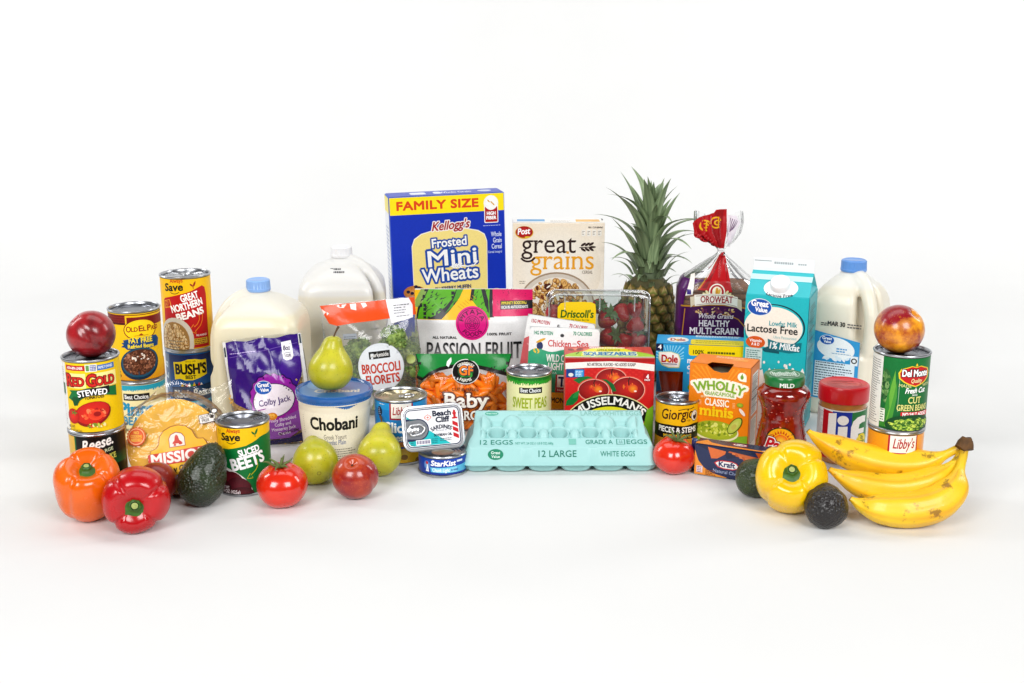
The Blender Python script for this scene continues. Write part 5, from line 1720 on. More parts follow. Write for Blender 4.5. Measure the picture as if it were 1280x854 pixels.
k.build('front_print', M['foilprint'], rt, f_height(lambda x, z: sf(x, z + H, -1), sx, sy), xs=arange(-51, 51, 2.5), ys=arange(-HP, 0, 2.5))
bm = bmesh.new()
rnd = random.Random(2)
for i in range(700):
    x, z = rnd.uniform(-.058, .058), rnd.uniform(.008, .100)
    lim = float(-sf(np.array([x]), np.array([z]), -1)[0, 1]) - .0075
    if lim <= 0: continue
    y = rnd.uniform(-lim, -lim * .5)
    m_ = Matrix.Translation((x, y, z)) @ Euler((rnd.uniform(-.3, .3), rnd.uniform(0, 6), rnd.uniform(-.2, .2))).to_matrix().to_4x4() @ Matrix.Diagonal((.024, .0030, .0030, 1))
    bmesh.ops.create_cube(bm, size=1, matrix=m_)
o_ = obj('shredded_cheese', bm, plain('cheddar', '#f0b860', .5, vary=.42, vscale=60), None, smooth=None)
o_.matrix_world = rt.matrix_basis.copy()
tag(o_, 'orange and white shredded cheese inside the purple pouch', 'cheese', kind='stuff')

# --- broccoli bag
W, H = .170, .206
rt = thing('broccoli_bag', 'clear bag of broccoli florets with orange header and round white label', 'vegetable bag', (-.238, 2.075, 0), (-3, -5.5, 0), 'clear bags of vegetables')
BAG = rt
sf = pillow(W, H, .084, 21, .0030, 38, px=2.6, peak=.35)
pack_body('bag', sf, W, H, M['veg_film'], rt)
k = Ink()
sx, sy = W / 121, .00146
HP = H / sy
k.poly([(-60, -1), (60, -1), (60, -22), (20, -23), (-20, -24), (-40, -26), (-50, -23), (-56, -12)], '#e4571c')
for q in ([(-40, -2), (-26, -2), (-30, -6), (-36, -5)], [(-22, -2), (-14, -2), (-14, -10), (-21, -8)], [(-8, -2), (-2, -2), (0, -6), (-5, -8)], [(-58, -5), (-53, -9), (-56, -12)], [(-52, -9), (-49, -11), (-52, -13)]): k.poly(q, '#f3e9e4')
k.poly([(24, -1), (53, -1), (57, -10), (56, -25), (29, -29), (26, -14)], '#ecebef'); k.lines(33, -9, 20, 2, 3, '#3a3a44', 1, seed=2); k.lines(33, -15, 20, 2, 3, '#6a6a74', .8, seed=3); k.lines(36, -22, 18, 1, 3, '#6a6a74', .8, seed=5)
k.ell(11, -79, 28.5, 29.5, '#cfd4d8', n=44); k.ell(11, -79, 28, 29, '#e6eaee', n=44)
k.rect(-2, -68, 24, -59, '#1d1a18'); k.text('marketside', 11, -65.6, 4.6, '#e8e6e2', w=22, b=.07)
k.text('BROCCOLI', 11, -85, 11, '#c8432a', w=47, b=.12); k.text('FLORETS', 12, -98.5, 10.6, '#c8432a', w=41, b=.12)
k.rect(-33, -42, -15, -36, '#9aa0a8'); k.lines(-32, -40, 16, 2, 2.4, '#4a5058', .8)
k.build('bag_print', M['bagprint'], rt, f_height(lambda x, z: sf(x, z + H, -1), sx, sy), xs=arange(-60, 60, 4), ys=arange(-HP, 0, 4))

# floret, built once
head_m, nt, p, ln = mat('broccoli_head')
tc = nt.nodes.new('ShaderNodeTexCoord'); n_ = nt.nodes.new('ShaderNodeTexNoise'); n_.inputs['Scale'].default_value = 130; cr = nt.nodes.new('ShaderNodeValToRGB')
cr.color_ramp.elements[0].color = C('#4d6c30'); cr.color_ramp.elements[1].color = C('#a5bd66'); cr.color_ramp.elements[0].position = .35; cr.color_ramp.elements[1].position = .7
ln(tc.outputs['Object'], n_.inputs['Vector']); ln(n_.outputs['Fac'], cr.inputs['Fac']); ln(cr.outputs['Color'], p.inputs['Base Color']); p.inputs['Roughness'].default_value = .7
stalk_m = plain('broccoli_stalk', '#bccb7c', .5, vary=.2, vscale=50, sss=.2)


def floret_meshes(seed):
    rnd = random.Random(seed)
    bm = bmesh.new()
    lob = [(0, 0, .018, .013)] + [(.013 * math.cos(a * 1.05 + .3), .013 * math.sin(a * 1.05 + .3), .011, .011) for a in range(6)]
    for lx, ly, lz, lr in lob:
        for i in range(34):
            v = Vector((rnd.gauss(0, 1), rnd.gauss(0, 1), abs(rnd.gauss(.4, .8)))).normalized() * lr
            bmesh.ops.create_icosphere(bm, subdivisions=1, radius=rnd.uniform(.0016, .0030), matrix=Matrix.Translation((lx + v.x, ly + v.y, lz + v.z)))
        bmesh.ops.create_icosphere(bm, subdivisions=2, radius=lr * .93, matrix=Matrix.Translation((lx, ly, lz)))
    h = bpy.data.meshes.new('head'); bm.to_mesh(h); bm.free()
    parts = [tube('s', [(0, 0, -.022), (0, 0, -.008), (0, 0, .012)], [.0078, .0066, .008], 10, 3)]
    for a in range(6):
        c, s = math.cos(a * 1.05 + .3), math.sin(a * 1.05 + .3)
        parts.append(tube('s', [(0, 0, -.010), (.006 * c, .006 * s, .0), (.0125 * c, .0125 * s, .010)], [.004, .0034, .003], 8, 3))
    return h, join('stalk', *parts)


FM = [floret_meshes(i) for i in range(2)]
spots = [(-.055, .028, .055, 20, -30, 1.25), (-.02, .028, .062, -10, 20, 1.2), (.055, .026, .060, 10, 50, 1.2), (.06, .02, .100, -160, 20, 1.1), (-.06, .022, .095, 35, 70, 1.15), (-.022, .024, .108, -35, 100, 1.15),
         (.008, .022, .106, 70, 40, .95), (.045, .022, .132, 170, -20, 1.1), (-.045, .0, .03, 20, 0, 1.3), (.0, .0, .03, 20, 90, 1.3), (.05, .0, .03, 10, 140, 1.3), (.02, -.012, .075, 60, 0, 1.2), (-.035, -.012, .075, 40, 0, 1.2), (.055, .0, .078, 30, 200, 1.2), (-.062, .0, .062, 60, 120, 1.1)]
for i, (x, f, z, tl, rz, sc) in enumerate(spots):
    r_ = thing('broccoli_floret', 'green broccoli floret packed inside the clear bag with orange header', 'broccoli floret', (0, 0, 0), (0, 0, 0), 'broccoli florets in the bag')
    obj('head', FM[i % 2][0], head_m, r_, smooth=180); obj('stalk', FM[i % 2][1], stalk_m, r_, smooth=180)
    lim = float(-sf(np.array([x]), np.array([z]), -1)[0, 1])
    y = -max(lim - .034, 0) if f > 0 else f + .012
    r_.matrix_world = rt.matrix_basis @ Matrix.Translation((x * 1.02, y, z)) @ Euler((R(tl * .6), R(tl), R(rz))).to_matrix().to_4x4() @ Matrix.Scale(sc, 4)

# --- baby carrots
W, H = .166, .133
rt = thing('carrot_bag', 'clear bag of baby carrots with green top band behind the sardine tin', 'vegetable bag', (-.083, 1.985, 0), (-4, 0, 0), 'clear bags of vegetables')
sf = pillow(W, H, .07, 31, .0018, 40, px=2.6, peak=.4, low=.5)
pack_body('bag', sf, W, H, film_mat('carrot_film', gloss=.0, rough=.08, bump=.25, bscale=18, haze=.0, fres=.6), rt)
k = Ink()
sx, sy = W / 124, .00141
HP = H / sy
k.poly([(-61, -31), (-57, -20), (-62, -1), (62, -1), (58, -16), (56, -28), (44, -24), (30, -20), (16, -17), (-14, -17), (-30, -20), (-44, -26), (-53, -33)], '#19130f')
k.poly([(-60, -27), (-56, -18), (-61, -1), (61, -1), (57, -14), (55, -23), (44, -19.5), (30, -15.5), (16, -13), (-14, -13), (-30, -16), (-44, -22), (-52, -29)], '#118a3c')
k.poly([(-16, -5), (-21, -9), (-22, -14), (-19, -16), (-15, -9)], '#e6efe6')
k.ell(3, -21, 17.6, 14, '#e8e6e2', n=36); k.ell(3, -21, 16.8, 13.2, '#14110f', n=36)
k.ell(3, -20, 10, 7.6, '#1f6a34', n=24); k.ell(3, -16.5, 8, 4, '#e8e8ee', n=20); k.ell(0, -24, 4, 2.6, '#3f9a3c', 30); k.ell(8, -24, 4, 2.6, '#3f9a3c', -30)
k.text('GF', 3.5, -24.5, 9.6, '#e8862a', w=17, b=.12, out=[(.14, '#3a1a4a')])
k.text('GRIMMWAY', 3, -13.4, 3, '#e9e4d6', w=20, b=.09, arc=15); k.text('FARMS', 3, -32, 3.2, '#e9e4d6', w=16, b=.1, arc=-20)
k.text('CUT & PEELED', 3, -43, 3.8, '#5a3422', w=35, b=.06, serif=.05, sh=.1)
k.text('Baby', 4, -62, 16, '#f3ece4', w=54, b=.1, serif=.08, out=[(.16, '#6a3420')])
k.text('CARROTS', 4, -78, 11, '#f3ece4', w=60, b=.1, serif=.08, out=[(.12, '#6a3420')])
k.build('bag_print', M['bagprint'], rt, f_height(lambda x, z: sf(x, z + H, -1), sx, sy), xs=arange(-62, 62, 4), ys=arange(-HP, 0, 4))
cm = lathe('baby_carrot', smooth_prof([(0, -.021), (.0042, -.0205), (.0066, -.017), (.0074, -.008), (.0076, .006), (.0066, .016), (.0040, .0205), (0, .0212)], 3), 12)
carr = plain('carrot', '#ff8a14', .38, vary=.16, vscale=55, coat=.2)
_nt = carr.node_tree
_oi = _nt.nodes.new('ShaderNodeObjectInfo'); _hs = _nt.nodes.new('ShaderNodeHueSaturation'); _mr = _nt.nodes.new('ShaderNodeMapRange')
_mr.inputs['To Min'].default_value = .8; _mr.inputs['To Max'].default_value = 1.35
_p = _nt.nodes['Principled BSDF']; _src = _p.inputs['Base Color'].links[0].from_socket
_nt.links.new(_oi.outputs['Random'], _mr.inputs['Value']); _nt.links.new(_mr.outputs[0], _hs.inputs['Value']); _nt.links.new(_src, _hs.inputs['Color']); _nt.links.new(_hs.outputs[0], _p.inputs['Base Color'])
rnd = random.Random(11)
n = 0
taken = []
for t_ in range(5000):
    if n >= 180: break
    x, z = rnd.uniform(-.066, .066), rnd.uniform(.010, .090)
    lim = min(float(-sf(np.array([x + q]), np.array([z + w]), -1)[0, 1]) for q in (-.010, 0, .010) for w in (-.007, 0, .010)) - .0072
    if lim < .002: continue
    y = -lim + rnd.choice((0, 0, .006, .014, .024))
    if any((x - a) ** 2 + (z - b) ** 2 + (y - c) ** 2 < .0098 ** 2 for a, b, c in taken): continue
    taken.append((x, z, y))
    o_ = obj('baby_carrot', cm, carr, None, smooth=180)
    o_.matrix_world = rt.matrix_basis @ Matrix.Translation((x, y, z)) @ Euler((rnd.uniform(-.25, .25), rnd.uniform(0, 6.28), rnd.uniform(-.25, .25))).to_matrix().to_4x4() @ Matrix.Scale(rnd.uniform(.64, .8), 4)
    tag(o_, 'orange baby carrot packed inside the clear bag with green band', 'baby carrot', 'baby carrots in the bag')
    n += 1

# --- tortillas
rt = thing('tortilla_bag', 'clear crinkled bag of yellow corn tortillas with red banner', 'tortilla bag', (-.499, 1.668, .001), (-19, 0, 3), None)
W, H = .158, .160
pt = wrinkle(41, .0050, 26, 9)


def tort_surf(x, z, side=-1):
    r = np.hypot(x - 0, z - .0695)
    y = np.where(r < .0715, .0155, .0155 * np.exp(-((np.maximum(r - .0715, 0)) / .012) ** 2)) + .0016
    fr = np.clip((r - .066) / .02, 0.2, 1)
    y = y + pt(x + (0 if side < 0 else .7), z) * fr * .8
    y = np.maximum(y, np.where(r < .0715, .0146, .0006))
    return np.stack([np.asarray(x, float), side * y, np.asarray(z, float)], 1)


def tort_out(X, Z):
    edge = .003 * np.sin(Z * 90) + .002 * np.sin(Z * 210 + 1)
    lf_ = np.clip(-X / (W / 2), 0, 1)
    Z = Z * (1 - .30 * lf_ ** 1.6 * np.clip(Z / H, 0, 1) ** 2)
    X = X * (1 + .04 * np.sin(Z * 40)) + edge * np.sign(X) * (np.abs(X) > W * .45)
    Z = Z + np.where(Z > H * .8, .010 * np.sin(X * 50 + 2.2) + X * .12, 0) * np.clip((Z - H * .8) / (H * .2), 0, 1)
    return X, Z


pack_body('bag', tort_surf, W, H, M['film_crisp'], rt, 64, 64, tort_out)
tort = plain('corn_tortilla', '#f2b93c', .7, vary=.16, vscale=42, sss=.1)
nt = tort.node_tree
for i in range(7):
    rr_ = .0695 - .0006 * (i % 3)
    Pm = lathe('tortilla', [(0, -.0009), (rr_ * .95, -.0009), (rr_, -.0003), (rr_, .0005), (rr_ * .95, .001), (0, .001)], 72, mod=lambda t, r, z, i=i: (r * (1 + .008 * math.sin(3 * t + i) + .006 * math.sin(7 * t + 2 * i)), z + .0009 * math.sin(2 * t + i) * (r / .07) ** 2))
    o_ = obj('corn_tortilla', Pm, tort, None, smooth=60)
    ox = (i - 3) * .0007
    o_.matrix_world = rt.matrix_basis @ Matrix.Translation((ox * 1.4, .0125 - .0038 * i, .0695 + .0022 * math.sin(i * 2.1))) @ Matrix.Rotation(R(90), 4, 'X') @ Matrix.Rotation(i * 1.1, 4, 'Z')
    tag(o_, 'round yellow corn tortilla, frontmost of the stack in the bag' if i == 6 else 'round yellow corn tortilla stacked behind others in the bag', 'tortilla', 'corn tortillas in the bag')
k = Ink()
sx = .00119
cR, sR = math.cos(R(8)), math.sin(R(8))
k.tf = lambda V: np.stack([V[:, 0] * cR - V[:, 1] * sR, V[:, 0] * sR + V[:, 1] * cR], 1) + np.array((6, 61))
YL = '#f3bb1d'
k.poly([(-35, -8), (-33, -3), (-26, -1), (-23, 3), (-21, 12), (-15, 19), (-5, 23), (4, 23.5), (13, 21), (20, 15), (23, 7), (25, 4), (33, 3), (36, -2), (37, -8)], '#9c5414')
k.poly([(-34, -7.4), (-32.4, -3.6), (-25.4, -1.6), (-22.2, 2.6), (-20.2, 11.6), (-14.6, 18.2), (-5, 22), (4, 22.6), (12.6, 20.2), (19.2, 14.4), (22.4, 6.4), (24.6, 3.2), (32.4, 2.2), (35, -2.4), (36, -7.4)], YL)
k.poly([(-10, -3), (-10, 8), (-7, 13), (0, 15.4), (7, 13), (10, 8), (10, -3)], '#9c3a1a'); k.poly([(-9.2, -2.2), (-9.2, 7.8), (-6.4, 12.2), (0, 14.4), (6.4, 12.2), (9.2, 7.8), (9.2, -2.2)], '#efe4da')
k.poly([(-6, 1), (-5, 3), (-3, 5), (-2, 10), (0, 12), (2, 10), (3, 5), (5, 3), (7, 1)], '#cc3a22'); k.ell(-3, -.4, 1.6, 1.4, '#cc3a22'); k.ell(4, .2, 2.4, 1, '#cc3a22')
k.poly([(-38, -23), (-37, -8), (40, -6), (40, -22)], '#cf3b22')
k.text('MISSION', 1.5, -20.5, 12, '#f6efe6', w=70, b=.13, sh=.02)
k.poly([(-36, -36), (-37, -23.2), (40, -22.2), (38, -36)], '#f0c01c'); k.text('Yellow Corn', -6, -33.5, 8, '#2a2014', w=46, b=.1)
k.poly([(-33, -41), (-35, -36.2), (38, -36.2), (36, -41)], '#2c88b8'); k.lines(-20, -39, 40, 1, 2, '#e8f2f8', 1.4)
k.tf = lambda V: V + np.array((-44, 71))
for i in range(20): k.z = 0; k.ell(0, 0, 12.6, 2.4, '#dd5a1c', 18 * i, n=12)
k.z = DZ; k.ell(0, 0, 11, 11, '#e2631e', n=26); k.ring(0, 0, 9.2, 9.8, '#f4d9a8', n=26)
for i, t in enumerate(('NO', 'COOKING', 'NEEDED')): k.text(t, 0, 3 - 4.4 * i, 3.4, '#f6cf4a', w=(6, 14, 13)[i], b=.1)
k.tf = lambda V: np.stack([V[:, 0] * .978 - V[:, 1] * .2, V[:, 0] * .2 + V[:, 1] * .978], 1) + np.array((42, 92))
k.rect(-9.6, -5.6, 9.6, 5.6, '#3a2d24', r=1); k.rect(-9, -5, 9, 5, '#eee8e0', r=.8); k.text('GLUTEN', 0, .6, 3.4, '#3a2d24', w=15, b=.1); k.text('FREE', -2, -3.8, 3.4, '#3a2d24', w=9, b=.1)
k.ell(9, 7, 3.6, 3.4, '#3a2d24'); k.ell(9, 7, 2.6, 2.4, '#f1ede8')
k.build('bag_print', M['bagprint'], rt, f_height(lambda x, z: tort_surf(x, z, -1), sx, .00121, .0008), xs=arange(-62, 62, 4), ys=arange(0, 120, 4))

# --- bread loaf in its tied bag
LX, LY = .383, 2.215
rt = thing('bread_bag', 'clear bread bag with purple label and red tied top', 'bread bag', (LX, LY, 0), (0, 0, -5))
zs_ = [0, .004, .05, .14, .205, .222, .236, .252, .264, .2715, .278, .290, .306, .326, .340]
aa_ = [.060, .0705, .072, .072, .071, .065, .046, .026, .011, .0052, .0085, .024, .038, .044, .043]
bb_ = [.040, .051, .052, .052, .050, .045, .034, .020, .009, .0052, .0060, .0075, .0075, .0055, .003]
nn_ = [5, 5, 5, 5, 4, 3.2, 2.6, 2.2, 2, 2, 2, 2, 2, 2, 2]
cxx = [0, 0, 0, 0, 0, .001, .002, .004, .006, .007, .007, .006, .003, .001, 0]


def bread_at(z):
    return tuple(np.interp(z, zs_, q) for q in (aa_, bb_, nn_, cxx))


def bread_surf(x, z, side=-1):
    a, b, n, c = bread_at(z)
    u = np.clip(np.abs(x - c) / a, 0, .999)
    y = b * (1 - u ** n) ** (1 / n)
    pl = np.where(z > .215, .0016 * np.sin((x - c) / np.maximum(a, .006) * 17 + 1) * np.clip((z - .215) / .03, 0, 1), 0)
    return np.stack([x, side * (y + .0012) + pl, z], 1)


P = []
for z in np.concatenate([np.linspace(0, .2, 20), np.linspace(.205, .34, 36)]):
    a, b, n, c = (float(q) for q in bread_at(np.array([z])))
    ring = []
    for j in range(72):
        t = 2 * PI * j / 72
        ct, st = math.cos(t), math.sin(t)
        x = a * math.copysign(abs(ct) ** (2 / n), ct)
        y = b * math.copysign(abs(st) ** (2 / n), st)
        w = .0025 * math.sin(t * 17) * min(max((z - .21) / .03, 0), 1) * min(1, a / .03)
        top_wave = .008 * math.sin(t * 2 + 1) * max(0, (z - .325) / .015) if z > .325 else 0
        ring.append((x * (1 + w / max(a, .01)) + c, y + w, z + top_wave))
    P.append(ring)
obj('bag', grid_mesh('bag', np.array(P), wrap_v=True), M['film_thin'], rt, smooth=180)
obj('tie', tube('tie', [(.007 + .0062 * math.cos(t), .0062 * math.sin(t), .2715) for t in np.linspace(0, 2 * PI, 13)], .0012, 6, 2), plain('white_tie', '#e9e9ea', .4), rt)
k = Ink()
sx, sy = .00146, .00149
z0 = .222


def BZY(py): return (352 - py) * 1.0


PUR, RED = '#4a0f52', '#b8141f'
k.poly([(-45, -145), (45, -145), (45, -33), (30, -30), (8, -27), (-10, -27), (-30, -29), (-45, -30)], '#b8862a')
k.poly([(-45, -145), (45, -145), (45, -35), (30, -32), (8, -29), (-10, -29), (-30, -31), (-45, -32)], PUR)
k.line([(4, -40), (16, -41), (27, -46), (36, -56), (42, -72), (44, -100)], 1.3, '#b8862a')
k.line([(-44, -100), (-42, -60), (-40, -34)], 1.2, '#b8862a')
k.scatter(0, -36, 30, 6, 60, (.8, 2), ['#d9b06a', '#e9cf9a', '#8a4a5a', '#6a2a5a'], (.4, .8), 3)
k.poly([(-26, -10), (-14, 2), (-3, 20), (5, 33.6), (9, 33.6), (12, 18), (15, 2), (18, -12)], RED)
for q in ([(-20, -8), (-2, 18), (4, 32), (0, 18), (-14, -8)], [(0, -4), (5, 18), (6.4, 32), (3, 14)], [(12, -6), (9, 18), (7.6, 32), (10.5, 16)]): k.poly(q, '#8f0e18')
k.poly([(-22, -8), (-26, -10), (-4, 18), (4, 31)], '#c98a2a')
k.poly([(-40, -18), (-33, 6), (-28, 8), (-31, -16)], '#f1ece4'); k.rect(-38, -16, -33, -10, '#4a3a8a', sl=0)
k.poly([(-33, -32), (-34, -19), (-28, -17.5), (-28, -28), (-31, -30)], '#d9cdb4'); k.poly([(31, -36), (30, -22), (23, -19), (23, -30)], '#d9cdb4')
k.ell(-1, -12, 10, 10, '#f3eee2', n=26); k.ell(-1, -12, 8.6, 8.6, '#b5182a', n=26); k.ell(-1, -12, 6, 6.6, '#f3e9cf', n=20); k.ell(-1, -12, 2, 5.4, '#d49a2a'); k.ell(1.5, -12, 1.4, 4, '#e0b450', -20)
for s_ in (-1, 1):
    for i in range(3): k.ell(s_ * 12 - 1 + s_ * 3 * i, -13 - 2 * i, 3.4, 1.6, '#e8dcae', s_ * (50 - 20 * i))
k.poly([(-28, -30), (-29, -16), (-10, -14), (10, -14.5), (25, -18), (25, -31), (8, -27.5), (-10, -27.5)], '#f4f0e6')
k.line([(-27, -17.5), (-10, -15.6), (10, -16), (24, -19.5)], .6, '#8f6a3a'); k.line([(-26, -28.4), (-10, -26.2), (10, -26.2), (24, -29.6)], .6, '#8f6a3a')
k.text('OROWEAT', -1, -25.2, 8, '#a5142a', w=40, b=.09, serif=.08)
k.text('Whole Grains', -2, -45, 6, '#e6dce2', w=44, b=.05, sh=.3)
k.text('HEALTHY', -3, -55, 7.4, '#efe8ec', w=38, b=.08, serif=.08); k.text('MULTI-GRAIN', -3, -65, 8, '#efe8ec', w=60, b=.08, serif=.08)
k.poly([(-29, 50), (-33, 68), (-25, 76), (-6, 82), (-4, 86), (9, 87), (10, 60), (7, 38), (3, 38)], RED); k.poly([(-10, 60), (3, 40), (6, 86), (-4, 84)], '#a00f1b')
for cx, cy in ((-17, 66), (-3, 70)): k.ring(cx, cy, 5.4, 7.2, '#e9b01c', 20, 300, 20); k.ring(cx + 1, cy, 2, 3.4, '#e9b01c', 0, 320, 14); k.line([(cx + 2, cy + 5), (cx + 2, cy - 6)], 1.3, '#e9b01c')
k.poly([(10, 80), (12, 44), (14, 40), (22, 60), (28, 70), (22, 78)], '#e9dfe6')
for i in range(7): k.line([(11.5 + 2 * i, 78 - i), (10.5 + 1.1 * i, 52 + 1.6 * i)], .7, '#7a5a7a')
k.build('bag_print', M['bagprint'], rt, f_height(lambda x, z: bread_surf(x, z + z0), sx, sy, .0004), xs=arange(-45, 45, 2.5), ys=arange(-145, 90, 3))
k = Ink(); k.rect(-30, -90, 30, 2, '#5a1766'); k.rect(-30, -145, 30, -60, PUR); k.rect(-24, -60, 0, -4, '#e6dfe6')
for j in range(12): k.rect(-22, -10 - 4 * j, -3, -8.5 - 4 * j, '#5a2a62')


def bread_side(x, z):
    q = bread_surf(np.zeros_like(x), z + z0)
    a, b, n, c = bread_at(z + z0)
    u = np.clip(np.abs(x) / b, 0, .999)
    return np.stack([-(a * (1 - u ** n) ** (1 / n) + .0012) + c, -x, z + z0], 1)


k.build('side_print', M['bagprint'], rt, f_height(bread_side, sx, sy, .0004), xs=arange(-30, 30, 3), ys=arange(-145, 2, 6))
lf = thing('bread_loaf', 'brown multi-grain sliced loaf standing on end inside the bag', 'bread', (LX, LY, 0), (0, 0, -5))
crust = plain('grain_crust', '#7d5330', .75, bump=.5, bscale=180, vary=.35, vscale=120)
sm = []
for i in range(2):
    P = []
    for f_, zz in ((.955, .0004), (.99, .002), (1, .0065), (.99, .0112), (.955, .0128)):
        ring = []
        for j in range(48):
            t = 2 * PI * j / 48
            ct, st = math.cos(t), math.sin(t)
            ring.append((.0670 * f_ * math.copysign(abs(ct) ** .42, ct), .0480 * f_ * math.copysign(abs(st) ** .42, st) * (1 + .05 * ct * (1 if i else -1)), zz))
        P.append(ring)
    sm.append(grid_mesh('slice', np.array(P), wrap_v=True, caps=True))
for i in range(16):
    o_ = obj('slice', sm[i % 2], crust, lf, smooth=50)
    o_.location = (.0006 * math.sin(i * 2.3), .0006 * math.cos(i * 1.7), .003 + .0131 * i)
    if i == 15: o_.scale = (.97, .97, 1)

# --- strawberry clamshell
W, H, D = .183, .214, .088
rt = thing('strawberry_clamshell', 'clear plastic clamshell of strawberries with yellow label', 'clamshell', (.154, 2.125, 0), (-2, .6, 0))
P = []
for off, y in ((-.006, 0), (-.001, .002), (0, .006), (-.001, .03), (.0015, .031), (.0015, .034), (-.001, .035), (-.004, .08), (-.008, .087), (-.014, .088)):
    P.append([(x, y - D / 2, z + H / 2) for x, z in rrect(W / 2 + off, H / 2 + off, .017 + off * .5, 7)])
P = [[(0 * x, P[0][0][1], H / 2) for x, y, z in P[0]]] + [[(x * .93, y - .0005, H / 2 + (z - H / 2) * .94) for x, y, z in P[0]]] + P + [[(0, D / 2, H / 2)] * len(P[0])]
obj('shell', grid_mesh('shell', np.array(P), wrap_v=True), M['clam'], rt, smooth=35)
k = Ink()
LBP = [(-53, -28), (-53, -16), (-49, -11), (-42, -9.5), (-24, -9), (-10, -9.5), (-5.5, -12), (-4.5, -20), (-4.5, -40), (-7, -46.5), (-13, -48), (-26, -48), (-38, -44), (-48, -38)]
k.poly(LBP, '#f6d312')
k.text("Driscoll's", -28.5, -28.5, 9, '#2a6a22', w=41, b=.1, sh=.12); k.text('Only the Finest Berries', -28, -32.4, 2.2, '#4a6a1a', w=30, b=.04)
k.text('Strawberries', -24, -38.5, 2.6, '#5a5a1a', w=20, b=.06); k.text('Fraises', -22, -42.5, 2.6, '#5a5a1a', w=12, b=.06)
k.build('label', M['gloss'], rt, f_plane((0, -D / 2 - .0012, H), (1, 0, 0), (0, 0, 1), .00141, .00147, .0003))
for yy_, off_, rad_ in ((-D / 2 + .003, -.002, .0017), (-D / 2 + .0325, .002, .0014)):
    rim_ = [(x, yy_, z + H / 2) for x, z in rrect(W / 2 + off_, H / 2 + off_, .016, 5)]
    obj('rim', tube('rim', rim_ + rim_[:1], rad_, 6, 1), M['clam_rim'], rt, smooth=180)
for xr in (-.062, .0, .062):
    obj('rib', tube('rib', [(xr, -D / 2 + .001, H - .004), (xr, -D / 2 - .0004, H - .012), (xr, -D / 2 - .0004, H - .030)], .0016, 6, 2), M['clam_rim'], rt, smooth=180)
# berries, built once
berry = lathe('flesh', smooth_prof([(0, -.021), (.006, -.0195), (.0125, -.010), (.0165, .002), (.0160, .010), (.0105, .0155), (0, .0162)], 4), 28, mod=lambda t, r, z: (r * (1 + .03 * math.sin(3 * t) + .02 * math.sin(5 * t + z * 90)), z))
bmat, nt, p, ln = mat('strawberry')
tc = nt.nodes.new('ShaderNodeTexCoord'); vo = nt.nodes.new('ShaderNodeTexVoronoi'); vo.inputs['Scale'].default_value = 330; cr = nt.nodes.new('ShaderNodeValToRGB')
cr.color_ramp.elements[0].color = C('#d9a860'); cr.color_ramp.elements[1].color = C('#b00d16'); cr.color_ramp.elements[0].position = .10; cr.color_ramp.elements[1].position = .2
bp = nt.nodes.new('ShaderNodeBump'); bp.inputs['Strength'].default_value = .5; bp.inputs['Distance'].default_value = .001
ln(tc.outputs['Object'], vo.inputs['Vector']); ln(vo.outputs['Distance'], cr.inputs['Fac']); ln(cr.outputs['Color'], p.inputs['Base Color']); ln(vo.outputs['Distance'], bp.inputs['Height']); ln(bp.outputs['Normal'], p.inputs['Normal'])
p.inputs['Roughness'].default_value = .3; p.inputs['Subsurface Weight'].default_value = .15; p.inputs['Subsurface Scale'].default_value = .005
bm = bmesh.new()
for a in range(9):
    c, s = math.cos(a * .698), math.sin(a * .698)
    V = [(0, 0, .017), (.008 * c - .0042 * s, .008 * s + .0042 * c, .0190), (.0185 * c, .0185 * s, .0145 + .007 * (a % 2)), (.008 * c + .0042 * s, .008 * s - .0042 * c, .0190)]
    bm.faces.new([bm.verts.new(v) for v in V])
calyx = bpy.data.meshes.new('calyx'); bm.to_mesh(calyx); bm.free()
calm = plain('strawberry_leaf', '#5d7a4a', .5, vary=.3, vscale=100)
spots = [(11, 33, 1.08, 170), (13, 56, 1.05, 15), (34, 61, .85, 30), (48, 40, .85, 200), (-57, 27, .9, 90), (30, 25, .9, 230), (46, 20, .8, 140), (-30, 22, .9, 30), (0, 18, .85, 210), (52, 60, .9, 10), (-20, 62, 1, 0), (-48, 60, 1, 70)]
for i in range(12): spots.append((-50 + 33 * (i % 4), 86 + 24 * (i // 4), 1.1, 40 * i))
for i, (x, y, sc, an) in enumerate(spots):
    r_ = thing('strawberry', 'red strawberry with green calyx behind the clear plastic of the clamshell', 'strawberry', (0, 0, 0), (0, 0, 0), 'strawberries in the clamshell')
    obj('flesh', berry, bmat, r_, smooth=180); obj('calyx', calyx, calm, r_, smooth=None)
    yy = -.021 + (.004 * math.sin(i * 3.1))
    r_.matrix_world = rt.matrix_basis @ Matrix.Translation((x * .00141, yy, H - y * .00147)) @ Euler((R(38 + 30 * math.sin(i * 1.9)), R((an + 40) % 120 - 60), R(i * 50))).to_matrix().to_4x4() @ Matrix.Scale(sc, 4)
for i in range(14):
    r_ = thing('strawberry', 'red strawberry with green calyx behind the clear plastic of the clamshell', 'strawberry', (0, 0, 0), (0, 0, 0), 'strawberries in the clamshell')
    obj('flesh', berry, bmat, r_, smooth=180); obj('calyx', calyx, calm, r_, smooth=None)
    r_.matrix_world = rt.matrix_basis @ Matrix.Translation((-.066 + .044 * (i % 4), .014, .03 + .045 * (i // 4))) @ Euler((R(40 * i), R(200 + 70 * i), R(i * 50))).to_matrix().to_4x4() @ Matrix.Scale(1.1, 4)

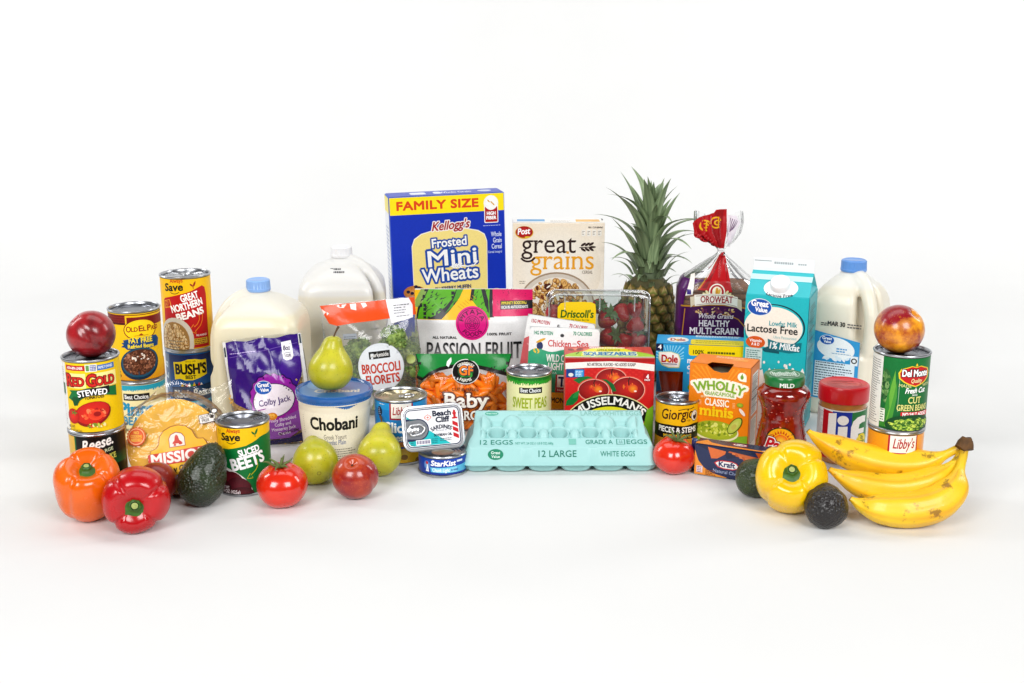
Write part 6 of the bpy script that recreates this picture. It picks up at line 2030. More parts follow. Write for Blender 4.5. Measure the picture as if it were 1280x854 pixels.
# --- wrapped cheese block
W, H, D = .134, .0505, .030
rt = thing('cheese_block', 'navy and orange wrapped block of cheese in front of the orange box', 'cheese block', (.348, 1.742, 0), (0, 0, -25))
obj('wrap', box_bm(W, D, H, .004, 3), plain('navy_wrap', '#1c2a52', .28, coat=.4), rt, smooth=40)
for s_ in (-1, 1):
    P = []
    for j in range(12):
        z = H * 1.08 * j / 11 - .001
        P.append([(s_ * (W / 2 - .001), .001 * math.sin(j), z), (s_ * (W / 2 + .004), .0012 * math.sin(j * 1.3), z), (s_ * (W / 2 + .008), .0018 * math.sin(j * 1.7 + 1), z)])
    o_ = obj('end_seal', grid_mesh('end_seal', np.array(P)), plain('navy_seal', '#1f3a70', .3, coat=.4), rt, smooth=180)
    md = o_.modifiers.new('thick', 'SOLIDIFY'); md.thickness = .0008; md.offset = 0
k = Ink()
sx, sy = W / 113, .00119
k.rect(-55, -41, 55, -1, '#28345c')
k.poly([(-55, -8), (-50, -22), (-42, -31), (-30, -37), (-12, -40), (-12, -41), (-55, -41)], '#e89a3a'); k.poly([(12, -41), (55, -38), (55, -41)], '#e89a3a')
k.poly([(-54, -1.2), (30, -1.2), (10, -8), (-4, -12), (-12, -15), (-16, -9), (-22, -14), (-30, -17), (-36, -14), (-34, -8)], '#1c2647')
k.poly([(-38, -2), (-14, -5), (-15, -9), (-25, -16), (-33, -17)], '#d8743a')
for i in range(6): k.poly([(-10 + 4 * i, -4 - 1.1 * i), (30 + 3 * i, -8 - 1.2 * i), (30 + 3 * i, -9.6 - 1.6 * i), (-11 + 5 * i, -6 - 1.9 * i)], '#d97c45' if i % 2 else '#c4602c')
k.poly([(24, -1.2), (55, -1.2), (55, -18), (34, -16)], '#c25a1e')
k.poly([(-29, -22), (-24, -27.5), (-16, -29), (-4, -29), (2, -27), (4, -23.5), (1, -19.5), (-5, -17.5), (-18, -17.5), (-25, -19)], '#cf2a2e'); k.poly([(-27, -22.2), (-23, -26.4), (-16, -27.8), (-4, -27.8), (1, -26), (2.6, -23.5), (0, -20.4), (-5, -18.8), (-18, -18.8), (-24, -20)], '#f1efec')
k.text('Kraft', -12, -26, 6.6, '#1b2a66', w=21, b=.14)
k.text('Natural Cheese', -10, -35.4, 4.4, '#a9b6d6', w=40, b=.04, rot=-2)
k.rect(-52, -38, -44, -29, '#e6d5d8', r=.6); k.lines(-51, -31, 6, 4, 2.2, '#6a4a7a', 1); k.lines(-40, -34, 14, 4, 2, '#8a4a1c', 1, seed=2); k.rect(6, -40, 10, -37, '#1c2647')
k.build('front_print', M['foilprint'], rt, f_plane((0, -D / 2 - .0003, H), (1, 0, 0), (0, 0, 1), sx, sy, .0003))
k = Ink(); k.rect(-55, 1, 55, 22, '#1d2748'); k.poly([(-55, 1), (-55, 6), (-44, 18), (-36, 10), (-20, 6), (55, 4), (55, 1)], '#e8922e'); k.ell(0, 14, 10, 4, '#c9302e'); k.ell(0, 14, 8.6, 3, '#f0ece8'); k.text('Kraft', 0, 12.6, 3.4, '#1b2a66', w=12, b=.12); k.poly([(30, 4), (55, 4), (55, 12), (40, 10)], '#f1e3cf')
k.build('top_print', M['foilprint'], rt, f_plane((0, -D / 2, H + .0003), (1, 0, 0), (0, 1, 0), sx, D / 23, .0003))
# ------------------------------------------------------------------ milk jugs


def jug(name, label, loc, rz, W, H, hdir, col, capcol, fill, caph=.019, capr=.0205):
    """blow-moulded jug: square body, shoulders to a neck, a corner handle with a hollow behind it; hdir = handle direction in degrees"""
    rt = thing(name, label, 'milk jug', loc, (0, 0, rz), 'plastic milk jugs')
    a = W / 2
    nz = H - caph
    zz = [0, .003, .010, .03, .55 * H, .68 * H, .74 * H, .79 * H, .835 * H, .88 * H, .91 * H, nz]
    rr = [.90, .96, 1, 1.0, 1.0, .995, .965, .89, .745, .53, capr / a * 1.0, capr / a * .9]
    ee = [7, 7, 7, 7, 7, 6.5, 5.6, 4.6, 3.6, 2.8, 2, 2]
    P = []
    N = 96

    def sec(z, t):
        r, e = np.interp(z, zz, rr), np.interp(z, zz, ee)
        c, s = math.cos(t), math.sin(t)
        q = (abs(c) ** e + abs(s) ** e) ** (-1 / e)
        return a * r * min(q, 1.24)
    zs2 = list(np.linspace(0, .012, 6)) + list(np.linspace(.02, nz, 46))
    for z in zs2:
        ring = []
        for j in range(N):
            t = 2 * PI * j / N
            r = sec(z, t)
            d = (t - R(hdir) + PI) % (2 * PI) - PI
            zf = np.interp(z, [.40 * H, .50 * H, .60 * H, .80 * H, .87 * H, .92 * H], [0, .7, 1, 1, .45, 0])
            r *= 1 - .60 * math.exp(-(d / .38) ** 4) * zf
            ring.append((r * math.cos(t), r * math.sin(t), z))
        P.append(ring)
    body = grid_mesh('b', np.array(P), wrap_v=True, caps=True)
    hx, hy = math.cos(R(hdir)), math.sin(R(hdir))
    R0 = sec(.5 * H, R(hdir))
    pts = [(R0 * .62, .40 * H), (R0 * .86, .46 * H), (R0 * .90, .56 * H), (R0 * .86, .68 * H), (R0 * .70, .79 * H), (R0 * .46, .865 * H), (capr * .5, .905 * H)]
    hb = tube('h', [(r * hx, r * hy, z) for r, z in pts], [.018, .0150, .0128, .0125, .0128, .0135, .014], 14, 6)
    me = join('body', body, hb)
    o = obj('body', me, None, rt)
    m1 = o.modifiers.new('r', 'REMESH'); m1.mode = 'VOXEL'; m1.voxel_size = .0030
    m2 = o.modifiers.new('s', 'SMOOTH'); m2.factor = .5; m2.iterations = 9
    dg = bpy.context.evaluated_depsgraph_get()
    nm = bpy.data.meshes.new_from_object(o.evaluated_get(dg), depsgraph=dg)
    o.modifiers.clear()
    o.data = nm
    nm.polygons.foreach_set('use_smooth', [True] * len(nm.polygons))
    m, nt, p, ln = mat('jug_plastic')
    tc = nt.nodes.new('ShaderNodeTexCoord')
    sp = nt.nodes.new('ShaderNodeSeparateXYZ')
    mr = nt.nodes.new('ShaderNodeMapRange')
    mr.inputs['From Min'].default_value = fill * H - .003
    mr.inputs['From Max'].default_value = fill * H + .003
    mx = nt.nodes.new('ShaderNodeMix'); mx.data_type = 'RGBA'
    mx.inputs[6].default_value = C(col[0]); mx.inputs[7].default_value = C(col[1])
    ln(tc.outputs['Object'], sp.inputs[0]); ln(sp.outputs['Z'], mr.inputs['Value']); ln(mr.outputs[0], mx.inputs[0]); ln(mx.outputs[2], p.inputs['Base Color'])
    p.inputs['Roughness'].default_value = .32
    p.inputs['Subsurface Weight'].default_value = .35
    p.inputs['Subsurface Radius'].default_value = (1, .9, .75)
    p.inputs['Subsurface Scale'].default_value = .02
    nz_ = nt.nodes.new('ShaderNodeTexNoise'); nz_.inputs['Scale'].default_value = 22
    b = nt.nodes.new('ShaderNodeBump'); b.inputs['Strength'].default_value = .12; b.inputs['Distance'].default_value = .004
    ln(tc.outputs['Object'], nz_.inputs['Vector']); ln(nz_.outputs['Fac'], b.inputs['Height']); ln(b.outputs['Normal'], p.inputs['Normal'])
    nm.materials.clear(); nm.materials.append(m)
    cp = lathe('cap', [(0, nz - .001), (capr * .98, nz - .001), (capr * 1.02, nz + .001), (capr * 1.02, nz + .0035), (capr * .99, nz + .0042), (capr * .97, H - .0025), (capr * .9, H - .0008), (capr * .82, H - .0002), (capr * .76, H - .001), (0, H - .001)], 96,
               mod=lambda t, r, z: (r + (.00035 * math.cos(36 * t) if nz + .004 < z < H - .002 and r > capr * .95 else 0), z))
    obj('cap', cp, plain('jug_cap_' + capcol.strip('#'), capcol, .35, coat=.15, sss=.1), rt)
    return rt


jug('milk_jug', 'gallon milk jug with light blue cap behind the purple pouch', (-.432, 2.005, 0), 0, .156, .260, 196, ('#e6dfc6', '#e4e0d4'), '#8fb4e6', .80)
rb = jug('milk_jug', 'large white gallon jug with white cap and handle on the right', (-.325, 2.26, 0), 4, .163, .274, 338, ('#ddd8cb', '#dfdedb'), '#e6e6e8', .70)
rj = jug('milk_jug', 'milk jug with medium blue cap and light blue label', (.607, 2.10, 0), -30, .122, .277, 316, ('#e4dece', '#e2e0d8'), '#6a9ad8', .84, .020, .0225)
k = Ink()
k.lines(-22, 0, 10, 2, 2.2, '#4a4a4c', 1.1); k.text('MAR 30', -5, -1.6, 5, '#3a3a3c', w=19, b=.12); k.lines(7, 1, 16, 2, 3.2, '#55555a', 1.4); k.z = 0
LB = [(-28, -9), (22, -18), (22, -90), (-28, -90)]
k.poly(LB, '#3f9ed2')
k.ell(-4, -28, 21, 13, '#f0f2f3', -8, n=30); k.scatter(-2, -40, 18, 4, 14, (2, 4), ['#f0f2f3', '#dfeaf2'], (.4, .7), 3)
k.ell(-14, -19, 8.5, 6, '#e6eef6', n=22); k.ell(-14, -19, 7.8, 5.4, '#1f5fb4', n=22); k.text('Great', -14, -18.6, 3.4, '#fff', w=10.5, b=.1); k.text('Value', -13.5, -22.4, 2.8, '#fff', w=8, b=.1)
k.lines(-3, -29, 12, 2, 3, '#4a9fd4', 1.6); k.lines(-8, -34.5, 22, 1, 2, '#7aa9c8', .8)
k.rect(13, -46, 21, -35, '#e9eef0'); k.ring(17, -40.5, 2, 3.4, '#222', n=9)
k.rect(-26, -88, 18, -45, '#dfeaf0'); k.lines(-25, -47, 42, 14, 3, '#33506a', 1.2, seed=4)


def jug_face(x, z):
    a = .061
    u = np.clip(np.abs(x) / a, 0, .99)
    t = np.interp(z, [0, .152, .188, .2], [1, 1, .99, .97])
    return np.stack([x, -(a * t * (1 - u ** 6) ** (1 / 6) + .0004), z], 1)


k.build('label', M['gloss'], rj, f_height(lambda x, z: jug_face(x, z + .169), .0016, .00152, .0006), xs=arange(-30, 26, 3), ys=arange(-90, 4, 4))
k = Ink(); k.lines(-14, 0, 20, 2, 3.2, '#4c4c50', 1.8, seed=8); k.lines(-20, -4, 6, 1, 2, '#6a6a6c', .9)


def jug_sh(x, z):
    return np.stack([x, -np.interp(z, [.187, .203, .216, .229, .241, .25], [.0815, .0785, .0715, .059, .041, .025]) * (1 - .25 * (x / .05) ** 2) - .0006, z], 1)


k.build('date_print', M['paper'], rb, f_height(lambda x, z: jug_sh(x, z + .236), .0013, .0014, .001), xs=arange(-22, 10, 3))

# ------------------------------------------------------------------ fruit and vegetables


def pepper(name, label, loc, rot, Rr, Hh, col, lobes=4, seed=1, stem=.011):
    rt = thing(name, label, 'bell pepper', loc, rot, 'bell peppers')
    rnd = random.Random(seed)
    ph = [rnd.uniform(-.25, .25) for _ in range(3)]
    N, K = 96, 60
    P = []
    for i in range(K + 1):
        u = i / K
        ph_ = PI * u
        r0 = abs(math.sin(ph_)) ** .62
        z0 = math.copysign(abs(math.cos(ph_)) ** .72, math.cos(ph_))
        ring = []
        for j in range(N):
            t = 2 * PI * j / N
            w = abs(math.cos(lobes * (t + .12 * math.sin(t + ph[0])) / 2))
            groove = 1 - w ** .55 if w < 1 else 0
            g = (1 - math.exp(-(w / .22) ** 2)) * .8 + .2 * w           # 0 in the furrow, 1 on the lobe
            depth = np.interp(u, [0, .12, .3, .6, .85, 1], [.22, .20, .12, .07, .13, .20])
            r = Rr * r0 * (1 - depth * (1 - g)) * (1 + .05 * math.sin(t + ph[1]) + .03 * math.sin(2 * t + ph[2]))
            taper = 1 - .20 * max(0, (u - .35) / .65) ** 1.3
            r *= taper
            z = Hh / 2 * z0
            q = r / Rr
            if u < .5: z -= .15 * Hh * math.exp(-(q / .42) ** 2)            # hollow round the stem
            else: z += .10 * Hh * math.exp(-(q / .30) ** 2) - .05 * Hh * g * math.exp(-((q - .45) / .25) ** 2)
            if u < .5: z += .035 * Hh * g * math.exp(-((q - .62) / .25) ** 2)
            z += .004 * math.sin(t + ph[0]) * (1 - u)
            nv = noise.noise(Vector((r * math.cos(t) * 26 + seed * 3, r * math.sin(t) * 26, z * 26)))
            r *= 1 + .06 * nv * min(1, r / (.4 * Rr))
            z += .0012 * nv
            ring.append((r * math.cos(t), r * math.sin(t), z + Hh / 2))
        P.append(ring)
    m, nt, p, ln = mat(name + '_skin')
    tc = nt.nodes.new('ShaderNodeTexCoord'); n = nt.nodes.new('ShaderNodeTexNoise'); n.inputs['Scale'].default_value = 16; n.inputs['Detail'].default_value = 4
    cr = nt.nodes.new('ShaderNodeValToRGB'); c = C(col)
    cr.color_ramp.elements[0].position = .3; cr.color_ramp.elements[1].position = .75
    cr.color_ramp.elements[0].color = tuple(v * .82 for v in c[:3]) + (1,); cr.color_ramp.elements[1].color = tuple(min(1, v * 1.1) for v in c[:3]) + (1,)
    b = nt.nodes.new('ShaderNodeBump'); b.inputs['Strength'].default_value = .07; b.inputs['Distance'].default_value = .004
    n2 = nt.nodes.new('ShaderNodeTexNoise'); n2.inputs['Scale'].default_value = 45
    ln(tc.outputs['Object'], n.inputs['Vector']); ln(n.outputs['Fac'], cr.inputs['Fac']); ln(cr.outputs['Color'], p.inputs['Base Color'])
    ln(tc.outputs['Object'], n2.inputs['Vector']); ln(n2.outputs['Fac'], b.inputs['Height']); ln(b.outputs['Normal'], p.inputs['Normal'])
    rr_ = nt.nodes.new('ShaderNodeMapRange'); rr_.inputs['From Min'].default_value = .35; rr_.inputs['From Max'].default_value = .7; rr_.inputs['To Min'].default_value = .19; rr_.inputs['To Max'].default_value = .42
    ln(n.outputs['Fac'], rr_.inputs['Value']); ln(rr_.outputs[0], p.inputs['Roughness']); p.inputs['Subsurface Weight'].default_value = .12; p.inputs['Subsurface Scale'].default_value = .006
    p.inputs['Coat Weight'].default_value = .22; p.inputs['Coat Roughness'].default_value = .14
    obj('flesh', grid_mesh('flesh', np.array(P), wrap_v=True), m, rt, smooth=180)
    # calyx and cut stem
    zt = Hh * (1 - .15) - .0030
    sm_ = stem
    pr = [(sm_ * 1.50, .0010), (sm_ * 1.62, .0030), (sm_ * 1.30, .0046), (sm_ * .86, .0058), (sm_ * .60, .0072), (sm_ * .52, .0088), (sm_ * .54, .0112), (sm_ * .48, .0122), (sm_ * .36, .0124)]
    me = lathe('stem', pr, 48, mod=lambda t, r, z: (r * (1 + (.15 if z < .005 else .06) * math.cos(6 * t + 1) + (.05 if z < .005 else 0) * math.cos(11 * t)), z))
    me.transform(Matrix.Translation((0, 0, zt)))
    st = obj('stem', me, plain('pepper_stem', '#3f6b1c', .5, vary=.3, vscale=120, bump=.3, bscale=160), rt, smooth=180)
    me = lathe('cut_end', [(0, .0128), (sm_ * .18, .0127), (sm_ * .33, .0123)], 20, close=False)
    me.transform(Matrix.Translation((0, 0, zt)))
    obj('cut_end', me, plain('stem_cut', '#a3ad66', .6, vary=.2, vscale=300), rt)
    settle(rt)
    return rt


pepper('orange_bell_pepper', 'orange bell pepper at the far left, stem tilted up', (-.597, 1.588, .05), (24, 0, 22), .0455, .088, '#ef7206', 4, 1, .0125)
pepper('red_bell_pepper', 'red bell pepper lying with its green stem toward the viewer', (-.525, 1.578, .05), (82, 8, 14), .0465, .074, '#c00a18', 4, 5, .0150)
pepper('yellow_bell_pepper', 'yellow bell pepper tilted forward in front of the salsa jar', (.405, 1.634, .05), (50, 6, -20), .0510, .088, '#fbcd04', 4, 9, .0140)


def skin(name, c0, c1, scale, lo, hi, rough=.35, speck=None, speck_s=300, coat=.15, bump=.0, seed=0.0, grad=None, sss=.1, pit=0.0):
    m, nt, p, ln = mat(name)
    tc = nt.nodes.new('ShaderNodeTexCoord')
    mp = nt.nodes.new('ShaderNodeMapping'); mp.inputs['Location'].default_value = (seed, seed * .7, seed * 1.3)
    n = nt.nodes.new('ShaderNodeTexNoise'); n.inputs['Scale'].default_value = scale; n.inputs['Detail'].default_value = 6; n.inputs['Roughness'].default_value = .62
    cr = nt.nodes.new('ShaderNodeValToRGB')
    cr.color_ramp.elements[0].position = lo; cr.color_ramp.elements[1].position = hi
    cr.color_ramp.elements[0].color = C(c0); cr.color_ramp.elements[1].color = C(c1)
    ln(tc.outputs['Object'], mp.inputs[0]); ln(mp.outputs[0], n.inputs['Vector']); ln(n.outputs['Fac'], cr.inputs['Fac'])
    out = cr.outputs['Color']
    if speck:
        v = nt.nodes.new('ShaderNodeTexVoronoi'); v.inputs['Scale'].default_value = speck_s; v.inputs['Randomness'].default_value = 1
        r2 = nt.nodes.new('ShaderNodeValToRGB'); r2.color_ramp.elements[0].position = .12; r2.color_ramp.elements[1].position = .2
        r2.color_ramp.elements[0].color = (1, 1, 1, 1); r2.color_ramp.elements[1].color = (0, 0, 0, 1)
        mx = nt.nodes.new('ShaderNodeMix'); mx.data_type = 'RGBA'
        mu = nt.nodes.new('ShaderNodeMath'); mu.operation = 'MULTIPLY'; mu.inputs[1].default_value = .55
        ln(tc.outputs['Object'], v.inputs['Vector']); ln(v.outputs['Distance'], r2.inputs['Fac']); ln(r2.outputs['Color'], mu.inputs[0]); ln(mu.outputs[0], mx.inputs[0]); ln(out, mx.inputs[6]); mx.inputs[7].default_value = C(speck)
        out = mx.outputs[2]
    ln(out, p.inputs['Base Color'])
    p.inputs['Roughness'].default_value = rough
    p.inputs['Coat Weight'].default_value = coat; p.inputs['Coat Roughness'].default_value = .12
    p.inputs['Subsurface Weight'].default_value = sss; p.inputs['Subsurface Scale'].default_value = .005
    if bump:
        n2 = nt.nodes.new('ShaderNodeTexVoronoi' if pit else 'ShaderNodeTexNoise'); n2.inputs['Scale'].default_value = pit or 90
        b = nt.nodes.new('ShaderNodeBump'); b.inputs['Strength'].default_value = bump; b.inputs['Distance'].default_value = .002
        ln(tc.outputs['Object'], n2.inputs['Vector']); ln(n2.outputs[0], b.inputs['Height']); ln(b.outputs['Normal'], p.inputs['Normal'])
    return m


def tomato(label, loc, rot, Rr, seed):
    rt = thing('tomato', label, 'tomato', loc, rot, 'tomatoes')
    rnd = random.Random(seed)
    P = []
    ph = rnd.uniform(0, 6)
    for i in range(49):
        u = PI * i / 48
        ring = []
        for j in range(72):
            t = 2 * PI * j / 72
            r = Rr * math.sin(u) ** .9 * (1 + .018 * math.cos(5 * t + ph) + .02 * math.sin(2 * t + ph))
            q = r / Rr
            z = Rr * .84 * math.cos(u) - .10 * Rr * math.exp(-(q / .3) ** 2) * (1 if u < PI / 2 else -1) * (1 + .2 * math.cos(5 * t + ph))
            ring.append((r * math.cos(t), r * math.sin(t), z))
        P.append(ring)
    obj('flesh', grid_mesh('flesh', np.array(P), wrap_v=True), skin('tomato_skin', '#cf2410', '#e23c18', 14, .3, .7, .2, None, coat=.6, seed=seed), rt, smooth=180)
    zt = Rr * .75
    parts = []
    for a in range(6):
        an = a * 1.047 + rnd.uniform(-.2, .2)
        L_ = Rr * rnd.uniform(.5, .72)
        c, s = math.cos(an), math.sin(an)
        parts.append(tube('s', [(0, 0, zt), (L_ * .35 * c, L_ * .35 * s, zt + .004), (L_ * .75 * c, L_ * .75 * s, zt + .0075 + rnd.uniform(-.002, .004)), (L_ * c, L_ * s, zt + .006 + rnd.uniform(-.002, .006))], [.0022, .0022, .0014, .0002], 6, 3))
    parts.append(tube('s', [(0, 0, zt - .002), (.001, -.001, zt + .006), (.004, .002, zt + .013)], [.0024, .0020, .0022], 8, 3))
    obj('calyx', join('calyx', *parts), plain('tomato_calyx', '#66743a', .6, vary=.3, vscale=150), rt, smooth=180)
    settle(rt)
    return rt


tomato('red tomato with green calyx in front of the beets can', (-.332, 1.632, .03), (5, -3, 20), .0375, 2)
tomato('red tomato with green calyx right of the egg carton', (.252, 1.768, .03), (10, -6, 60), .0335, 4)


def nectarine(label, loc, rot, Rr, m, z=0.0):
    rt = thing('nectarine', label, 'nectarine', loc, rot, 'nectarines')
    P = []
    for i in range(45):
        u = PI * i / 44
        ring = []
        for j in range(72):
            t = 2 * PI * j / 72
            d = (t + PI) % (2 * PI) - PI
            cl = math.exp(-(d / .17) ** 2)
            r = Rr * math.sin(u) * (1 - .075 * cl * math.sin(u) ** .5) * (1 + .012 * math.sin(2 * t + 1))
            q = r / Rr
            zz = Rr * .96 * math.cos(u)
            if u < PI / 2: zz -= .22 * Rr * math.exp(-(q / .20) ** 2)
            else: zz += .05 * Rr * math.exp(-(q / .16) ** 2)
            ring.append((r * math.cos(t), r * math.sin(t), zz))
        P.append(ring)
    obj('flesh', grid_mesh('flesh', np.array(P), wrap_v=True), m, rt, smooth=180)
    obj('stem_scar', tube('stem_scar', [(0, 0, Rr * .70), (0, 0, Rr * .78)], [.0025, .0014], 8, 2), plain('scar', '#4a2f1c', .8), rt)
    settle(rt, z)
    return rt


nectarine('dark red nectarine sitting on top of the stewed tomatoes can', (-.600, 1.662, .27), (40, 0, -70), .0345, skin('nectarine_dark', '#6e0712', '#d22c34', 11, .36, .66, .3, '#c9564a', 380, .35, seed=3), .2135)
nectarine('yellow and dark red mottled nectarine on top of the green beans can', (.549, 1.655, .26), (38, 8, 50), .0355, skin('nectarine_mottled', '#9a1022', '#f4ac24', 10, .50, .61, .3, '#e6b45a', 380, .35, seed=5.2), .2215)
nectarine('red nectarine with orange blush in front of the two pears', (-.230, 1.660, .03), (30, 10, -25), .0340, skin('nectarine_red', '#920e1c', '#d8642c', 11, .45, .70, .28, '#d9803a', 380, .35, seed=8.1))
nectarine('dull red nectarine half hidden behind the red bell pepper', (-.517, 1.645, .03), (55, -20, 200), .0300, skin('nectarine_dull', '#7c1014', '#b0432a', 12, .42, .72, .34, '#c9704a', 380, .3, seed=11.7))


def pear(label, loc, rot, sc, seed, z=0.0, bend=.006, stem=(.004, .002, .022)):
    rt = thing('pear', label, 'pear', loc, rot, 'green pears')
    prof = smooth_prof([(0, -.0005), (.010, .0005), (.022, .005), (.0318, .017), (.0345, .030), (.0325, .043), (.0255, .056), (.0185, .066), (.0150, .075), (.0120, .081), (.006, .0845), (0, .083)], 5)
    me = lathe('flesh', [(r * sc, z * sc) for r, z in prof], 64, mod=lambda t, r, z: (r * (1 + .02 * math.sin(2 * t + seed) + .014 * math.sin(3 * t + 2 * seed)), z))
    co = np.empty(len(me.vertices) * 3); me.vertices.foreach_get('co', co); co = co.reshape(-1, 3)
    h = np.clip((co[:, 2] - .035 * sc) / (.05 * sc), 0, 1)
    co[:, 0] += bend * h ** 2
    me.vertices.foreach_set('co', co.ravel())
    m, nt, p, ln = mat('pear_skin')
    obj('flesh', me, skin('pear_skin', '#a2a418', '#d6ce38', 12, .3, .70, .36, '#5c5812', 250, .2, .05, seed), rt, smooth=180)
    st = [(bend, 0, .081 * sc), (bend + stem[0] * .4, stem[1] * .5, .081 * sc + stem[2] * .5), (bend + stem[0], stem[1], .081 * sc + stem[2])]
    obj('stem', tube('stem', st, [.0016, .0014, .0021], 8, 4), plain('pear_stem', '#5a4022', .7, vary=.3, vscale=200), rt, smooth=180)
    me = lathe('blossom_end', [(.0045 * sc, .0012), (.003 * sc, -.0006), (.001, .0006)], 16, close=False)
    obj('blossom_end', me, plain('pear_eye', '#4a3a20', .9), rt)
    settle(rt, z)
    return rt


pear('green pear standing upright on the yogurt tub lid', (-.286, 1.810, .12), (-4, 4, 20), 1.0, 1.0, .1208, .004, (.008, 0, .019))
pear('green pear lying on its side with stem to the back left', (-.288, 1.690, .03), (-72, -30, 10), 1.0, 2.6, 0, .005)
pear('green pear leaning back beside the red nectarine', (-.203, 1.728, .03), (-48, -4, 0), 1.0, 4.2, 0, .004, (-.003, 0, .018))


def avocado(label, loc, rot, Rr, L_, c0, c1, seed, group):
    rt = thing('avocado', label, 'avocado', loc, rot, group)
    prof = smooth_prof([(0, 0), (Rr * .45, L_ * .03), (Rr * .82, L_ * .14), (Rr, L_ * .36), (Rr * .93, L_ * .56), (Rr * .72, L_ * .76), (Rr * .48, L_ * .91), (Rr * .24, L_ * .985), (0, L_)], 7)
    V = Vector
    P = []
    for r, z in prof:
        ring = []
        for j in range(72):
            t = 2 * PI * j / 72
            q = noise.noise(V((math.cos(t) * r * 160 + seed, math.sin(t) * r * 160, z * 160))) * .0007 + noise.noise(V((math.cos(t) * r * 60 + seed, math.sin(t) * r * 60, z * 60))) * .0012
            rr = max(r + q * min(1, r / (Rr * .3)), 0)
            ring.append((rr * math.cos(t), rr * math.sin(t), z))
        P.append(ring)
    obj('flesh', grid_mesh('flesh', np.array(P), wrap_v=True), skin('avocado_skin', c0, c1, 40, .3, .75, .38, None, coat=.25, bump=1.0, seed=seed, pit=260, sss=0), rt, smooth=180)
    obj('stem_scar', tube('stem_scar', [(0, 0, L_ - .001), (0, 0, L_ + .0015)], [.0032, .0026], 10, 2), plain('avocado_scar', '#6a5a34', .8), rt)
    settle(rt)
    return rt


AG = 'avocados'
avocado('large glossy dark green avocado standing against the beets can', (-.461, 1.622, .03), (-14, 22, 0), .0335, .094, '#12200a', '#2b4012', 2.0, AG)
avocado('green avocado half hidden behind the yellow bell pepper', (.332, 1.676, .03), (80, 30, 60), .0285, .074, '#1d2c12', '#42551f', 5.0, AG)
avocado('small blackish avocado in front of the bananas', (.437, 1.523, .03), (-68, 0, 10), .0300, .070, '#120c0b', '#241817', 9.0, AG)

# --- bananas
rt = thing('banana_bunch', 'bunch of three yellow bananas joined at a brown crown', 'bananas', (0, 0, 0))
bm_, nt, p, ln = mat('banana_peel')
tc = nt.nodes.new('ShaderNodeTexCoord')
n1 = nt.nodes.new('ShaderNodeTexNoise'); n1.inputs['Scale'].default_value = 34; n1.inputs['Detail'].default_value = 7; n1.inputs['Roughness'].default_value = .7
r1 = nt.nodes.new('ShaderNodeValToRGB'); r1.color_ramp.elements[0].position = .57; r1.color_ramp.elements[1].position = .635; r1.color_ramp.elements[0].color = (0, 0, 0, 1); r1.color_ramp.elements[1].color = (1, 1, 1, 1)
n2 = nt.nodes.new('ShaderNodeTexNoise'); n2.inputs['Scale'].default_value = 12; r2 = nt.nodes.new('ShaderNodeValToRGB'); r2.color_ramp.elements[0].position = .3; r2.color_ramp.elements[1].position = .7; r2.color_ramp.elements[0].color = C('#eebc14'); r2.color_ramp.elements[1].color = C('#f9d22c')
at = nt.nodes.new('ShaderNodeAttribute'); at.attribute_name = 'ink'
mx = nt.nodes.new('ShaderNodeMix'); mx.data_type = 'RGBA'; mx.blend_type = 'MULTIPLY'; mx.inputs[0].default_value = 1
mx2 = nt.nodes.new('ShaderNodeMix'); mx2.data_type = 'RGBA'; mx2.inputs[7].default_value = C('#7a4f1a')
mu = nt.nodes.new('ShaderNodeMath'); mu.operation = 'MULTIPLY'; mu.inputs[1].default_value = .75
ln(tc.outputs['Object'], n1.inputs['Vector']); ln(tc.outputs['Object'], n2.inputs['Vector']); ln(n1.outputs['Fac'], r1.inputs['Fac']); ln(n2.outputs['Fac'], r2.inputs['Fac'])
ln(r2.outputs['Color'], mx.inputs[6]); ln(at.outputs['Color'], mx.inputs[7]); ln(r1.outputs['Color'], mu.inputs[0]); ln(mu.outputs[0], mx2.inputs[0]); ln(mx.outputs[2], mx2.inputs[6]); ln(mx2.outputs[2], p.inputs['Base Color'])
p.inputs['Roughness'].default_value = .42; p.inputs['Subsurface Weight'].default_value = .12; p.inputs['Subsurface Scale'].default_value = .006; p.inputs['Coat Weight'].default_value = .12
bb = nt.nodes.new('ShaderNodeBump'); bb.inputs['Strength'].default_value = .12; bb.inputs['Distance'].default_value = .003; n3 = nt.nodes.new('ShaderNodeTexNoise'); n3.inputs['Scale'].default_value = 60
ln(tc.outputs['Object'], n3.inputs['Vector']); ln(n3.outputs['Fac'], bb.inputs['Height']); ln(bb.outputs['Normal'], p.inputs['Normal'])
CR = (.6385, 1.606, .099)


def banana(pts, Rr, ph, label):
    rad = [.0058, .0060, .0075, Rr * .80, Rr * .98, Rr, Rr * .96, Rr * .78, Rr * .42, .0045, .0035]
    k_ = 8
    me = tube('banana', pts, rad, 30, k_, flat=lambda s, t: 1 + (.105 * abs(math.cos(2.5 * (t + ph))) - .06) * min(1, max(0, (s - .12) * 5)))
    o = obj('banana', me, bm_, rt, label, smooth=180)
    n = len(me.vertices) // 30
    ca = me.color_attributes.new('ink', 'FLOAT_COLOR', 'POINT')
    for i in range(n):
        s = i / (n - 1)
        base = np.array([np.interp(s, [0, .06, .12, .2, .3, .93, .965, .985, 1], q) for q in ((.62, .72, .8, .92, 1, 1, .7, .2, .12), (.50, .66, .84, .97, 1, 1, .66, .16, .09), (.5, .8, 1, 1, 1, 1, .6, .3, .3))])
        for j in range(30):
            e = abs(math.cos(2.5 * (2 * PI * j / 30 + ph)))
            q = base * (np.array((.86, .74, .6)) if e > .965 and .2 < s < .93 else 1)
            ca.data[i * 30 + j].color = (q[0], q[1], q[2], 1)
    return o


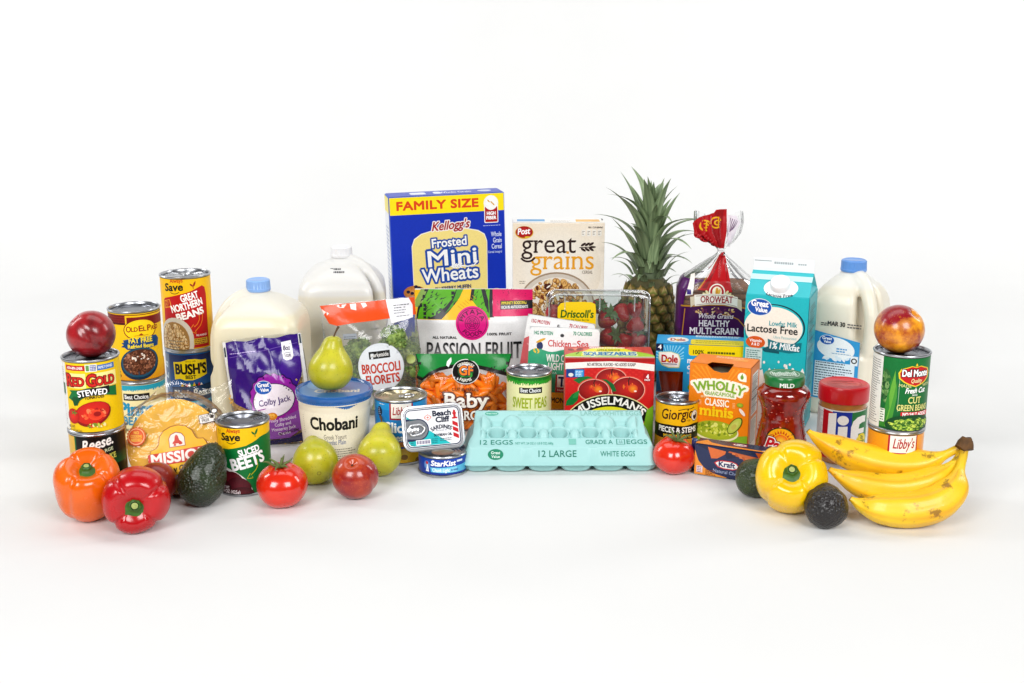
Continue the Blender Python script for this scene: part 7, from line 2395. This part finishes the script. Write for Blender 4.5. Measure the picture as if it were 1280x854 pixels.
banana([CR, (.633, 1.595, .085), (.624, 1.580, .070), (.612, 1.562, .052), (.590, 1.551, .036), (.560, 1.546, .0275), (.530, 1.546, .0255), (.503, 1.551, .0265), (.484, 1.557, .029), (.473, 1.561, .034), (.469, 1.563, .0365)], .0245, .3, 'frontmost banana resting on the white paper')
banana([CR, (.631, 1.603, .083), (.620, 1.598, .071), (.602, 1.593, .056), (.577, 1.589, .045), (.545, 1.588, .039), (.514, 1.591, .040), (.487, 1.597, .046), (.466, 1.604, .054), (.454, 1.608, .060), (.450, 1.610, .0625)], .0222, .9, 'middle banana between the other two')
banana([CR, (.627, 1.611, .090), (.612, 1.615, .080), (.590, 1.621, .068), (.560, 1.627, .062), (.527, 1.633, .0635), (.495, 1.640, .071), (.466, 1.648, .082), (.445, 1.655, .092), (.434, 1.660, .099), (.430, 1.662, .1025)], .0236, .6, 'topmost banana with its tip raised to the left')
cr_ = join('crown', tube('c', [(.630, 1.602, .094), (.637, 1.605, .100), (.642, 1.607, .108)], [.0085, .0105, .0082], 14, 4), tube('c', [(.641, 1.602, .093), (.641, 1.606, .101), (.640, 1.608, .109)], [.0085, .009, .007], 12, 4))
obj('crown', cr_, plain('banana_crown', '#6a4a26', .8, bump=.6, bscale=200, vary=.45, vscale=110), rt, smooth=180)

# --- pineapple
rt = thing('pineapple', 'whole pineapple with spiky green crown behind the strawberries', 'pineapple', (.262, 2.305, 0), (0, 1.5, 0))
bz = [0, .01, .03, .07, .11, .15, .18, .198, .207]
br = [.030, .040, .049, .0545, .0545, .0515, .046, .037, .026]
pr = lambda z: float(np.interp(z, bz, br))
obj('body', lathe('body', smooth_prof([(0, 0)] + list(zip([r - .002 for r in br], bz)) + [(0, .208)], 4), 48), plain('pineapple_rind', '#4f4a22', .7, bump=.4, bscale=120, vary=.4, vscale=60), rt, smooth=180)
# an eye: six-sided mound, bract and dried tip
bm = bmesh.new()
lay = bm.verts.layers.float_color.new('ink')


def ev(p, c):
    v = bm.verts.new(p); v[lay] = C(c); return v


o6 = [ev((math.cos(R(60 * i + 30)) * 1.0, math.sin(R(60 * i + 30)) * 1.05, -.12), '#4a4a22') for i in range(6)]
i6 = [ev((math.cos(R(60 * i + 30)) * .72, math.sin(R(60 * i + 30)) * .76, .22), '#6d6a2c' if i % 2 else '#83702f') for i in range(6)]
c6 = [ev((math.cos(R(60 * i + 30)) * .36, math.sin(R(60 * i + 30)) * .38 - .02, .30), '#a9895a') for i in range(6)]
cc = ev((0, .02, .24), '#5a4426')
for i in range(6):
    j = (i + 1) % 6
    bm.faces.new((o6[i], o6[j], i6[j], i6[i])); bm.faces.new((i6[i], i6[j], c6[j], c6[i])); bm.faces.new((c6[i], c6[j], cc))
tip = [ev((-.62, -.42, .24), '#7d8a3c'), ev((.62, -.42, .24), '#7d8a3c'), ev((.34, .22, .42), '#cdb67c'), ev((0, .95, .62), '#a87a44'), ev((-.34, .22, .42), '#cdb67c')]
mid = ev((0, .0, .50), '#98954c')
for a, b in ((0, 1), (1, 2), (2, 3), (3, 4), (4, 0)): bm.faces.new((tip[a], tip[b], mid))
eye = bpy.data.meshes.new('eye'); bm.to_mesh(eye); bm.free()
em = ink_mat('pineapple_eye', .6, grain=.5, bump=.5, bscale=300)
rows, per = 11, 12
for i in range(rows):
    z = .012 + .0172 * i
    r = pr(z)
    dr = (pr(z + .006) - pr(z - .006)) / .012
    for j in range(per):
        a = 2 * PI * (j + .5 * (i % 2)) / per + .06 * i
        n = Vector((math.cos(a), math.sin(a), -dr)).normalized()
        up = (Vector((0, 0, 1)) - n * n.z).normalized()
        xx = up.cross(n)
        s = r * 2 * PI / per / 2 * 1.12
        o_ = obj('eye', eye, em, rt, smooth=None)
        o_.matrix_local = Matrix(((xx.x * s, up.x * .0120, n.x * .0105, math.cos(a) * r), (xx.y * s, up.y * .0120, n.y * .0105, math.sin(a) * r), (xx.z * s, up.z * .0120, n.z * .0105, z), (0, 0, 0, 1)))


def leaf_mesh(curl, twist, w):
    V, F = [], []
    n = 14
    for i in range(n + 1):
        s = i / n
        ang = curl * s * s
        x = s * (1 - .25 * abs(curl) * s) if True else 0
        X = math.sin(ang) * s * .92
        Z = s * math.cos(ang * .62)
        ww = w * (1 - s ** 2.2) * (.75 + .6 * s * (1 - s)) + .0015
        tw = twist * s
        for q, dp in ((-1, .30), (-.5, .08), (0, 0), (.5, .08), (1, .30)):
            px, pd = q * ww * .5, dp * ww * .8
            V.append((X - math.cos(ang) * pd - math.sin(tw) * px * .3, px * math.cos(tw), Z + math.sin(ang) * pd))
    for i in range(n):
        for j in range(4):
            a = i * 5 + j
            F.append((a, a + 1, a + 6, a + 5))
    return mesh('leaf', V, F)


obj('crown_core', lathe('crown_core', [(.030, .198), (.024, .215), (.014, .25), (.006, .30), (0, .31)], 24), plain('crown_core', '#4d5c38', .6, vary=.3, vscale=90), rt, smooth=180)
lm, nt, p, ln = mat('pineapple_leaf')
tc = nt.nodes.new('ShaderNodeTexCoord'); mp = nt.nodes.new('ShaderNodeMapping'); mp.inputs['Scale'].default_value = (1, 14, .5)
n = nt.nodes.new('ShaderNodeTexNoise'); n.inputs['Scale'].default_value = 3; n.inputs['Detail'].default_value = 5
cr = nt.nodes.new('ShaderNodeValToRGB'); cr.color_ramp.elements[0].position = .3; cr.color_ramp.elements[1].position = .72
cr.color_ramp.elements[0].color = C('#566a4a'); cr.color_ramp.elements[1].color = C('#a6b98e')
oi = nt.nodes.new('ShaderNodeObjectInfo'); hs = nt.nodes.new('ShaderNodeHueSaturation'); mr = nt.nodes.new('ShaderNodeMapRange'); mr.inputs['To Min'].default_value = .7; mr.inputs['To Max'].default_value = 1.2
ln(tc.outputs['Object'], mp.inputs[0]); ln(mp.outputs[0], n.inputs['Vector']); ln(n.outputs['Fac'], cr.inputs['Fac']); ln(cr.outputs['Color'], hs.inputs['Color']); ln(oi.outputs['Random'], mr.inputs['Value']); ln(mr.outputs[0], hs.inputs['Value']); ln(hs.outputs[0], p.inputs['Base Color'])
p.inputs['Roughness'].default_value = .42
LM = [leaf_mesh(c, t, w) for c, t, w in ((.15, .2, .17), (.5, -.3, .17), (.85, .3, .16), (1.2, -.2, .17), (.32, .1, .18))]
rnd = random.Random(14)
N = 58
for i in range(N):
    s = i / (N - 1)                       # 0 outer and low, 1 inner and high
    a = i * 2.39996 + rnd.uniform(-.15, .15)
    zb = .186 + .108 * s ** .9
    rb_ = .038 * (1 - s) ** 1.1 + .002
    tilt = 62 - 60 * s ** .8 + rnd.uniform(-13, 15) * (1 if s > .15 else .4)
    ln_ = np.interp(s, [0, .2, .45, .7, .9, 1], [.030, .052, .100, .135, .118, .085]) * rnd.uniform(.82, 1.16)
    v = 0 if s > .86 else rnd.choice((0, 1, 2, 3, 4) if s > .4 else (1, 2, 2, 3, 4))
    o_ = obj('leaf', LM[v], lm, rt, smooth=180)
    wf = np.interp(s, [0, .3, .7, 1], [2.6, 2.0, 1.6, 1.6])
    o_.matrix_local = Matrix.Translation((rb_ * math.cos(a), rb_ * math.sin(a), zb)) @ Matrix.Rotation(a, 4, 'Z') @ Matrix.Rotation(R(max(tilt * .62, 1)), 4, 'Y') @ Matrix.Diagonal((ln_, ln_ * wf, ln_, 1))
for me in LM:
    me.polygons.foreach_set('use_smooth', [True] * len(me.polygons))
